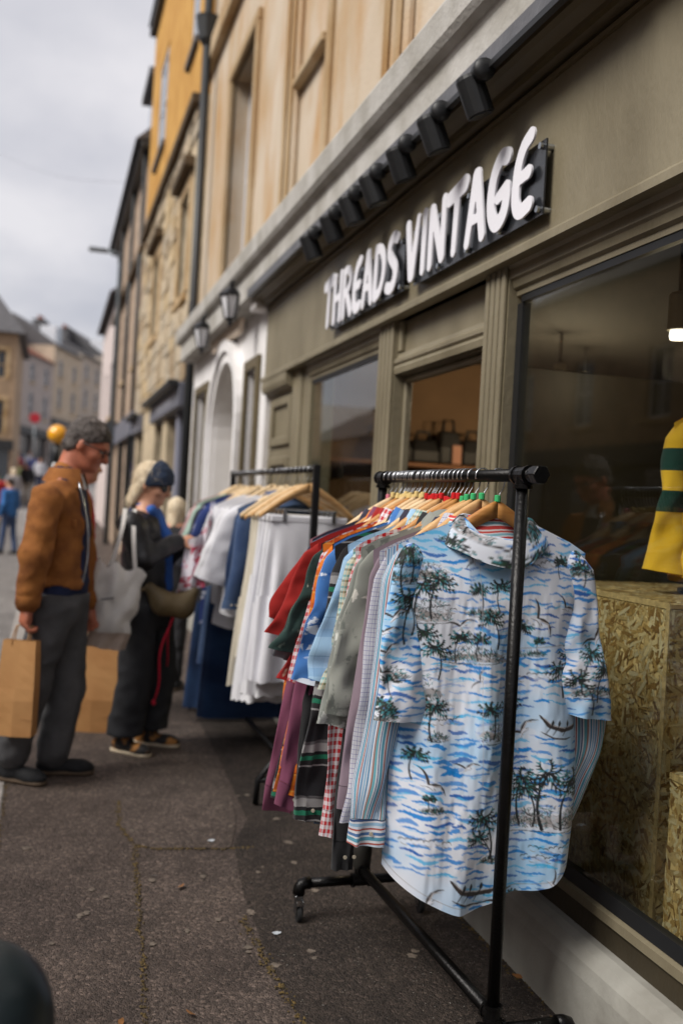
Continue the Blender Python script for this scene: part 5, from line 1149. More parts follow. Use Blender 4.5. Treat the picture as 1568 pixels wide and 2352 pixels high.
for px, py, s, r in [(1232, 1425, .055, -.9), (1058, 1440, .04, .3), (975, 1800, .05, -.6), (1205, 1685, .05, .7), (970, 2065, .055, .7), (1060, 1760, .035, .2), (1250, 2020, .04, -1.2), (1135, 2060, .05, .5), (1097, 1560, .03, 1.2), (1092, 1290, .03, 1.2), (1190, 1330, .04, 1.1), (1300, 1400, .04, -.6)]:
    x, z = sp_(px, py); halo(CB, x, z, s*.45, .6); P_gull(CB, x, z, s, r)
for px, py, w in [(1255, 1300, .14), (970, 1925, .12), (1255, 1940, .12), (1240, 1555, .12), (1010, 1660, .10), (1230, 1965, .1), (1010, 1400, .09), (1290, 2010, .06)]:
    x, z = sp_(px, py); halo(CB, x, z, .016, .6); P_birds(CB, x, z, w)
for px, py, s in [(1075, 2030, .075), (1285, 1665, .065), (1220, 1870, .02)]:
    x, z = sp_(px, py); P_boat(CB, x, z, s, -.05)
CB.stroke([sp_(*p) for p in ((950, 1548), (1070, 1522), (1200, 1490), (1345, 1478))], .0012, .0012, PB['grey'], .7, False)
CB.stroke([sp_(*p) for p in ((1105, 1300), (1100, 1500), (1092, 1800))], .0009, .0009, PB['lgrey'], .7, False)
uu = np.linspace(-1, 1, 60); CB.stroke([(u_*.272*.96, -1.0+.075*abs(u_)**5-.045*math.exp(-((u_+.30)/.75)**2)+.008*math.sin(u_*7)+.018) for u_ in uu], .0008, .0008, PB['grey'], .8, False)
CS = Canvas(); P_sea(CS, 9)
for px, py, w, h in [(925, 1340, .10, .03), (900, 1560, .08, .03), (865, 1660, .09, .03), (1360, 1600, .12, .03), (1340, 1330, .10, .03), (925, 1300, .08, .02)]:
    x, z = sp_(px, py); P_island(CS, x, z, w, h)
for px, py, h, l in [(925, 1360, .10, .1), (945, 1340, .09, -.1), (870, 1665, .06, .1), (890, 1680, .06, -.1), (895, 1600, .05, 0), (1330, 1590, .11, .3), (1355, 1640, .10, -.5), (1365, 1610, .09, .2), (1335, 1310, .05, .2), (1345, 1350, .06, -.2), (930, 1480, .11, .2), (950, 1460, .1, -.2)]:
    x, z = sp_(px, py); P_palm(CS, x, z, h, l)
for px, py, s, r in [(905, 1420, .045, .3), (885, 1455, .04, .1), (875, 1550, .05, -.5), (1375, 1470, .05, .8), (890, 1500, .04, .5)]:
    x, z = sp_(px, py); P_gull(CS, x, z, s, r)
def hawaii_paint(part, x, z): return (CB if part in ('body', 'collar') else CS).sample(np.asarray(x), np.asarray(z))
M_PRINT = c_print()
shirt('palm_print_shirt', 'white shirt printed with blue waves, palms and gulls at the near end', (HX, HY, HZ), M_PRINT, Ws=.272, L=1.0, sl=(.45, .44), out=(.055, .085), thick=.042, seed=3, res=(216, 380), sres=(130, 170), amp=.019, belly=.35, slw=.088, paint=hawaii_paint, neck=.092, dy=(-.022, -.01), sth=.028, hem=lambda u, s: .075*np.abs(u)**5-.045*np.exp(-((u+.30)/.75)**2)+(.025 if s > 0 else 0)+.008*np.sin(u*7), lean=-.015, dipnear=.062, flat=True, crump=2.0, cres=(150, 5), tilt=.024, flare=True)

# ------------------------------------------------------------------ the other shirts on the near rack
K = lambda *a: S(*a)
red, white, navy = K(176, 30, 34), K(222, 222, 226), K(36, 40, 66)
stripe = [(0, K(150, 186, 214)), (.08, white), (.12, K(120, 160, 200)), (.2, K(196, 214, 228)), (.27, K(176, 92, 84)), (.33, white), (.38, K(96, 160, 184)), (.5, K(190, 206, 222)), (.56, K(60, 84, 130)), (.6, white), (.66, K(110, 172, 186)), (.76, K(168, 120, 104)), (.82, K(206, 214, 226)), (.9, K(84, 140, 180)), (.96, white)]
stripe_h = [(0, K(150, 186, 214)), (.1, white), (.16, K(60, 84, 130)), (.24, K(200, 214, 228)), (.36, K(176, 92, 84)), (.42, white), (.5, K(96, 160, 184)), (.62, white), (.68, K(84, 120, 170)), (.78, white), (.86, K(176, 92, 84)), (.92, K(206, 214, 226))]
redstr = [(0, K(200, 64, 62)), (.3, white), (.42, K(140, 190, 204)), (.62, white), (.7, K(206, 86, 80)), (.86, K(228, 216, 214))]
GM = {
 'stripe': c_stripe('striped_cotton', stripe, .062, 0), 'cuff': c_stripe('striped_cuff', stripe_h, .075, 1),
 'redcol': c_stripe('red_striped_collar', redstr, .03, 1),
 'grid': c_plaid('graph_check', [(0, K(150, 148, 188)), (.11, white)], .012, [(0, K(150, 148, 188)), (.11, white)], .012, 1., 'MULTIPLY'),
 'mauve': c_plain('mauve_silk', K(146, 128, 140)), 'grey_floral': c_blotch('grey_floral', K(142, 146, 140), [(K(202, 204, 198), 9, .56, (1, 1, 1)), (K(84, 96, 86), 14, .62, (1, .5, 1)), (K(196, 150, 96), 16, .68, (1, 1, 1))]),
 'grey_fl2': c_blotch('sage_floral', K(150, 152, 144), [(K(108, 112, 106), 10, .55, (1, 1, 1)), (K(214, 210, 200), 12, .64, (1, 1, 1))]),
 'multi': c_plaid('small_multi_check', [(0, K(198, 190, 164)), (.3, K(120, 178, 186)), (.5, K(214, 206, 184)), (.7, K(122, 96, 66)), (.85, K(96, 140, 110))], .032, [(0, K(214, 206, 184)), (.35, K(130, 104, 74)), (.55, K(206, 220, 214)), (.8, K(108, 168, 176))], .032),
 'gingham': c_plaid('red_gingham', [(0, K(190, 30, 40)), (.5, white)], .022, [(0, K(190, 30, 40)), (.5, white)], .022),
 'black': denim('black_denim', K(48, 48, 50), K(30, 30, 32)), 'ltblue': c_plaid('light_blue_windowpane', [(0, K(96, 128, 168)), (.03, K(158, 196, 226)), (.55, K(142, 182, 216))], .075, [(0, K(110, 140, 178)), (.02, K(170, 202, 228)), (.5, K(132, 168, 208)), (.7, K(160, 190, 222))], .11),
 'knit': c_stripe('striped_black_knit', [(0, K(34, 33, 36)), (.3, K(148, 146, 146)), (.33, K(40, 38, 40)), (.42, K(28, 112, 84)), (.5, K(30, 30, 34)), (.56, K(150, 148, 148)), (.7, K(96, 94, 96)), (.76, K(38, 38, 42))], .16, 1, .012, bump=.6),
 'cloud': c_blotch('sky_cloud_print', K(70, 122, 190), [(K(214, 222, 234), 7, .58, (1, 2.2, 1)), (K(40, 86, 160), 9, .63, (1, 2, 1))]),
 'plum': c_plain('plum_cotton', K(132, 72, 98), .15), 'orange': c_plaid('orange_plaid', [(0, K(226, 120, 34)), (.4, K(206, 92, 26)), (.55, K(236, 166, 70)), (.62, K(198, 80, 30))], .05, [(0, K(232, 130, 40)), (.4, K(240, 180, 84)), (.5, K(190, 76, 30)), (.8, K(224, 116, 36))], .05),
 'leaf': c_blotch('dark_leaf_print', K(40, 62, 58), [(K(120, 140, 126), 12, .58, (1.8, .6, 1)), (K(22, 36, 36), 10, .6, (1, 1, 1)), (K(176, 182, 166), 18, .68, (2, .7, 1))]),
 'redfl': c_blotch('red_floral', K(168, 34, 36), [(K(196, 160, 140), 11, .63, (1, 1, 1)), (K(96, 22, 26), 10, .6, (1, 1, 1))]),
 'grey': c_plain('grey_cotton', K(112, 116, 122)), 'red': c_plain('red_cotton', K(158, 32, 28)), 'ldenim': denim('pale_denim', K(140, 164, 190), K(104, 132, 164)),
 'navy': c_plain('navy_cotton', K(52, 50, 68)), 'teal': c_plain('teal_cotton', K(60, 128, 112)), 'pink': c_plain('faded_pink_cotton', K(186, 130, 142)),
}
RINGS = {'green': mat('green_ring', S(70, 190, 120), .4, .05, 5), 'red': mat('red_ring', S(210, 34, 40), .4, .05, 5), 'yellow': mat('cream_ring', S(232, 206, 140), .4, .05, 5), 'pink': mat('pink_ring', S(226, 130, 150), .4, .05, 5)}
#  y offset, key, label, dict, ring
LST = [
 (2.475, 'stripe', 'blue white and red striped long-sleeved shirt just behind the palm shirt', dict(Ws=.262, L=.80, sl=(.76, .79), out=(.062, .045), bulge=(.0, .115), long=True, cuff_m=GM['cuff'], slw=.082, collar_m=GM['redcol'], sth=.03, dy=(-.03, -.02), sres=(26, 40)), 'green'),
 (2.535, 'grid', 'white shirt with fine blue graph check and long sleeves', dict(Ws=.268, L=.82, sl=.72, out=.075, long=True), 'green'),
 (2.565, 'mauve', 'plain mauve shirt between the graph check and sage floral ones', dict(Ws=.262, L=.84, sl=.70, out=.06, long=True, collar_m=GM['navy']), 'green'),
 (2.60, 'grey_fl2', 'sage grey floral shirt with short sleeves', dict(Ws=.275, L=.78, sl=.46, out=.085), 'green'),
 (2.63, 'grey_floral', 'grey green shirt with pale blossoms and short sleeves', dict(Ws=.278, L=.80, sl=.50, out=.105), 'red'),
 (2.655, 'black', 'black denim shirt with one long dark sleeve hanging low', dict(Ws=.25, L=.86, sl=.90, out=.055, long=True, slw=.062), 'red'),
 (2.69, 'gingham', 'red and white gingham shirt with long sleeves', dict(Ws=.268, L=.86, sl=.82, out=.075, long=True, collar_m=GM['multi']), 'red'),
 (2.715, 'multi', 'shirt in small aqua and brown check', dict(Ws=.272, L=.8, sl=.40, out=.07), 'red'),
 (2.755, 'ltblue', 'light blue windowpane shirt with wide short sleeves', dict(Ws=.272, L=.80, sl=.40, out=.10, slw=.105), 'red'),
 (2.80, 'knit', 'black shirt knitted with green and grey stripes and long sleeves', dict(Ws=.296, L=.88, sl=.80, out=.085, long=True, slw=.082, sth=.022, collar_m=GM['navy']), 'red'),
 (2.835, 'teal', 'teal green shirt showing only its shoulder beside the knitted one', dict(Ws=.262, L=.74, sl=.22, out=.05), 'red'),
 (2.865, 'cloud', 'blue shirt printed with white clouds and short sleeves', dict(Ws=.285, L=.80, sl=.42, out=.11), 'red'),
 (2.91, 'plum', 'plum shirt with a long cuffed sleeve pushed out to the left', dict(Ws=.275, L=.90, sl=.80, out=.145, long=True, collar_m=GM['pink']), 'yellow'),
 (2.94, 'orange', 'orange plaid flannel shirt', dict(Ws=.30, L=.86, sl=.76, out=.105, long=True), 'yellow'),
 (2.975, 'leaf', 'dark green leaf print shirt with short sleeves', dict(Ws=.295, L=.76, sl=.34, out=.12), 'yellow'),
 (3.01, 'redfl', 'red shirt with beige blossoms beside the leaf print', dict(Ws=.285, L=.82, sl=.44, out=.10), 'yellow'),
 (3.045, 'grey', 'plain grey short-sleeved shirt near the far post', dict(Ws=.29, L=.72, sl=.38, out=.13), 'yellow'),
 (3.08, 'red', 'plain red short-sleeved shirt near the far post', dict(Ws=.285, L=.70, sl=.26, out=.14), 'yellow'),
 (3.115, 'ldenim', 'pale denim shirt with long sleeves near the far post', dict(Ws=.28, L=.88, sl=.70, out=.10, long=True), 'yellow'),
 (3.155, 'navy', 'navy shirt next to the last one on the near rack', dict(Ws=.27, L=.74, sl=.30, out=.06), 'yellow'),
 (2.775, 'redfl', 'dark red blossom shirt squeezed beside the light blue one', dict(Ws=.255, L=.84, sl=.30, out=.05), 'red'),
 (2.818, 'ldenim', 'pale denim shirt pressed against the striped knit', dict(Ws=.27, L=.95, sl=.82, out=.06, long=True), 'red'),
 (2.888, 'black', 'black shirt squeezed behind the cloud print', dict(Ws=.28, L=.84, sl=.76, out=.07, long=True), 'yellow'),
 (2.957, 'gingham', 'second red gingham shirt behind the orange plaid', dict(Ws=.275, L=.92, sl=.44, out=.09), 'yellow'),
 (2.992, 'knit', 'second striped knit shirt behind the leaf print', dict(Ws=.285, L=.88, sl=.80, out=.10, long=True), 'yellow'),
 (3.028, 'red', 'bright red shirt between the blossoms and the grey one', dict(Ws=.30, L=.74, sl=.30, out=.12), 'yellow'),
 (3.064, 'plum', 'second plum shirt behind the grey one', dict(Ws=.28, L=.95, sl=.86, out=.11, long=True), 'yellow'),
 (3.098, 'orange', 'second orange plaid shirt near the far post', dict(Ws=.28, L=.88, sl=.78, out=.11, long=True), 'yellow'),
 (3.195, 'pink', 'faded pink shirt at the far end of the near rack', dict(Ws=.26, L=.72, sl=.28, out=.06), 'pink'),
]
def rail_x(y): return RX0+(RX1-RX0)*(y-RY0)/(RY1-RY0)
hanger(HX, HY-.0, RZ, PR, WOODC[2], RINGS['green'], 'amber wooden hanger with green ring carrying the palm print shirt', 'hangers on the near rack', hw=.20)
for i, (y, key, lab, kw, ring) in enumerate(LST):
    y += random.uniform(-.007, .007); x = rail_x(y); kw = dict(kw); kw.setdefault('seed', 10+i); kw.setdefault('thick', .017); kw.setdefault('res', (36, 44)); kw.setdefault('sres', (26, 44)); kw.setdefault('dy', (random.uniform(-.035, .015), 0)); kw.setdefault('crump', random.uniform(2.2, 3.8)); kw.setdefault('amp', .014)
    shirt('shirt', lab, (x+random.uniform(-.008, .008), y, 1.418+random.uniform(-.010, .006)), GM[key], lean=random.uniform(-.01, .01), **kw)
    hanger(x, y, RZ, PR, WOODC[random.choice([0, 1, 1, 2])], RINGS[ring], 'wooden hanger with %s ring carrying the %s' % ({'yellow': 'cream'}.get(ring, ring), ' '.join(lab.split()[:8])), 'hangers on the near rack', hw=random.uniform(.19, .215), rot=random.uniform(-.10, .10), zdrop=random.uniform(.068, .086))

# ================================================================== SECOND RACK
R2Z = 1.572; R2 = empty('tube_clothes_rack', (1.17, 5.5, 0), 'black tubular clothes rack farther along, hung with skirts, denim and blouses', 'clothes rack')
Q0 = np.array([1.185, 4.50]); Q1 = np.array([1.155, 6.55])
def r2p(name, pts, r=.0145, m=M_BLACK): q = MB(); q.tube(pts, r, 12); return q.build(name, m, R2, smooth=True)
r2p('hanging_rail', [(Q0[0], Q0[1], R2Z), (Q1[0], Q1[1], R2Z)])
for c in (Q0, Q1):
    q = MB(); q.box(c[0]-.016, c[0]+.016, c[1]-.016, c[1]+.016, .12, R2Z+.022); q.build('post', M_BLACK, R2, bevel=.003)
    for s in (-1, 1): r2p('leg', [(c[0], c[1], .36), (c[0]+s*.16, c[1], .17), (c[0]+s*.20, c[1], .12), (c[0]+s*.205, c[1], .01)])
    r2p('cross_bar', [(c[0]-.2, c[1], .12), (c[0]+.2, c[1], .12)])
r2p('bottom_rail', [(Q0[0], Q0[1], .13), (Q1[0], Q1[1], .13)])
def r2x(y): return Q0[0]+(Q1[0]-Q0[0])*(y-Q0[1])/(Q1[1]-Q0[1])
def skirt(name, label, org, mt, w0=.17, w1=.25, L=.7, t0=.02, t1=.05, folds=9, amp=.02, tiers=1, seed=0, scallop=.012, category='skirt', nu=72, nv=34):
    ox, oy, oz = org; T = empty(name, (ox, oy, oz-L), label, category, 'clothes on the far rack')
    a = np.linspace(0, 2*PI, nu, endpoint=False)[:, None]; rs = np.random.RandomState(seed); ph = rs.rand(6)*6.28
    for k in range(tiers):
        z0 = 0 if k == 0 else -L*(k/tiers)*1.0-.0; z1 = -L*(k+1)/tiers-.015
        v = np.linspace(0, 1, nv)[None, :]; g = (-(z0+(z1-z0)*v))/L
        f = amp*(sm(0, .7, g))*(np.sin(a*folds+ph[0]+g*2)+.6*np.sin(a*(folds*1.7)+ph[1]))+ (amp*.5*v*np.sin(a*folds*2.3+ph[2+k]) if k else 0)
        w = w0+(w1-w0)*g+(.008*k)+f*.5; t = t0+(t1-t0)*g+f*.8+.006*k
        z = z0+(z1-z0)*v-scallop*v**6*np.abs(np.sin(a*26))
        x = w*np.sign(np.cos(a))*np.abs(np.cos(a))**.8; y = t*np.sin(a)
        x, y, z = np.broadcast_arrays(x, y, z); V = np.stack([x+ox, y+oy, z+oz], -1).reshape(-1, 3); U = np.stack([np.broadcast_to(a*.12, x.shape), z], -1).reshape(-1, 2)
        raw('skirt_tier' if tiers > 1 else 'panel', V, grid_faces(nu, nv, True), mt, T, True, U)
    q = MB(); q.box(ox-w0*1.02, ox+w0*1.02, oy-t0*1.15, oy+t0*1.15, oz-.03, oz+.004); q.build('waistband', mt, T, bevel=.006)
    return T
CW = {'white': c_plain('white_cotton', S(224, 224, 230), .05), 'white2': c_plain('bright_white_lace', S(230, 230, 234), .06), 'cream': c_plain('cream_cotton', S(212, 204, 186), .08), 'denim': denim('mid_denim', S(84, 106, 140), S(50, 70, 106)), 'ddenim': denim('deep_blue_denim', S(44, 70, 108), S(26, 44, 76)), 'dark': c_plain('black_cotton', S(36, 36, 42), .1), 'blueprint': c_blotch('blue_print', S(44, 62, 120), [(S(200, 204, 214), 10, .58, (1, 1, 1))]), 'redwhite': c_blotch('white_red_embroidery', S(226, 220, 228), [(S(172, 50, 76), 6, .53, (1, 2, 1)), (S(200, 120, 140), 9, .58, (1, 1, 1))]), 'aqua': c_blotch('aqua_floral', S(170, 196, 184), [(S(120, 100, 96), 12, .6, (1, 1, 1))]), 'blush': c_plain('blush_silk', S(196, 160, 160), .1)}
def hang2(y, lab, wood=1, hw=.22, zd=.075): hanger(r2x(y), y, R2Z, .0145, WOODC[wood], None, 'pale wooden hanger carrying the '+lab, 'hangers on the far rack', hw=hw, zdrop=zd+random.uniform(0, .02), rot=random.uniform(-.2, .12))
def clips(x, y, z, w, T):
    q = MB(); q.tube([(x-w-.02, y, z+.03), (x+w+.02, y, z+.03)], .003, 6); q.build('clip_bar', M_CHROME, T)
    for s in (-1, 1): q = MB(); q.box(x+s*w-.01, x+s*w+.01, y-.026, y+.026, z-.03, z+.035); q.build('clip', M_CHROME, T, bevel=.003)
SK = [(4.60, 'white', 'white cotton skirt with eyelet hem, nearest on the far rack', .76, 2), (4.68, 'white2', 'white tiered lace skirt second on the far rack', .84, 2), (4.76, 'white', 'white gathered skirt third on the far rack', .80, 1), (4.84, 'white2', 'white ruffled petticoat behind the gathered skirt', .90, 3), (4.93, 'cream', 'cream cotton skirt with lace edge', .70, 2), (5.02, 'cream', 'long cream underskirt behind the lace edge one', .86, 2)]
for i, (y, m_, lab, L, tr_) in enumerate(SK):
    x = r2x(y); z = 1.345; T = skirt('skirt', lab, (x, y, z), CW[m_], L=L, tiers=tr_, seed=i, w0=.185, w1=.24, t1=.06, folds=7, amp=.03); clips(x, y, z, .12, T); hang2(y, ' '.join(lab.split()[:6]), 1 if i % 2 else 0, .24)
for i, (y, lab) in enumerate(((5.08, 'mid blue denim jacket folded over its hanger'), (5.15, 'dark blue denim shirt beside the cream skirts'))):
    shirt('denim_shirt', lab, (r2x(y), y, 1.47), CW['denim' if i == 0 else 'ddenim'], Ws=.24, L=.62, sl=.52, out=.05, long=True, seed=40+i, thick=.03, res=(24, 28), sres=(14, 20), group='clothes on the far rack', sth=.03); hang2(y, ' '.join(lab.split()[:4]))
for i, (y, m_, lab, L, w1) in enumerate(((5.76, 'ddenim', 'deep blue long denim skirt hanging lowest on the far rack', 1.18, .26), (5.95, 'denim', 'mid blue denim skirt with dark hem band', .90, .24), (6.22, 'ddenim', 'long indigo denim skirt at the far side', 1.22, .27))):
    x = r2x(y); T = skirt('denim_skirt', lab, (x-.03, y, 1.33), CW[m_], L=L, w0=.18, w1=w1, t1=.055, folds=4, amp=.012, seed=60+i, scallop=0); clips(x-.03, y, 1.33, .12, T); hang2(y, ' '.join(lab.split()[:5]))
BL_ = [(5.24, 'white', 'plain white blouse hanging over the denim skirts', .70), (5.38, 'white2', 'white embroidered blouse with full sleeves', .72), (5.52, 'white', 'white cotton tunic in the middle of the far rack', .80), (5.70, 'white2', 'thin white blouse near the woman', .70), (6.02, 'blueprint', 'navy blue and white print blouse at the far end', .86), (6.14, 'dark', 'black blouse at the far end of the rack', .74), (6.30, 'aqua', 'long pale aqua floral dress at the far end', 1.25), (6.42, 'blush', 'blush silk blouse last on the far rack', .7)]
for i, (y, m_, lab, L) in enumerate(BL_):
    shirt('blouse', lab, (r2x(y)-.02, y, 1.475), CW[m_], Ws=.25, L=L, sl=.40, out=.13, seed=80+i, crump=3., thick=.03, res=(24, 30), sres=(14, 20), collar=False, group='clothes on the far rack', sth=.03, amp=.016, category='blouse'); hang2(y, ' '.join(lab.split()[:5]))
# the white blouse with red embroidery, its side pulled out towards the woman's hand
def pulled():
    y = 5.86; x0 = r2x(y); T = empty('embroidered_blouse', (x0, y, .9), 'white blouse with red embroidery pulled out by the woman, red cord dangling', 'blouse', 'clothes on the far rack')
    A = AY(488, 1148, 5.44); H = AY(434, 1238, 5.43); Bt = AY(404, 1362, 5.36); Cn = AY(478, 1345, 5.38)
    nu, nv = 30, 26; u = np.linspace(0, 1, nu)[:, None, None]; v = np.linspace(0, 1, nv)[None, :, None]
    P = (1-u)*(1-v)*A+u*(1-v)*H+(1-u)*v*Cn+u*v*Bt
    P = P+np.array([.0, -.03, 0])*np.sin(v*7+u*3)*1.0*(.3+u)+np.array([.02, 0, -.05])*np.sin(u*PI)*(1-v)
    P[..., 1] += .015*np.sin(u[..., 0]*14+v[..., 0]*3)
    raw('blouse_panel', P.reshape(-1, 3), grid_faces(nu, nv), CW['redwhite'], T, True, np.stack(np.broadcast_arrays(u[..., 0]*.5, v[..., 0]*.5), -1).reshape(-1, 2))
    P2 = P+np.array([.02, .04, .0]); raw('blouse_panel', P2.reshape(-1, 3), grid_faces(nu, nv), CW['white'], T, True, np.stack(np.broadcast_arrays(u[..., 0]*.5, v[..., 0]*.5), -1).reshape(-1, 2))
    E1 = AY(350, 1612, 5.45); M_CORD = mat('red_cord', S(206, 28, 58), .7, .1, 20)
    pts = [Bt+(E1-Bt)*t+np.array([.016*math.sin(t*9), 0, 0]) for t in np.linspace(0, 1, 14)]
    q = MB(); q.tube(pts, .006, 7); q.lathe(tuple(pts[-1]-np.array([0, 0, .02])), [(.004, 0), (.013, .01), (.009, .03)], 8); q.build('red_cord', M_CORD, T, smooth=True)
    q = MB(); p2 = [Bt+(AY(380, 1530, 5.5)-Bt)*t+np.array([.01*math.sin(t*7+1), 0, 0]) for t in np.linspace(0, 1, 9)]; q.tube(p2, .005, 7); q.build('red_cord', M_CORD, T, smooth=True)
    hang2(y, 'white blouse with red embroidery')
pulled()

# ================================================================== WINDOW DISPLAY: rugby shirt on a stand, rail of dark clothes
GREEN_ = S(24, 60, 50); YEL = S(232, 178, 38)
RUG = c_stripe('rugby_stripe', [(0, YEL), (.60, GREEN_), (.67, YEL), (.735, GREEN_), (.81, YEL)], 1.0, 1, 0)
shirt('rugby_shirt', 'yellow rugby shirt with dark green hoops on a stand in the window', (2.19, 2.87, 1.85), RUG, Ws=.225, L=.64, sl=.50, out=.075, thick=.085, seed=21, res=(60, 50), sres=(40, 40), group=None, sth=.055, belly=.25, amp=.02, crump=2.5, slw=.10)
st = empty('display_stand', (2.19, 2.89, 1.181), 'round based stand holding up the rugby shirt', 'stand')
q = MB(); q.lathe((2.19, 2.89, 1.1815), [(.13, 0), (.13, .012), (.03, .02), (.014, .03)], 24); q.build('base_plate', M_BLACK, st); q = MB(); q.tube([(2.19, 2.89, 1.2), (2.19, 2.89, 1.86)], .012, 10); q.tube([(2.05, 2.89, 1.76), (2.19, 2.89, 1.80), (2.33, 2.89, 1.76)], .012, 8); q.build('pole', M_BLACK, st, smooth=True)
IR = empty('indoor_clothes_rail', (2.75, 4.2, 0), 'black clothes rail standing inside behind the big window', 'clothes rack')
q = MB(); q.tube([(2.75, 3.2, 1.56), (2.75, 5.0, 1.56)], .016, 10); q.build('hanging_rail', M_PIPE, IR, smooth=True)
for y in (3.2, 5.0): q = MB(); q.tube([(2.75, y, .03), (2.75, y, 1.56)], .016, 10); q.tube([(2.5, y, .035), (3.0, y, .035)], .016, 8); q.build('post', M_PIPE, IR, smooth=True)
ICOL = [('dark slate', S(54, 60, 70)), ('steel blue', S(84, 108, 138)), ('dark navy', S(34, 38, 54)), ('wine red', S(128, 44, 48)), ('pale lilac', S(152, 140, 156)), ('charcoal', S(48, 48, 50)), ('denim blue', S(62, 84, 118)), ('near black', S(30, 31, 34)), ('bottle green', S(36, 58, 50)), ('dusty brown', S(96, 76, 62))]
for i, (nm, c) in enumerate(ICOL):
    y = 3.35+i*.16; lab = '%s jacket on the rail inside the window' % nm
    shirt('jacket', lab, (2.75, y, 1.48), c_plain('indoor_cloth_%d' % i, c, .15), Ws=.26, L=.78, sl=.6, out=.06, long=True, seed=120+i, thick=.035, res=(16, 18), sres=(12, 14), group='jackets on the indoor rail', sth=.035, category='jacket')
    hanger(2.75, y, 1.56, .016, WOODC[i % 3], None, 'wooden hanger carrying the %s jacket indoors' % nm, 'hangers on the indoor rail')
# folded cloth on the low box
q = MB(); 
for k in range(3): q.box(1.80+.01*k, 2.15-.01*k, 1.85+.01*k, 2.2, .7215+k*.022, .7215+k*.022+.020)
tag(q.build('folded_jumper', mat('dark_check_wool', S(52, 54, 60), .9, .25, 30), bevel=.008), 'dark folded jumper on the lower chipboard box', 'jumper')

# ================================================================== PEOPLE
nrm = lambda v: np.array(v, float)/np.linalg.norm(v)
def skin(name, c): 
    m, t, b = newmat(name); b.inputs['Roughness'].default_value = .5; b.inputs['Subsurface Weight'].default_value = .08; b.inputs['Subsurface Radius'].default_value = (.02, .008, .005)
    tc_ = N(t, 'ShaderNodeTexCoord'); n = N(t, 'ShaderNodeTexNoise'); n.inputs['Scale'].default_value = 14; t.links.new(tc_.outputs['Object'], n.inputs['Vector']); r = N(t, 'ShaderNodeValToRGB'); r.color_ramp.elements[0].color = tuple(x*.78 for x in c[:3])+(1,); r.color_ramp.elements[1].color = c; r.color_ramp.elements[0].position = .3; r.color_ramp.elements[1].position = .7; t.links.new(n.outputs[0], r.inputs[0]); t.links.new(r.outputs[0], b.inputs['Base Color']); return m
def frame(F, U): F = nrm(F); L = nrm(np.cross(U, F)); U2 = np.cross(F, L); return np.array([F, L, U2])
def hand_prims(w, d, n, s=1., curl=.6, side=1):
    """wrist, direction of the hand, palm normal"""
    d = nrm(d); n = nrm(n-np.dot(n, d)*d); l = np.cross(n, d)*side; P = [('c', w, w+d*.07*s, .026*s, .030*s, {'k': .012}), ('e', w+d*.06*s, (.045*s, .042*s, .018*s), {'R': np.array([d, l, n]), 'k': .012})]
    for i, (o, ln) in enumerate(((.030, .066), (.011, .076), (-.010, .070), (-.029, .056))):
        a = w+d*.092*s+l*o*s; b = a+(d*math.cos(curl*.6)+n*math.sin(curl*.6))*ln*.5*s; c = b+(d*math.cos(curl*1.6)+n*math.sin(curl*1.6))*ln*.36*s; e = c+(d*math.cos(curl*2.4)+n*math.sin(curl*2.4))*ln*.26*s
        P += [('c', a, b, .0095*s, .009*s, {'k': .004}), ('c', b, c, .009*s, .0083*s, {'k': .004}), ('c', c, e, .0083*s, .007*s, {'k': .004})]
    a = w+d*.03*s+l*.030*s; b = a+(d*.55+l*.55+n*.45)*.045*s; c = b+(d*.8+n*.5)*.032*s
    return P+[('c', a, b, .013*s, .011*s, {'k': .008}), ('c', b, c, .011*s, .009*s, {'k': .004})]
def head_prims(C, R, s=1., female=False):
    F, L, U = R; q = lambda f, l, u: C+s*(f*F+l*L+u*U); K_ = lambda k: {'R': R, 'k': k*s}
    P = [('e', q(-.012, 0, .035), (.100*s, .077*s, .088*s), K_(.03)), ('e', q(.028, 0, -.03), (.070*s, .062*s, .080*s), K_(.03)), ('e', q(.05, 0, -.085), (.042*s, .045*s, .032*s), K_(.03)),
         ('c', q(.088, 0, .012), q(.112, 0, -.028), .010*s, .0150*s, {'k': .012}), ('e', q(.083, 0, -.058), (.018*s, .026*s, .010*s), K_(.008)), ('e', q(.078, 0, .026), (.022*s, .05*s, .012*s), K_(.015)), ('e', q(.08, 0, -.09), (.02*s, .022*s, .016*s), K_(.012))]
    for sd in (-1, 1):
        P += [('e', q(-.012, sd*.076, -.012), (.019*s, .009*s, .032*s), K_(.006)), ('e', q(.062, sd*.040, -.025), (.028*s, .024*s, .024*s), K_(.02)), ('e', q(.083, sd*.031, .004), (.016*s, .015*s, .010*s), {'R': R, 'k': .01, 'sub': True})]
    return P
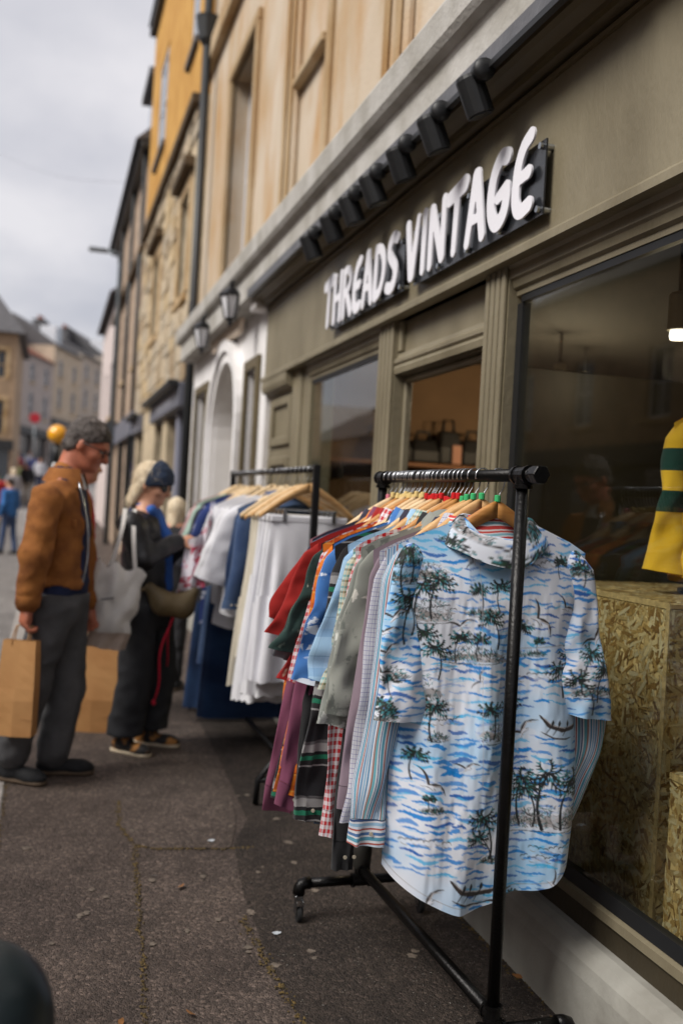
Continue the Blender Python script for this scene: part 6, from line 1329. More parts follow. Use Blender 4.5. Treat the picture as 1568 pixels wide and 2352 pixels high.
def human(name, label, J, o):
    """J joint positions; o options; body one mesh, clothes and hair its children"""
    s = o.get('s', 1.); h = o.get('h', .009); T = empty(name, tuple(o['base']), label, 'person', o.get('group'))
    J = {k: np.array(v, float) for k, v in J.items()}; R = frame(o['look'], np.array([0, 0, 1.0]) if abs(nrm(o['look'])[2]) < .9 else (1, 0, 0)); F = nrm(o['face']); C = J['head']
    RT = frame(F, J['neck']-J['pelvis'])
    P = head_prims(C, R, s)+[('c', C+s*(-.035*R[0]-.06*R[2]), J['neck'], .056*s, .062*s, {'k': .03})]
    P += [('e', (J['neck']*.72+J['pelvis']*.28), (.10*s, .15*s, .22*s), {'R': RT, 'k': .04}), ('e', J['pelvis'], (.10*s, .14*s, .12*s), {'R': RT, 'k': .04}), ('c', J['neck']*.5+J['pelvis']*.5, J['pelvis'], .10*s, .10*s)]
    for sd in 'LR':
        P += [('c', J['neck']*.88+J['pelvis']*.12, J['sh'+sd], .035*s, .035*s), ('c', J['sh'+sd], J['el'+sd], .045*s, .038*s), ('c', J['el'+sd], J['wr'+sd], .037*s, .026*s), ('c', J['pelvis'], J['hip'+sd], .09*s, .075*s), ('c', J['hip'+sd], J['kn'+sd], .07*s, .05*s), ('c', J['kn'+sd], J['an'+sd], .044*s, .028*s), ('c', np.array([J['an'+sd][0], J['an'+sd][1], o['base'][2]+.055*s]), np.array([J['an'+sd][0], J['an'+sd][1], o['base'][2]+.045*s])+nrm(np.array(o['toe'+sd])*np.array([1, 1, 0]))*.08*s, .018*s, .014*s)]
        hd = o.get('hand'+sd, (J['wr'+sd]-J['el'+sd], -RT[1]*(1 if sd == 'L' else -1), .7))
        if h < .012: P += hand_prims(J['wr'+sd], hd[0], hd[1], s, hd[2], 1 if sd == 'R' else -1)
        else: P += [('c', J['wr'+sd], J['wr'+sd]+nrm(hd[0])*.13*s, .03*s, .032*s)]
    body = sdf('body', P, h, o['skin'], T, k=.025)
    # top
    tk = o.get('topk', 1.); hem = o['hem']
    P = [('c', J['shL']+RT[2]*-.01, J['shR']+RT[2]*-.01, .072*s*tk, .072*s*tk)]
    for w_, f_, l_ in ((.74, .118, .172), (.50, .128, .172), (.26, .132, .168), (.02, .135, .168), (-.12, .135, .168)): P.append(('e', J['neck']*w_+J['pelvis']*(1-w_), (f_*s*tk, l_*s*tk, .17*s), {'R': RT, 'k': .07}))
    P.append(('c', J['neck']*.92+J['pelvis']*.08, J['neck']*1.03-J['pelvis']*.03, .078*s, .066*s, {'k': .03}))
    arms = []
    for sd in 'LR': arms += [('c', J['sh'+sd], J['el'+sd], .080*s*tk, .066*s*tk, {'k': .03}), ('c', J['el'+sd], J['wr'+sd]-nrm(J['wr'+sd]-J['el'+sd])*.01, .066*s*tk, .052*s*tk, {'k': .03})]
    wr = o.get('wrinkle', .006)
    def nz1(X, Y, Z): return wr*(.8*vnoise(X*7+3, Y*7, Z*9)+1.5*np.abs(vnoise(X*11+Z*6, Y*11+1.5, Z*15-X*5))-.5+.5*vnoise(X*30, Y*30+7, Z*30+2))
    nb = R[2]*.0
    def cut(X, Y, Z, D):
        D = np.maximum(D, (hem+.012*np.sin(X*30)-Z))
        n_ = J['neck']; D = np.maximum(D, -(np.sqrt((X-n_[0])**2+(Y-n_[1])**2)-.062*s)*1.0) if o.get('open_neck') else D
        if o.get('opening'): D = o['opening'](X, Y, Z, D, J, RT)
        return D
    tp = sdf(o.get('top_name', 'jacket'), P, o.get('hc', max(h, .012)), o['top'], T, k=.05, noise=nz1, post=cut)
    for i_ in (0, 2): sdf('sleeve', arms[i_:i_+2], o.get('hc', max(h, .012)), o['top'], T, k=.04, noise=nz1)
    if o.get('inner'):
        P2 = [('e', J['neck']*.62+J['pelvis']*.38, (.118*s, .165*s, .27*s), {'R': RT, 'k': .06}), ('e', J['neck']*.2+J['pelvis']*.8, (.128*s, .16*s, .22*s), {'R': RT, 'k': .06}), ('c', J['neck']*.95+J['pelvis']*.05, J['neck']*1.02-J['pelvis']*.02, .08*s, .068*s, {'k': .03})]
        hz = o['inner'][1]; sdf(o['inner'][2], P2, max(h, .012), o['inner'][0], T, k=.05, noise=nz1, post=lambda X, Y, Z, D: np.maximum(D, hz-Z))
    # trousers
    rw = o.get('legr', (.098, .075, .066)); P = [('c', J['hipL'], J['hipR'], .105*s, .105*s), ('e', J['pelvis']+np.array([0, 0, .03]), (.135*s, .165*s, .13*s), {'R': RT})]
    for sd in 'LR': P += [('c', J['hip'+sd], J['kn'+sd], rw[0]*s, rw[1]*s, {'k': .03}), ('c', J['kn'+sd], J['an'+sd]+np.array([0, 0, .03]), rw[1]*s, rw[2]*s, {'k': .02})]
    hz0 = o.get('leghem', .055); zb = o['base'][2]; zt_ = o.get('waist', 9)
    sdf('trousers', P, max(h, .012), o['legs'], T, k=.03, noise=lambda X, Y, Z: wr*1.1*(.7*vnoise(X*8, Y*8, Z*6)+1.5*np.abs(vnoise(X*10+Z*5, Y*10, Z*13-X*6))-.5+.4*vnoise(X*26, Y*26+7, Z*26+2)), post=lambda X, Y, Z, D: np.maximum(np.maximum(D, zb+hz0-Z), Z-zt_))
    # shoes
    for sd in 'LR':
        a = J['an'+sd].copy(); t = nrm(np.array(o['toe'+sd])*np.array([1, 1, 0])); a[2] = zb; L_ = np.cross([0, 0, 1.0], t); Rf = np.array([t, L_, [0, 0, 1.0]])
        P = [('c', a-t*.045*s+np.array([0, 0, .045*s]), a+t*.13*s+np.array([0, 0, .036*s]), .040*s, .036*s), ('c', a+np.array([0, 0, .05]), a+np.array([0, 0, .12*s]), .050*s, .050*s), ('e', a+t*.12*s+np.array([0, 0, .034*s]), (.075*s, .046*s, .036*s), {'R': Rf})]
        sh = sdf('shoe', P, max(h*.8, .008), o['shoe'], T, k=.02, post=lambda X, Y, Z, D: np.maximum(D, zb+.018-Z))
        P = [('c', a-t*.045*s+np.array([0, 0, .022]), a+t*.15*s+np.array([0, 0, .022]), .047*s, .045*s)]
        sdf('sole', P, max(h*.8, .008), o['sole'], sh, k=.02, post=lambda X, Y, Z, D: np.maximum(np.maximum(D, zb+.002-Z), Z-zb-.024))
    # hair
    Ff, Ll, Uu = R; q = lambda f, l, u: C+s*(f*Ff+l*Ll+u*Uu); st = o.get('hair', 'short')
    if st == 'short':
        P = [('e', q(-.014, 0, .036), (.107*s, .083*s, .093*s), {'R': R}), ('e', q(-.055, 0, -.02), (.058*s, .070*s, .07*s), {'R': R})]
        def hp(X, Y, Z, D):
            f = (X-C[0])*Ff[0]+(Y-C[1])*Ff[1]+(Z-C[2])*Ff[2]; u = (X-C[0])*Uu[0]+(Y-C[1])*Uu[1]+(Z-C[2])*Uu[2]
            lim = np.where(f/s < -.03, -.075, np.where(f/s < .02, -.005+(f/s+.03)*.4, .012+np.maximum(0, f/s-.02)*.75)); return np.maximum(D, (lim*s-u)*.8)
    else:
        P = [('e', q(-.018, 0, .038), (.107*s, .085*s, .093*s), {'R': R}), ('c', q(-.055, 0, .01), q(-.080, 0, -.13), .068*s, .042*s), ('c', q(-.045, .05, 0), q(-.060, .055, -.13), .034*s, .024*s), ('c', q(-.045, -.05, 0), q(-.060, -.055, -.13), .034*s, .024*s)]
        def hp(X, Y, Z, D):
            f = (X-C[0])*Ff[0]+(Y-C[1])*Ff[1]+(Z-C[2])*Ff[2]; u = (X-C[0])*Uu[0]+(Y-C[1])*Uu[1]+(Z-C[2])*Uu[2]
            return np.maximum(D, -(u+.5*s*(f/s < .01)-.055*s-.35*(f-.05*s)))
    hr = sdf('hair', P, .0055 if h < .012 else max(h, .009), o['hairm'], T, k=.02, noise=lambda X, Y, Z: .005*vnoise(X*45, Y*45, Z*26)+.004*vnoise(X*110, Y*110, Z*50), post=hp)
    if h < .012:
        me = hr.data; nv_ = len(me.vertices); co_ = np.zeros(nv_*3, np.float32); no_ = np.zeros(nv_*3, np.float32); me.vertices.foreach_get('co', co_); me.vertex_normals.foreach_get('vector', no_); co_ = co_.reshape(-1, 3); no_ = no_.reshape(-1, 3)
        rs_ = np.random.RandomState(3); pick = rs_.randint(0, nv_, 1500); p_ = co_[pick]+rs_.randn(1500, 3)*.002; n_ = no_[pick]; base_d = (-.6*Ff-.5*Uu) if st == 'short' else (-1.0*np.array([0, 0, 1.0])-.15*Ff)
        d_ = base_d+rs_.randn(1500, 3)*(.45 if st == 'short' else .22); d_ = d_-(d_*n_).sum(1)[:, None]*n_; d_ /= np.linalg.norm(d_, axis=1)[:, None]+1e-6; ln_ = rs_.uniform(.012, .026, (1500, 1)) if st == 'short' else rs_.uniform(.03, .07, (1500, 1)); sd_ = np.cross(d_, n_)*.0009
        a_ = p_-n_*.001; m_ = p_+d_*ln_*.5+n_*(.004 if st == 'short' else .005); e_ = p_+d_*ln_+n_*(.006 if st == 'short' else .002)
        V_ = np.stack([a_-sd_, a_+sd_, m_-sd_, m_+sd_, e_], 1).reshape(-1, 3); k_ = np.arange(1500)*5
        F_ = [(int(k), int(k+1), int(k+3), int(k+2)) for k in k_]+[(int(k+2), int(k+3), int(k+4)) for k in k_]
        hs_ = raw('hair_strands', V_, F_, o['hairm'], hr, True); hs_['kind'] = 'stuff'
    return T, R

SK1 = skin('ruddy_skin', S(196, 120, 92)); SK2 = skin('fair_skin', S(214, 158, 128)); SK3 = skin('tan_skin', S(190, 136, 104))
def suede():
    m = mat('brown_suede', S(166, 106, 50), .9, .2, 12, .5, 160, col2=S(128, 76, 32), detail=6); return m
M_LEATH = mat('black_leather_jacket', S(34, 34, 37), .45, .2, 14, .2, 60)
M_GTR = mat('grey_trouser_cloth', S(86, 86, 88), .9, .15, 10, .3, 140); M_BTR = mat('black_trouser_cloth', S(42, 43, 47), .9, .2, 8, .3, 120)
M_NAVYK = mat('navy_knit', S(34, 44, 78), .95, .15, 20, .4, 200); M_HAIRG = mat('greying_hair', S(112, 104, 100), .6, .3, 26, .6, 160, col2=S(66, 58, 54)); M_HAIRB = mat('blonde_hair', S(240, 226, 200), .5, .2, 40, .5, 120, stretch=(3, 3, .5), col2=S(216, 194, 158)); M_HAIRD = mat('dark_brown_hair', S(56, 40, 32), .55, .3, 40, .5, 120)
M_SHOEB = mat('black_suede_shoe', S(28, 30, 34), .8, .2, 20, .3, 100); M_SOLEB = mat('brown_gum_sole', S(92, 76, 60), .8, .1, 10)
# ---- the man
my = 5.05
J = dict(head=AY(203, 1022, my), neck=AY(152, 1098, my+.01), pelvis=AY(138, 1385, my+.01), shR=AY(108, 1150, my-.17), shL=AY(172, 1150, my+.19), elR=AY(82, 1275, my-.23), wrR=AY(63, 1390, my-.2), elL=AY(190, 1275, my+.24), wrL=AY(205, 1385, my+.2), hipR=AY(122, 1400, my-.08), hipL=AY(152, 1400, my+.1), knR=AY(72, 1575, my-.08), knL=AY(152, 1578, my+.09), anR=AY(28, 1742, my-.04), anL=AY(124, 1742, my+.06))
def man_open(X, Y, Z, D, J, RT):
    n = J['neck']; f = (X-n[0])*RT[0][0]+(Y-n[1])*RT[0][1]+(Z-n[2])*RT[0][2]; l = (X-n[0])*RT[1][0]+(Y-n[1])*RT[1][1]+(Z-n[2])*RT[1][2]
    return np.maximum(D, -np.maximum(.045-f, np.abs(l)-.062))
man, RM = human('person', 'man in brown suede jacket and grey trousers looking down, carrying a paper bag', J, dict(base=(.05, my, 0), look=(.86, -.24, -.46), face=(.93, -.30, .0), skin=SK1, top=suede(), top_name='suede_jacket', hem=AY(120, 1345, my)[2], opening=man_open, inner=(M_NAVYK, AY(180, 1372, my)[2], 'navy_jumper'), legs=M_GTR, shoe=M_SHOEB, sole=M_SOLEB, toeL=(1, -.15, 0), toeR=(.75, -.55, 0), hairm=M_HAIRG, hair='short', s=1.02, h=.0085, legr=(.104, .086, .078), leghem=.035, wrinkle=.009, topk=.99, handR=((-.05, -.05, -1), (1, .2, 0), 1.1), waist=AY(150, 1360, my)[2]))
C = J['head']; q = lambda f, l, u: C+1.02*(f*RM[0]+l*RM[1]+u*RM[2])
# jacket collar, shirt collar, zip, pocket, cuff
def ringpart(name, m, c, R, r0, r1, h0, h1, a0, a1, parent, n=18):
    V = []
    for t in np.linspace(a0, a1, n):
        d = math.cos(t)*R[0]+math.sin(t)*R[1]
        V += [c+d*r0+R[2]*h0, c+d*(r0+.004)+R[2]*h1, c+d*(r1+.016)+R[2]*(h1-.002), c+d*(r1+.048)+R[2]*(h0-.016-.02*math.cos(t))]
    return raw(name, np.array(V), grid_faces(n, 4), m, parent, True)
RTm = frame((.93, -.30, 0), J['neck']-J['pelvis'])
ringpart('jacket_collar', MATS['brown_suede'], J['neck']+RTm[2]*.012, RTm, .066, .066, -.03, .036, .40, 2*PI-.40, man)
ringpart('shirt_collar', mat('white_shirt_cotton', S(208, 210, 218), .8, .05, 5), J['neck']+RTm[2]*.004, RTm, .058, .056, -.02, .035, -.9, .9, man)
q1 = MB(); n0 = J['neck']; zp = [n0+RTm[0]*(.085+.06*math.sin(t*2.6))-RTm[1]*.064+RTm[2]*(-.02-.52*t) for t in np.linspace(0, 1, 12)]; q1.tube(zp, .006, 6); q1.build('zip', M_CHROME, man, smooth=True)
for sd in 'LR':
    d_ = nrm(J['wr'+sd]-J['el'+sd]); q1 = MB(); q1.tube([J['wr'+sd]-d_*.055, J['wr'+sd]-d_*.05, J['wr'+sd]-d_*.0, J['wr'+sd]+d_*.004], [.055, .0595, .0575, .05], 18); q1.build('cuff', MATS['brown_suede'], man, smooth=True)
pk = J['neck']*.55+J['pelvis']*.45; q1 = MB(); c_ = pk-RTm[1]*.135+RTm[0]*.075+RTm[2]*.06; q1.obox(c_, (RTm[0]*.75-RTm[1]*.65)*.045, RTm[2]*.022, nrm(-RTm[1]+RTm[0]*.6)*.012); q1.build('pocket_flap', MATS['brown_suede'], man, bevel=.004)
# spectacles
for sd in (-1, 1):
    q1 = MB(); q1.tube([q(.098, sd*(.034+.024*math.cos(t)), .002+.017*math.sin(t)) for t in np.linspace(0, 2*PI, 15)], .0028, 6); sp1 = q1.build('spectacles', M_BLACKP, man, smooth=True)
    q1 = MB(); q1.tube([q(.096, sd*.058, .008), q(.06, sd*.078, .010), q(-.01, sd*.083, .004)], .003, 6); q1.build('temple', M_BLACKP, sp1, smooth=True)
q1 = MB(); q1.tube([q(.104, -.012, .006), q(.106, 0, .008), q(.104, .012, .006)], .0025, 6); q1.build('bridge', M_BLACKP, man, smooth=True)
for sd in (-1, 1):
    P = [('e', q(.078, sd*.031, .004), (.011, .013, .008), {'R': RM})]; sdf('eye', P, .004, mat('eye_white', S(210, 205, 200), .2, .02, 5), man, k=.01)
# ---- paper bags
M_KRAFT = mat('kraft_paper', S(196, 146, 92), .75, .08, 5, .15, 30, col2=S(182, 130, 78))
def paper_bag(name, lab, top, wdir, w, dep, h, hold, group):
    W_ = nrm(wdir); Dp = np.cross([0, 0, 1.0], W_); T = empty(name, tuple(top-np.array([0, 0, h])), lab, 'bag', group); top = np.array(top)
    n = 5; V = []; wob = lambda k, z: .006*math.sin(k*2.1+z*9)
    rings = []
    for z in np.linspace(0, -h, 9):
        t = -z/h; ww, dd = w/2*(1-.03*(1-t)), dep/2*(.35+.65*min(1, t*1.6))
        pts = [(-ww, -dd), (0, -dd-.004), (ww, -dd), (ww-.022*(1-min(1, t*1.8)), 0), (ww, dd), (0, dd), (-ww, dd), (-ww+.022*(1-min(1, t*1.8)), 0)]
        V += [top+W_*(a+wob(i, z)*.5)+Dp*(b+wob(i+3, z))+np.array([0, 0, z]) for i, (a, b) in enumerate(pts)]
    F = [(r*8+k, r*8+(k+1) % 8, (r+1)*8+(k+1) % 8, (r+1)*8+k) for r in range(8) for k in range(8)]+[tuple(range(64, 72))]
    raw('bag_body', np.array(V), F, M_KRAFT, T)
    q1 = MB(); 
    q1.add([top+W_*a*w*.503+Dp*(-dep/2*1.06-.001)+np.array([0, 0, z]) for z in (-h*.80, -h*.812) for a in (-1, 1)], [(0, 1, 3, 2)]); q1.build('bag_fold', M_KRAFT, T)
    for sd in (-1, 1):
        a = top+Dp*sd*dep*.17; hp_ = np.array(hold)+Dp*sd*.012
        q1 = MB(); q1.tube([a-W_*w*.22-np.array([0, 0, .03]), a-W_*w*.22+np.array([0, 0, .01]), hp_-W_*.035-np.array([0, 0, .012]), hp_, hp_+W_*.035-np.array([0, 0, .012]), a+W_*w*.22+np.array([0, 0, .01]), a+W_*w*.22-np.array([0, 0, .03])], .0035, 6); q1.build('twisted_handle', mat('paper_twine', S(186, 138, 88), .8, .1, 40), T, smooth=True)
    return T
paper_bag('paper_bag', 'brown paper carrier bag with twisted handles in the man\'s near hand', AY(50, 1470, my-.2), (1, -.35, 0), .165, .10, .44, AY(58, 1432, my-.2), 'paper carrier bags')
# ---- the woman
wy = 5.55
J = dict(head=AY(352, 1112, wy), neck=AY(332, 1172, wy+.02), pelvis=AY(338, 1405, wy+.02), shR=AY(303, 1205, wy-.15), shL=AY(345, 1203, wy+.19), elR=AY(328, 1282, wy-.20), wrR=AY(408, 1243, wy-.07), elL=AY(375, 1285, wy+.2), wrL=AY(420, 1250, wy+.12), hipR=AY(318, 1415, wy-.07), hipL=AY(358, 1415, wy+.11), knR=AY(312, 1555, wy-.07), knL=AY(366, 1555, wy+.11), anR=AY(286, 1695, wy-.06), anL=AY(342, 1686, wy+.10))
def w_open(X, Y, Z, D, J, RT):
    n = J['neck']; f = (X-n[0])*RT[0][0]+(Y-n[1])*RT[0][1]+(Z-n[2])*RT[0][2]; l = (X-n[0])*RT[1][0]+(Y-n[1])*RT[1][1]+(Z-n[2])*RT[1][2]
    return np.maximum(D, -np.maximum(.04-f, np.abs(l)-.05))
M_BLUEC = mat('bright_blue_cotton', S(52, 104, 190), .8, .15, 10, .2, 60)
woman, RW = human('person', 'woman in black jacket, blue scarf and dark headscarf with sunglasses, reaching for a blouse', J, dict(base=(.5, wy, 0), look=(.84, -.44, -.32), face=(.92, -.30, 0), skin=SK2, top=M_LEATH, top_name='black_jacket', hem=AY(330, 1392, wy)[2], opening=w_open, inner=(M_BLUEC, AY(330, 1408, wy)[2], 'blue_blouse'), legs=M_BTR, shoe=mat('black_tan_trainer', S(36, 34, 34), .7, .3, 14, col2=S(170, 116, 54), lo=.42, hi=.5), sole=mat('cream_sole', S(206, 190, 164), .7, .08, 10), toeL=(.9, -.4, 0), toeR=(.7, -.7, 0), hairm=M_HAIRB, hair='long', s=.93, h=.0085, legr=(.104, .102, .106), leghem=.10, wrinkle=.007, topk=1.02, handR=((.9, .1, .12), (.2, .5, -1), .9), handL=((.9, -.2, .1), (0, 0, -1), .9)))
C = J['head']; q = lambda f, l, u: C+.93*(f*RW[0]+l*RW[1]+u*RW[2])
def hs_post(X, Y, Z, D):
    f = ((X-C[0])*RW[0][0]+(Y-C[1])*RW[0][1]+(Z-C[2])*RW[0][2])/.93; u = ((X-C[0])*RW[2][0]+(Y-C[1])*RW[2][1]+(Z-C[2])*RW[2][2])/.93
    return np.maximum(D, np.maximum(-(u+.02-.45*np.maximum(f, -.06)), -(f+.018-.05*u)))
sdf('headscarf', [('e', q(-.012, 0, .040), (.118, .092, .102), {'R': RW})], .007, mat('dark_blue_scarf', S(44, 60, 86), .8, .25, 16, .2, 80), woman, k=.02, noise=lambda X, Y, Z: .004*vnoise(X*30, Y*30, Z*60), post=hs_post)
RTw = frame((.92, -.30, 0), J['neck']-J['pelvis'])
sdf('neck_scarf', [('c', J['neck']+RTw[0]*.05+RTw[1]*.05, J['neck']+RTw[0]*.13-RTw[2]*.16, .030, .034), ('c', J['neck']+RTw[0]*.05-RTw[1]*.05, J['neck']+RTw[0]*.13-RTw[2]*.16, .030, .034), ('c', J['neck']+RTw[0]*.13-RTw[2]*.16, J['neck']+RTw[0]*.15-RTw[2]*.42, .036, .03), ('c', J['neck']-RTw[0]*.06, J['neck']+RTw[0]*.05-RTw[1]*.06, .026, .03)], .010, M_BLUEC, woman, k=.02, noise=lambda X, Y, Z: .006*vnoise(X*20, Y*20, Z*14))
for sd in (-1, 1):
    sg = sdf('sunglasses', [('e', q(.094, sd*.033, .004), (.010, .030, .022), {'R': RW})], .005, M_BLACKP, woman, k=.01)
    q1 = MB(); q1.tube([q(.09, sd*.058, .010), q(.05, sd*.076, .012), q(-.01, sd*.08, .006)], .0035, 6); q1.build('temple', M_BLACKP, sg, smooth=True)
# her bags
M_TOTE = mat('white_canvas', S(226, 223, 218), .85, .06, 6, .3, 60); M_TOTEB = mat('beige_canvas', S(188, 170, 156), .85, .06, 6, .2, 60)
def tote():
    yb = wy-.28; pts = {k: AY(*p, yb) for k, p in dict(tl=(222, 1275), tr=(337, 1312), br=(283, 1492), bl=(196, 1482), ml=(205, 1430), mr=(300, 1440)).items()}
    T = empty('tote_bag', tuple((pts['bl']+pts['br'])/2), 'big off-white canvas tote bag hanging from the woman\'s shoulder', 'bag')
    nu, nv = 22, 24; u = np.linspace(0, 1, nu)[:, None]; v = np.linspace(0, 1, nv)[None, :]
    side = lambda a, m_, b: np.stack([np.interp(np.linspace(0, 1, nv), [0, .75, 1], [a[i], m_[i], b[i]]) for i in range(3)], -1)
    Lf, Rt = side(pts['tl'], pts['ml'], pts['bl']), side(pts['tr'], pts['mr'], pts['br'])
    G = Lf[None]*(1-u[..., None])+Rt[None]*u[..., None]
    G[..., 2] += -.035*np.sin(u*PI*2.2+.3)**2*(1-v)**2+.012*vnoise(u*4, v*5, 2.)*(1-v*.5); G[..., 0] += .014*vnoise(u*2+4, v*6, 1.)
    bul = (np.sin(u*PI)**.6)*(.02+.07*np.sin(np.clip(v*1.15, 0, 1)*PI)**.7)+.02*vnoise(u*5, v*4, .3)+.016*np.abs(np.sin(u*7+v*5))
    vs = []
    for sgn in (-1, 1): g = G.copy(); g[..., 1] += sgn*bul; vs.append(g)
    k = int(nv*.80); 
    for nm, m_, a, b in (('bag_body', M_TOTE, 0, k+1), ('bag_base', M_TOTEB, k, nv)):
        V = []; F = []; off = 0
        for i, g in enumerate(vs): V.append(g[:, a:b].reshape(-1, 3)); F.append(grid_faces(nu, b-a, False, off, i == 1)); off += nu*(b-a)
        raw(nm, np.concatenate(V), np.concatenate(F), m_, T, True)
    sh = J['shR']+np.array([-.02, -.02, .085])
    for (a, off) in ((.28, -.02), (.78, .03)):
        p0 = pts['tl']*(1-a)+pts['tr']*a+np.array([0, -.02, -.03]); mid = p0*.35+sh*.65+np.array([0, -.06, -.02])
        t = np.linspace(0, 1, 10)[:, None]; path = (1-t)**2*p0+2*t*(1-t)*mid+t*t*(sh+np.array([off, 0, 0]))
        V = np.concatenate([path+np.array([-.011, 0, 0]), path+np.array([.011, 0, 0])]); raw('strap', V, [(i, i+1, 11+i, 10+i) for i in range(9)], M_TOTE, T, True)
    V = [AY(x, y, yb-.115) for x, y in ((232, 1375), (262, 1372), (262, 1376), (232, 1379))]; raw('bag_print', np.array(V), [(0, 1, 2, 3)], mat('grey_ink', S(96, 96, 100), .8, .1, 10), T)
tote()
hb = [AY(*p, wy-.20) for p in ((345, 1350), (375, 1385), (420, 1392), (445, 1360))]
HB = empty('belt_bag', tuple(hb[1]), 'olive brown crescent belt bag at the woman\'s waist', 'bag')
sdf('bag_body', [('c', hb[0], hb[1], .03, .06), ('c', hb[1], hb[2], .06, .06), ('c', hb[2], hb[3], .06, .03)], .011, mat('olive_nylon', S(104, 88, 58), .6, .15, 10, .2, 60), HB, k=.04, post=lambda X, Y, Z, D: np.maximum(D, Z-AY(400, 1338, wy-.2)[2]))
q1 = MB(); q1.tube([hb[0], J['pelvis']+np.array([-.17, -.03, .08]), J['pelvis']+np.array([-.05, .17, .1]), J['pelvis']+np.array([.15, .1, .1]), hb[3]], .012, 6); q1.build('strap', MATS['olive_nylon'], HB, smooth=True)

# ---- everybody else
def stander(x, y, height, heading, cols, label, hair='short', look=None, stride=.12, h=.02, group='passers-by in the street', bend=0., name='person', hold=False):
    s = height/1.75; F = np.array([math.cos(heading), math.sin(heading), 0]); L = np.array([-F[1], F[0], 0]); zb = zr(y)-(.12 if x < -.2 else 0); B = np.array([x, y, zb]); U = np.array([0, 0, 1.0])
    p = lambda f, l, u: B+s*(f*F+l*L+u*U)
    J = dict(head=p(.05+bend, 0, 1.62-bend*.3), neck=p(.0+bend*.6, 0, 1.46-bend*.15), pelvis=p(0, 0, .95), shL=p(bend*.5, .18, 1.40), shR=p(bend*.5, -.18, 1.40), elL=p(-.05, .25, 1.12), elR=p(.03, -.25, 1.12), wrL=p(.06, .24, .88), wrR=p(.12, -.24, .9), hipL=p(0, .09, .92), hipR=p(0, -.09, .92), knL=p(stride*.6, .09, .5), knR=p(-stride*.3, -.09, .5), anL=p(stride, .09, .09), anR=p(-stride, -.09, .1))
    return human(name, label, J, dict(base=tuple(B), look=look if look is not None else tuple(F+np.array([0, 0, -.1])), face=tuple(F), skin=cols[0], top=cols[1], top_name='jacket', hem=zb+.86*s, legs=cols[2], shoe=M_SHOEB, sole=M_SOLEB, toeL=tuple(F), toeR=tuple(F), hairm=cols[3], hair=hair, s=s, h=h, hc=h, legr=(.095, .072, .062), leghem=.07, group=group))[0]
cm = lambda n, c: mat('cloth_'+n, c, .85, .12, 10, .2, 60)
RC = stander(.14, 6.35, 1.70, .1, (SK2, cm('scarlet', S(196, 20, 40)), cm('charcoal', S(50, 50, 54)), M_HAIRD), 'person in scarlet coat half hidden behind the man', 'long', h=.014, stride=.05)
paper_bag('paper_bag', 'large brown paper carrier bag behind the man\'s legs', AY(225, 1476, 6.05), (1, -.25, 0), .27, .16, .52, AY(222, 1440, 6.05), 'paper carrier bags')
stander(.88, 7.3, 1.40, 1.2, (SK2, cm('black', S(36, 36, 40)), cm('charcoal', S(50, 50, 54)), M_HAIRB), 'short person with blond hair stooping beyond the woman', 'long', h=.016, stride=.05)
CR = [(-.80, 22, 1.62, 2.4, 'azure', S(60, 120, 190), 'jeans', S(70, 90, 130), M_HAIRD, 'passer-by in azure blue jacket, left of the man', 'short'),
 (-1.35, 27, 1.72, 1.5, 'red', S(176, 40, 44), 'olive', S(86, 84, 50), M_HAIRD, 'passer-by in red top and olive trousers at the left edge', 'short'),
 (-1.75, 33, 1.70, -1.4, 'teal', S(30, 120, 104), 'whitet', S(200, 202, 210), M_HAIRD, 'passer-by in teal top and white trousers', 'long'),
 (-1.25, 36, 1.66, 1.7, 'grey', S(150, 148, 150), 'jeans', S(70, 90, 130), M_HAIRB, 'passer-by in grey jacket and jeans walking uphill', 'long'),
 (-2.05, 48, 1.76, -1.5, 'white', S(214, 214, 220), 'sky', S(96, 130, 176), M_HAIRD, 'passer-by in white shirt and sky blue jeans', 'short'),
 (-1.45, 47, 1.64, -1.6, 'lime', S(206, 212, 150), 'jeans', S(70, 90, 130), M_HAIRD, 'passer-by in pale lime top', 'long'),
 (-1.65, 54, 1.78, 1.5, 'maroon', S(120, 34, 44), 'charcoal', S(50, 50, 54), M_HAIRD, 'passer-by in maroon jacket far up the road', 'short'),
 (-1.0, 56, 1.7, 1.4, 'royal', S(50, 66, 140), 'charcoal', S(50, 50, 54), M_HAIRD, 'passer-by in royal blue top far up the road', 'short'),
 (-1.25, 60, 1.74, -1.5, 'white', S(214, 214, 220), 'charcoal', S(50, 50, 54), M_HAIRG, 'passer-by in white top and charcoal trousers near the terrace', 'short'),
 (-2.3, 58, 1.7, -1.5, 'rose', S(196, 120, 120), 'navy', S(44, 50, 80), M_HAIRB, 'passer-by in rose jacket near the dark shopfront', 'long'),
 (.45, 30, 1.7, 1.5, 'pale', S(180, 184, 196), 'jeans', S(70, 90, 130), M_HAIRD, 'passer-by in pale grey coat on the right pavement', 'short')]
CR += [(-1.9, 41, 1.68, -1.4, 'mustard', S(190, 150, 70), 'navy', S(44, 50, 80), M_HAIRD, 'passer-by in mustard jumper and navy trousers', 'long'),
 (-.95, 43, 1.76, 1.6, 'black2', S(38, 38, 42), 'stone', S(170, 160, 146), M_HAIRD, 'passer-by in black jacket and stone trousers', 'short'),
 (-2.5, 52, 1.72, 1.5, 'blush', S(206, 168, 164), 'charcoal', S(50, 50, 54), M_HAIRB, 'passer-by in blush top and charcoal trousers', 'long'),
 (-1.9, 61, 1.7, -1.5, 'denim', S(70, 96, 140), 'charcoal', S(50, 50, 54), M_HAIRD, 'passer-by in denim jacket far up by the terrace', 'short'),
 (-.55, 51, 1.74, -1.6, 'white', S(214, 214, 220), 'navy', S(44, 50, 80), M_HAIRD, 'passer-by in white top and navy trousers up the hill', 'short')]
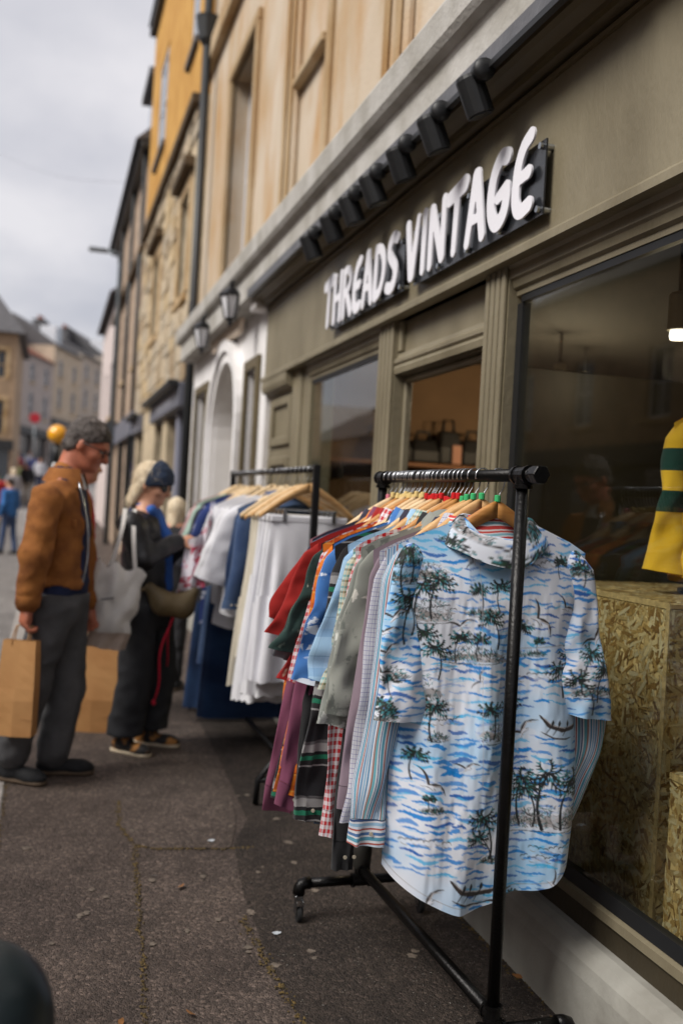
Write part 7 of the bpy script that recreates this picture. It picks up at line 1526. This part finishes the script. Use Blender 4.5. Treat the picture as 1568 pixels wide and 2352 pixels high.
for (x, y, ht, hd, n1, c1, n2, c2, hm, lb, hs) in CR: stander(x, y, ht, hd, (SK3 if ht > 1.7 else SK2, cm(n1, c1), cm(n2, c2), hm), lb, hs, h=.028 if y > 15 else .018)

# ================================================================== STREET FURNITURE
bx_, by_ = AY(133, 998, 16.0)[0], 16.0; bz = AY(133, 998, 16.0)[2]; BC = empty('crossing_beacon', (bx_, by_, zr(16)), 'amber globe crossing beacon on a striped pole behind the man', 'beacon')
q1 = MB(); q1.lathe((bx_, by_, bz), [(.151*math.sin(t), -.151*math.cos(t)) for t in np.linspace(.12, PI-.02, 14)], 22)
mg, tg, bgk = newmat('amber_globe'); bgk.inputs['Base Color'].default_value = S(240, 170, 40); bgk.inputs['Roughness'].default_value = .18; bgk.inputs['Coat Weight'].default_value = .6
q1.build('globe', mg, BC, smooth=True)
nb_ = 7; zz0 = zr(16); hb_ = (bz-.15-zz0)/nb_
for i in range(nb_): q1 = MB(); q1.tube([(bx_, by_, zz0+i*hb_), (bx_, by_, zz0+(i+1)*hb_-.001)], .05, 12); q1.build('pole_band', M_WHITE if i % 2 else M_BLACKP, BC, smooth=True)
ns_ = AY(81, 960, 50); NS = empty('road_sign', (ns_[0], 50, zr(50)), 'small round red road sign on a pole far up the street', 'sign')
q1 = MB(); q1.lathe((ns_[0], 49.95, ns_[2]), [(.23, 0), (.25, .01), (.25, .03), (.23, .04)], 20, ax=1); q1.build('sign_disc', mat('red_sign_face', S(190, 40, 56), .5, .05, 4), NS)
q1 = MB(); q1.tube([(ns_[0], 50.02, zr(50)-.2), (ns_[0], 50.02, ns_[2]+.3)], .04, 8); q1.build('sign_pole', M_GALV, NS, smooth=True)
# bollard close to the lens
b0 = AY(22, 2165, 1.50); BO = empty('bollard', (b0[0]-.03, 1.5, 0), 'dark round-topped bollard out of focus in the lower left corner', 'bollard')
zt_ = b0[2]; q1 = MB(); q1.lathe((b0[0]-.035, 1.5, 0), [(.10, .003), (.10, .08), (.075, .11), (.066, .14), (.062, zt_-.28), (.075, zt_-.25), (.078, zt_-.22), (.066, zt_-.19), (.066, zt_-.17)], 28); q1.build('shaft', mat('bollard_paint', S(34, 44, 48), .4, .15, 8, .1, 40), BO, smooth=True)
q1 = MB(); q1.lathe((b0[0]-.035, 1.5, zt_-.12), [(.066, -.05)]+[(.105*math.sin(t), -.105*math.cos(t)*1.15) for t in np.linspace(.9, PI-.03, 14)], 28); q1.build('domed_cap', MATS['bollard_paint'], BO, smooth=True)

ca, cb_ = AY(0, 352, 30), AX(300, 418, 1.45)
q1 = MB(); q1.tube([ca+(cb_-ca)*t-np.array([0, 0, .25*math.sin(t*PI)]) for t in np.linspace(-.6, 1, 16)], .003, 6); tag(q1.build('overhead_cable', M_BLACKP, smooth=True), 'thin cable strung across the street under the clouds', 'cable')
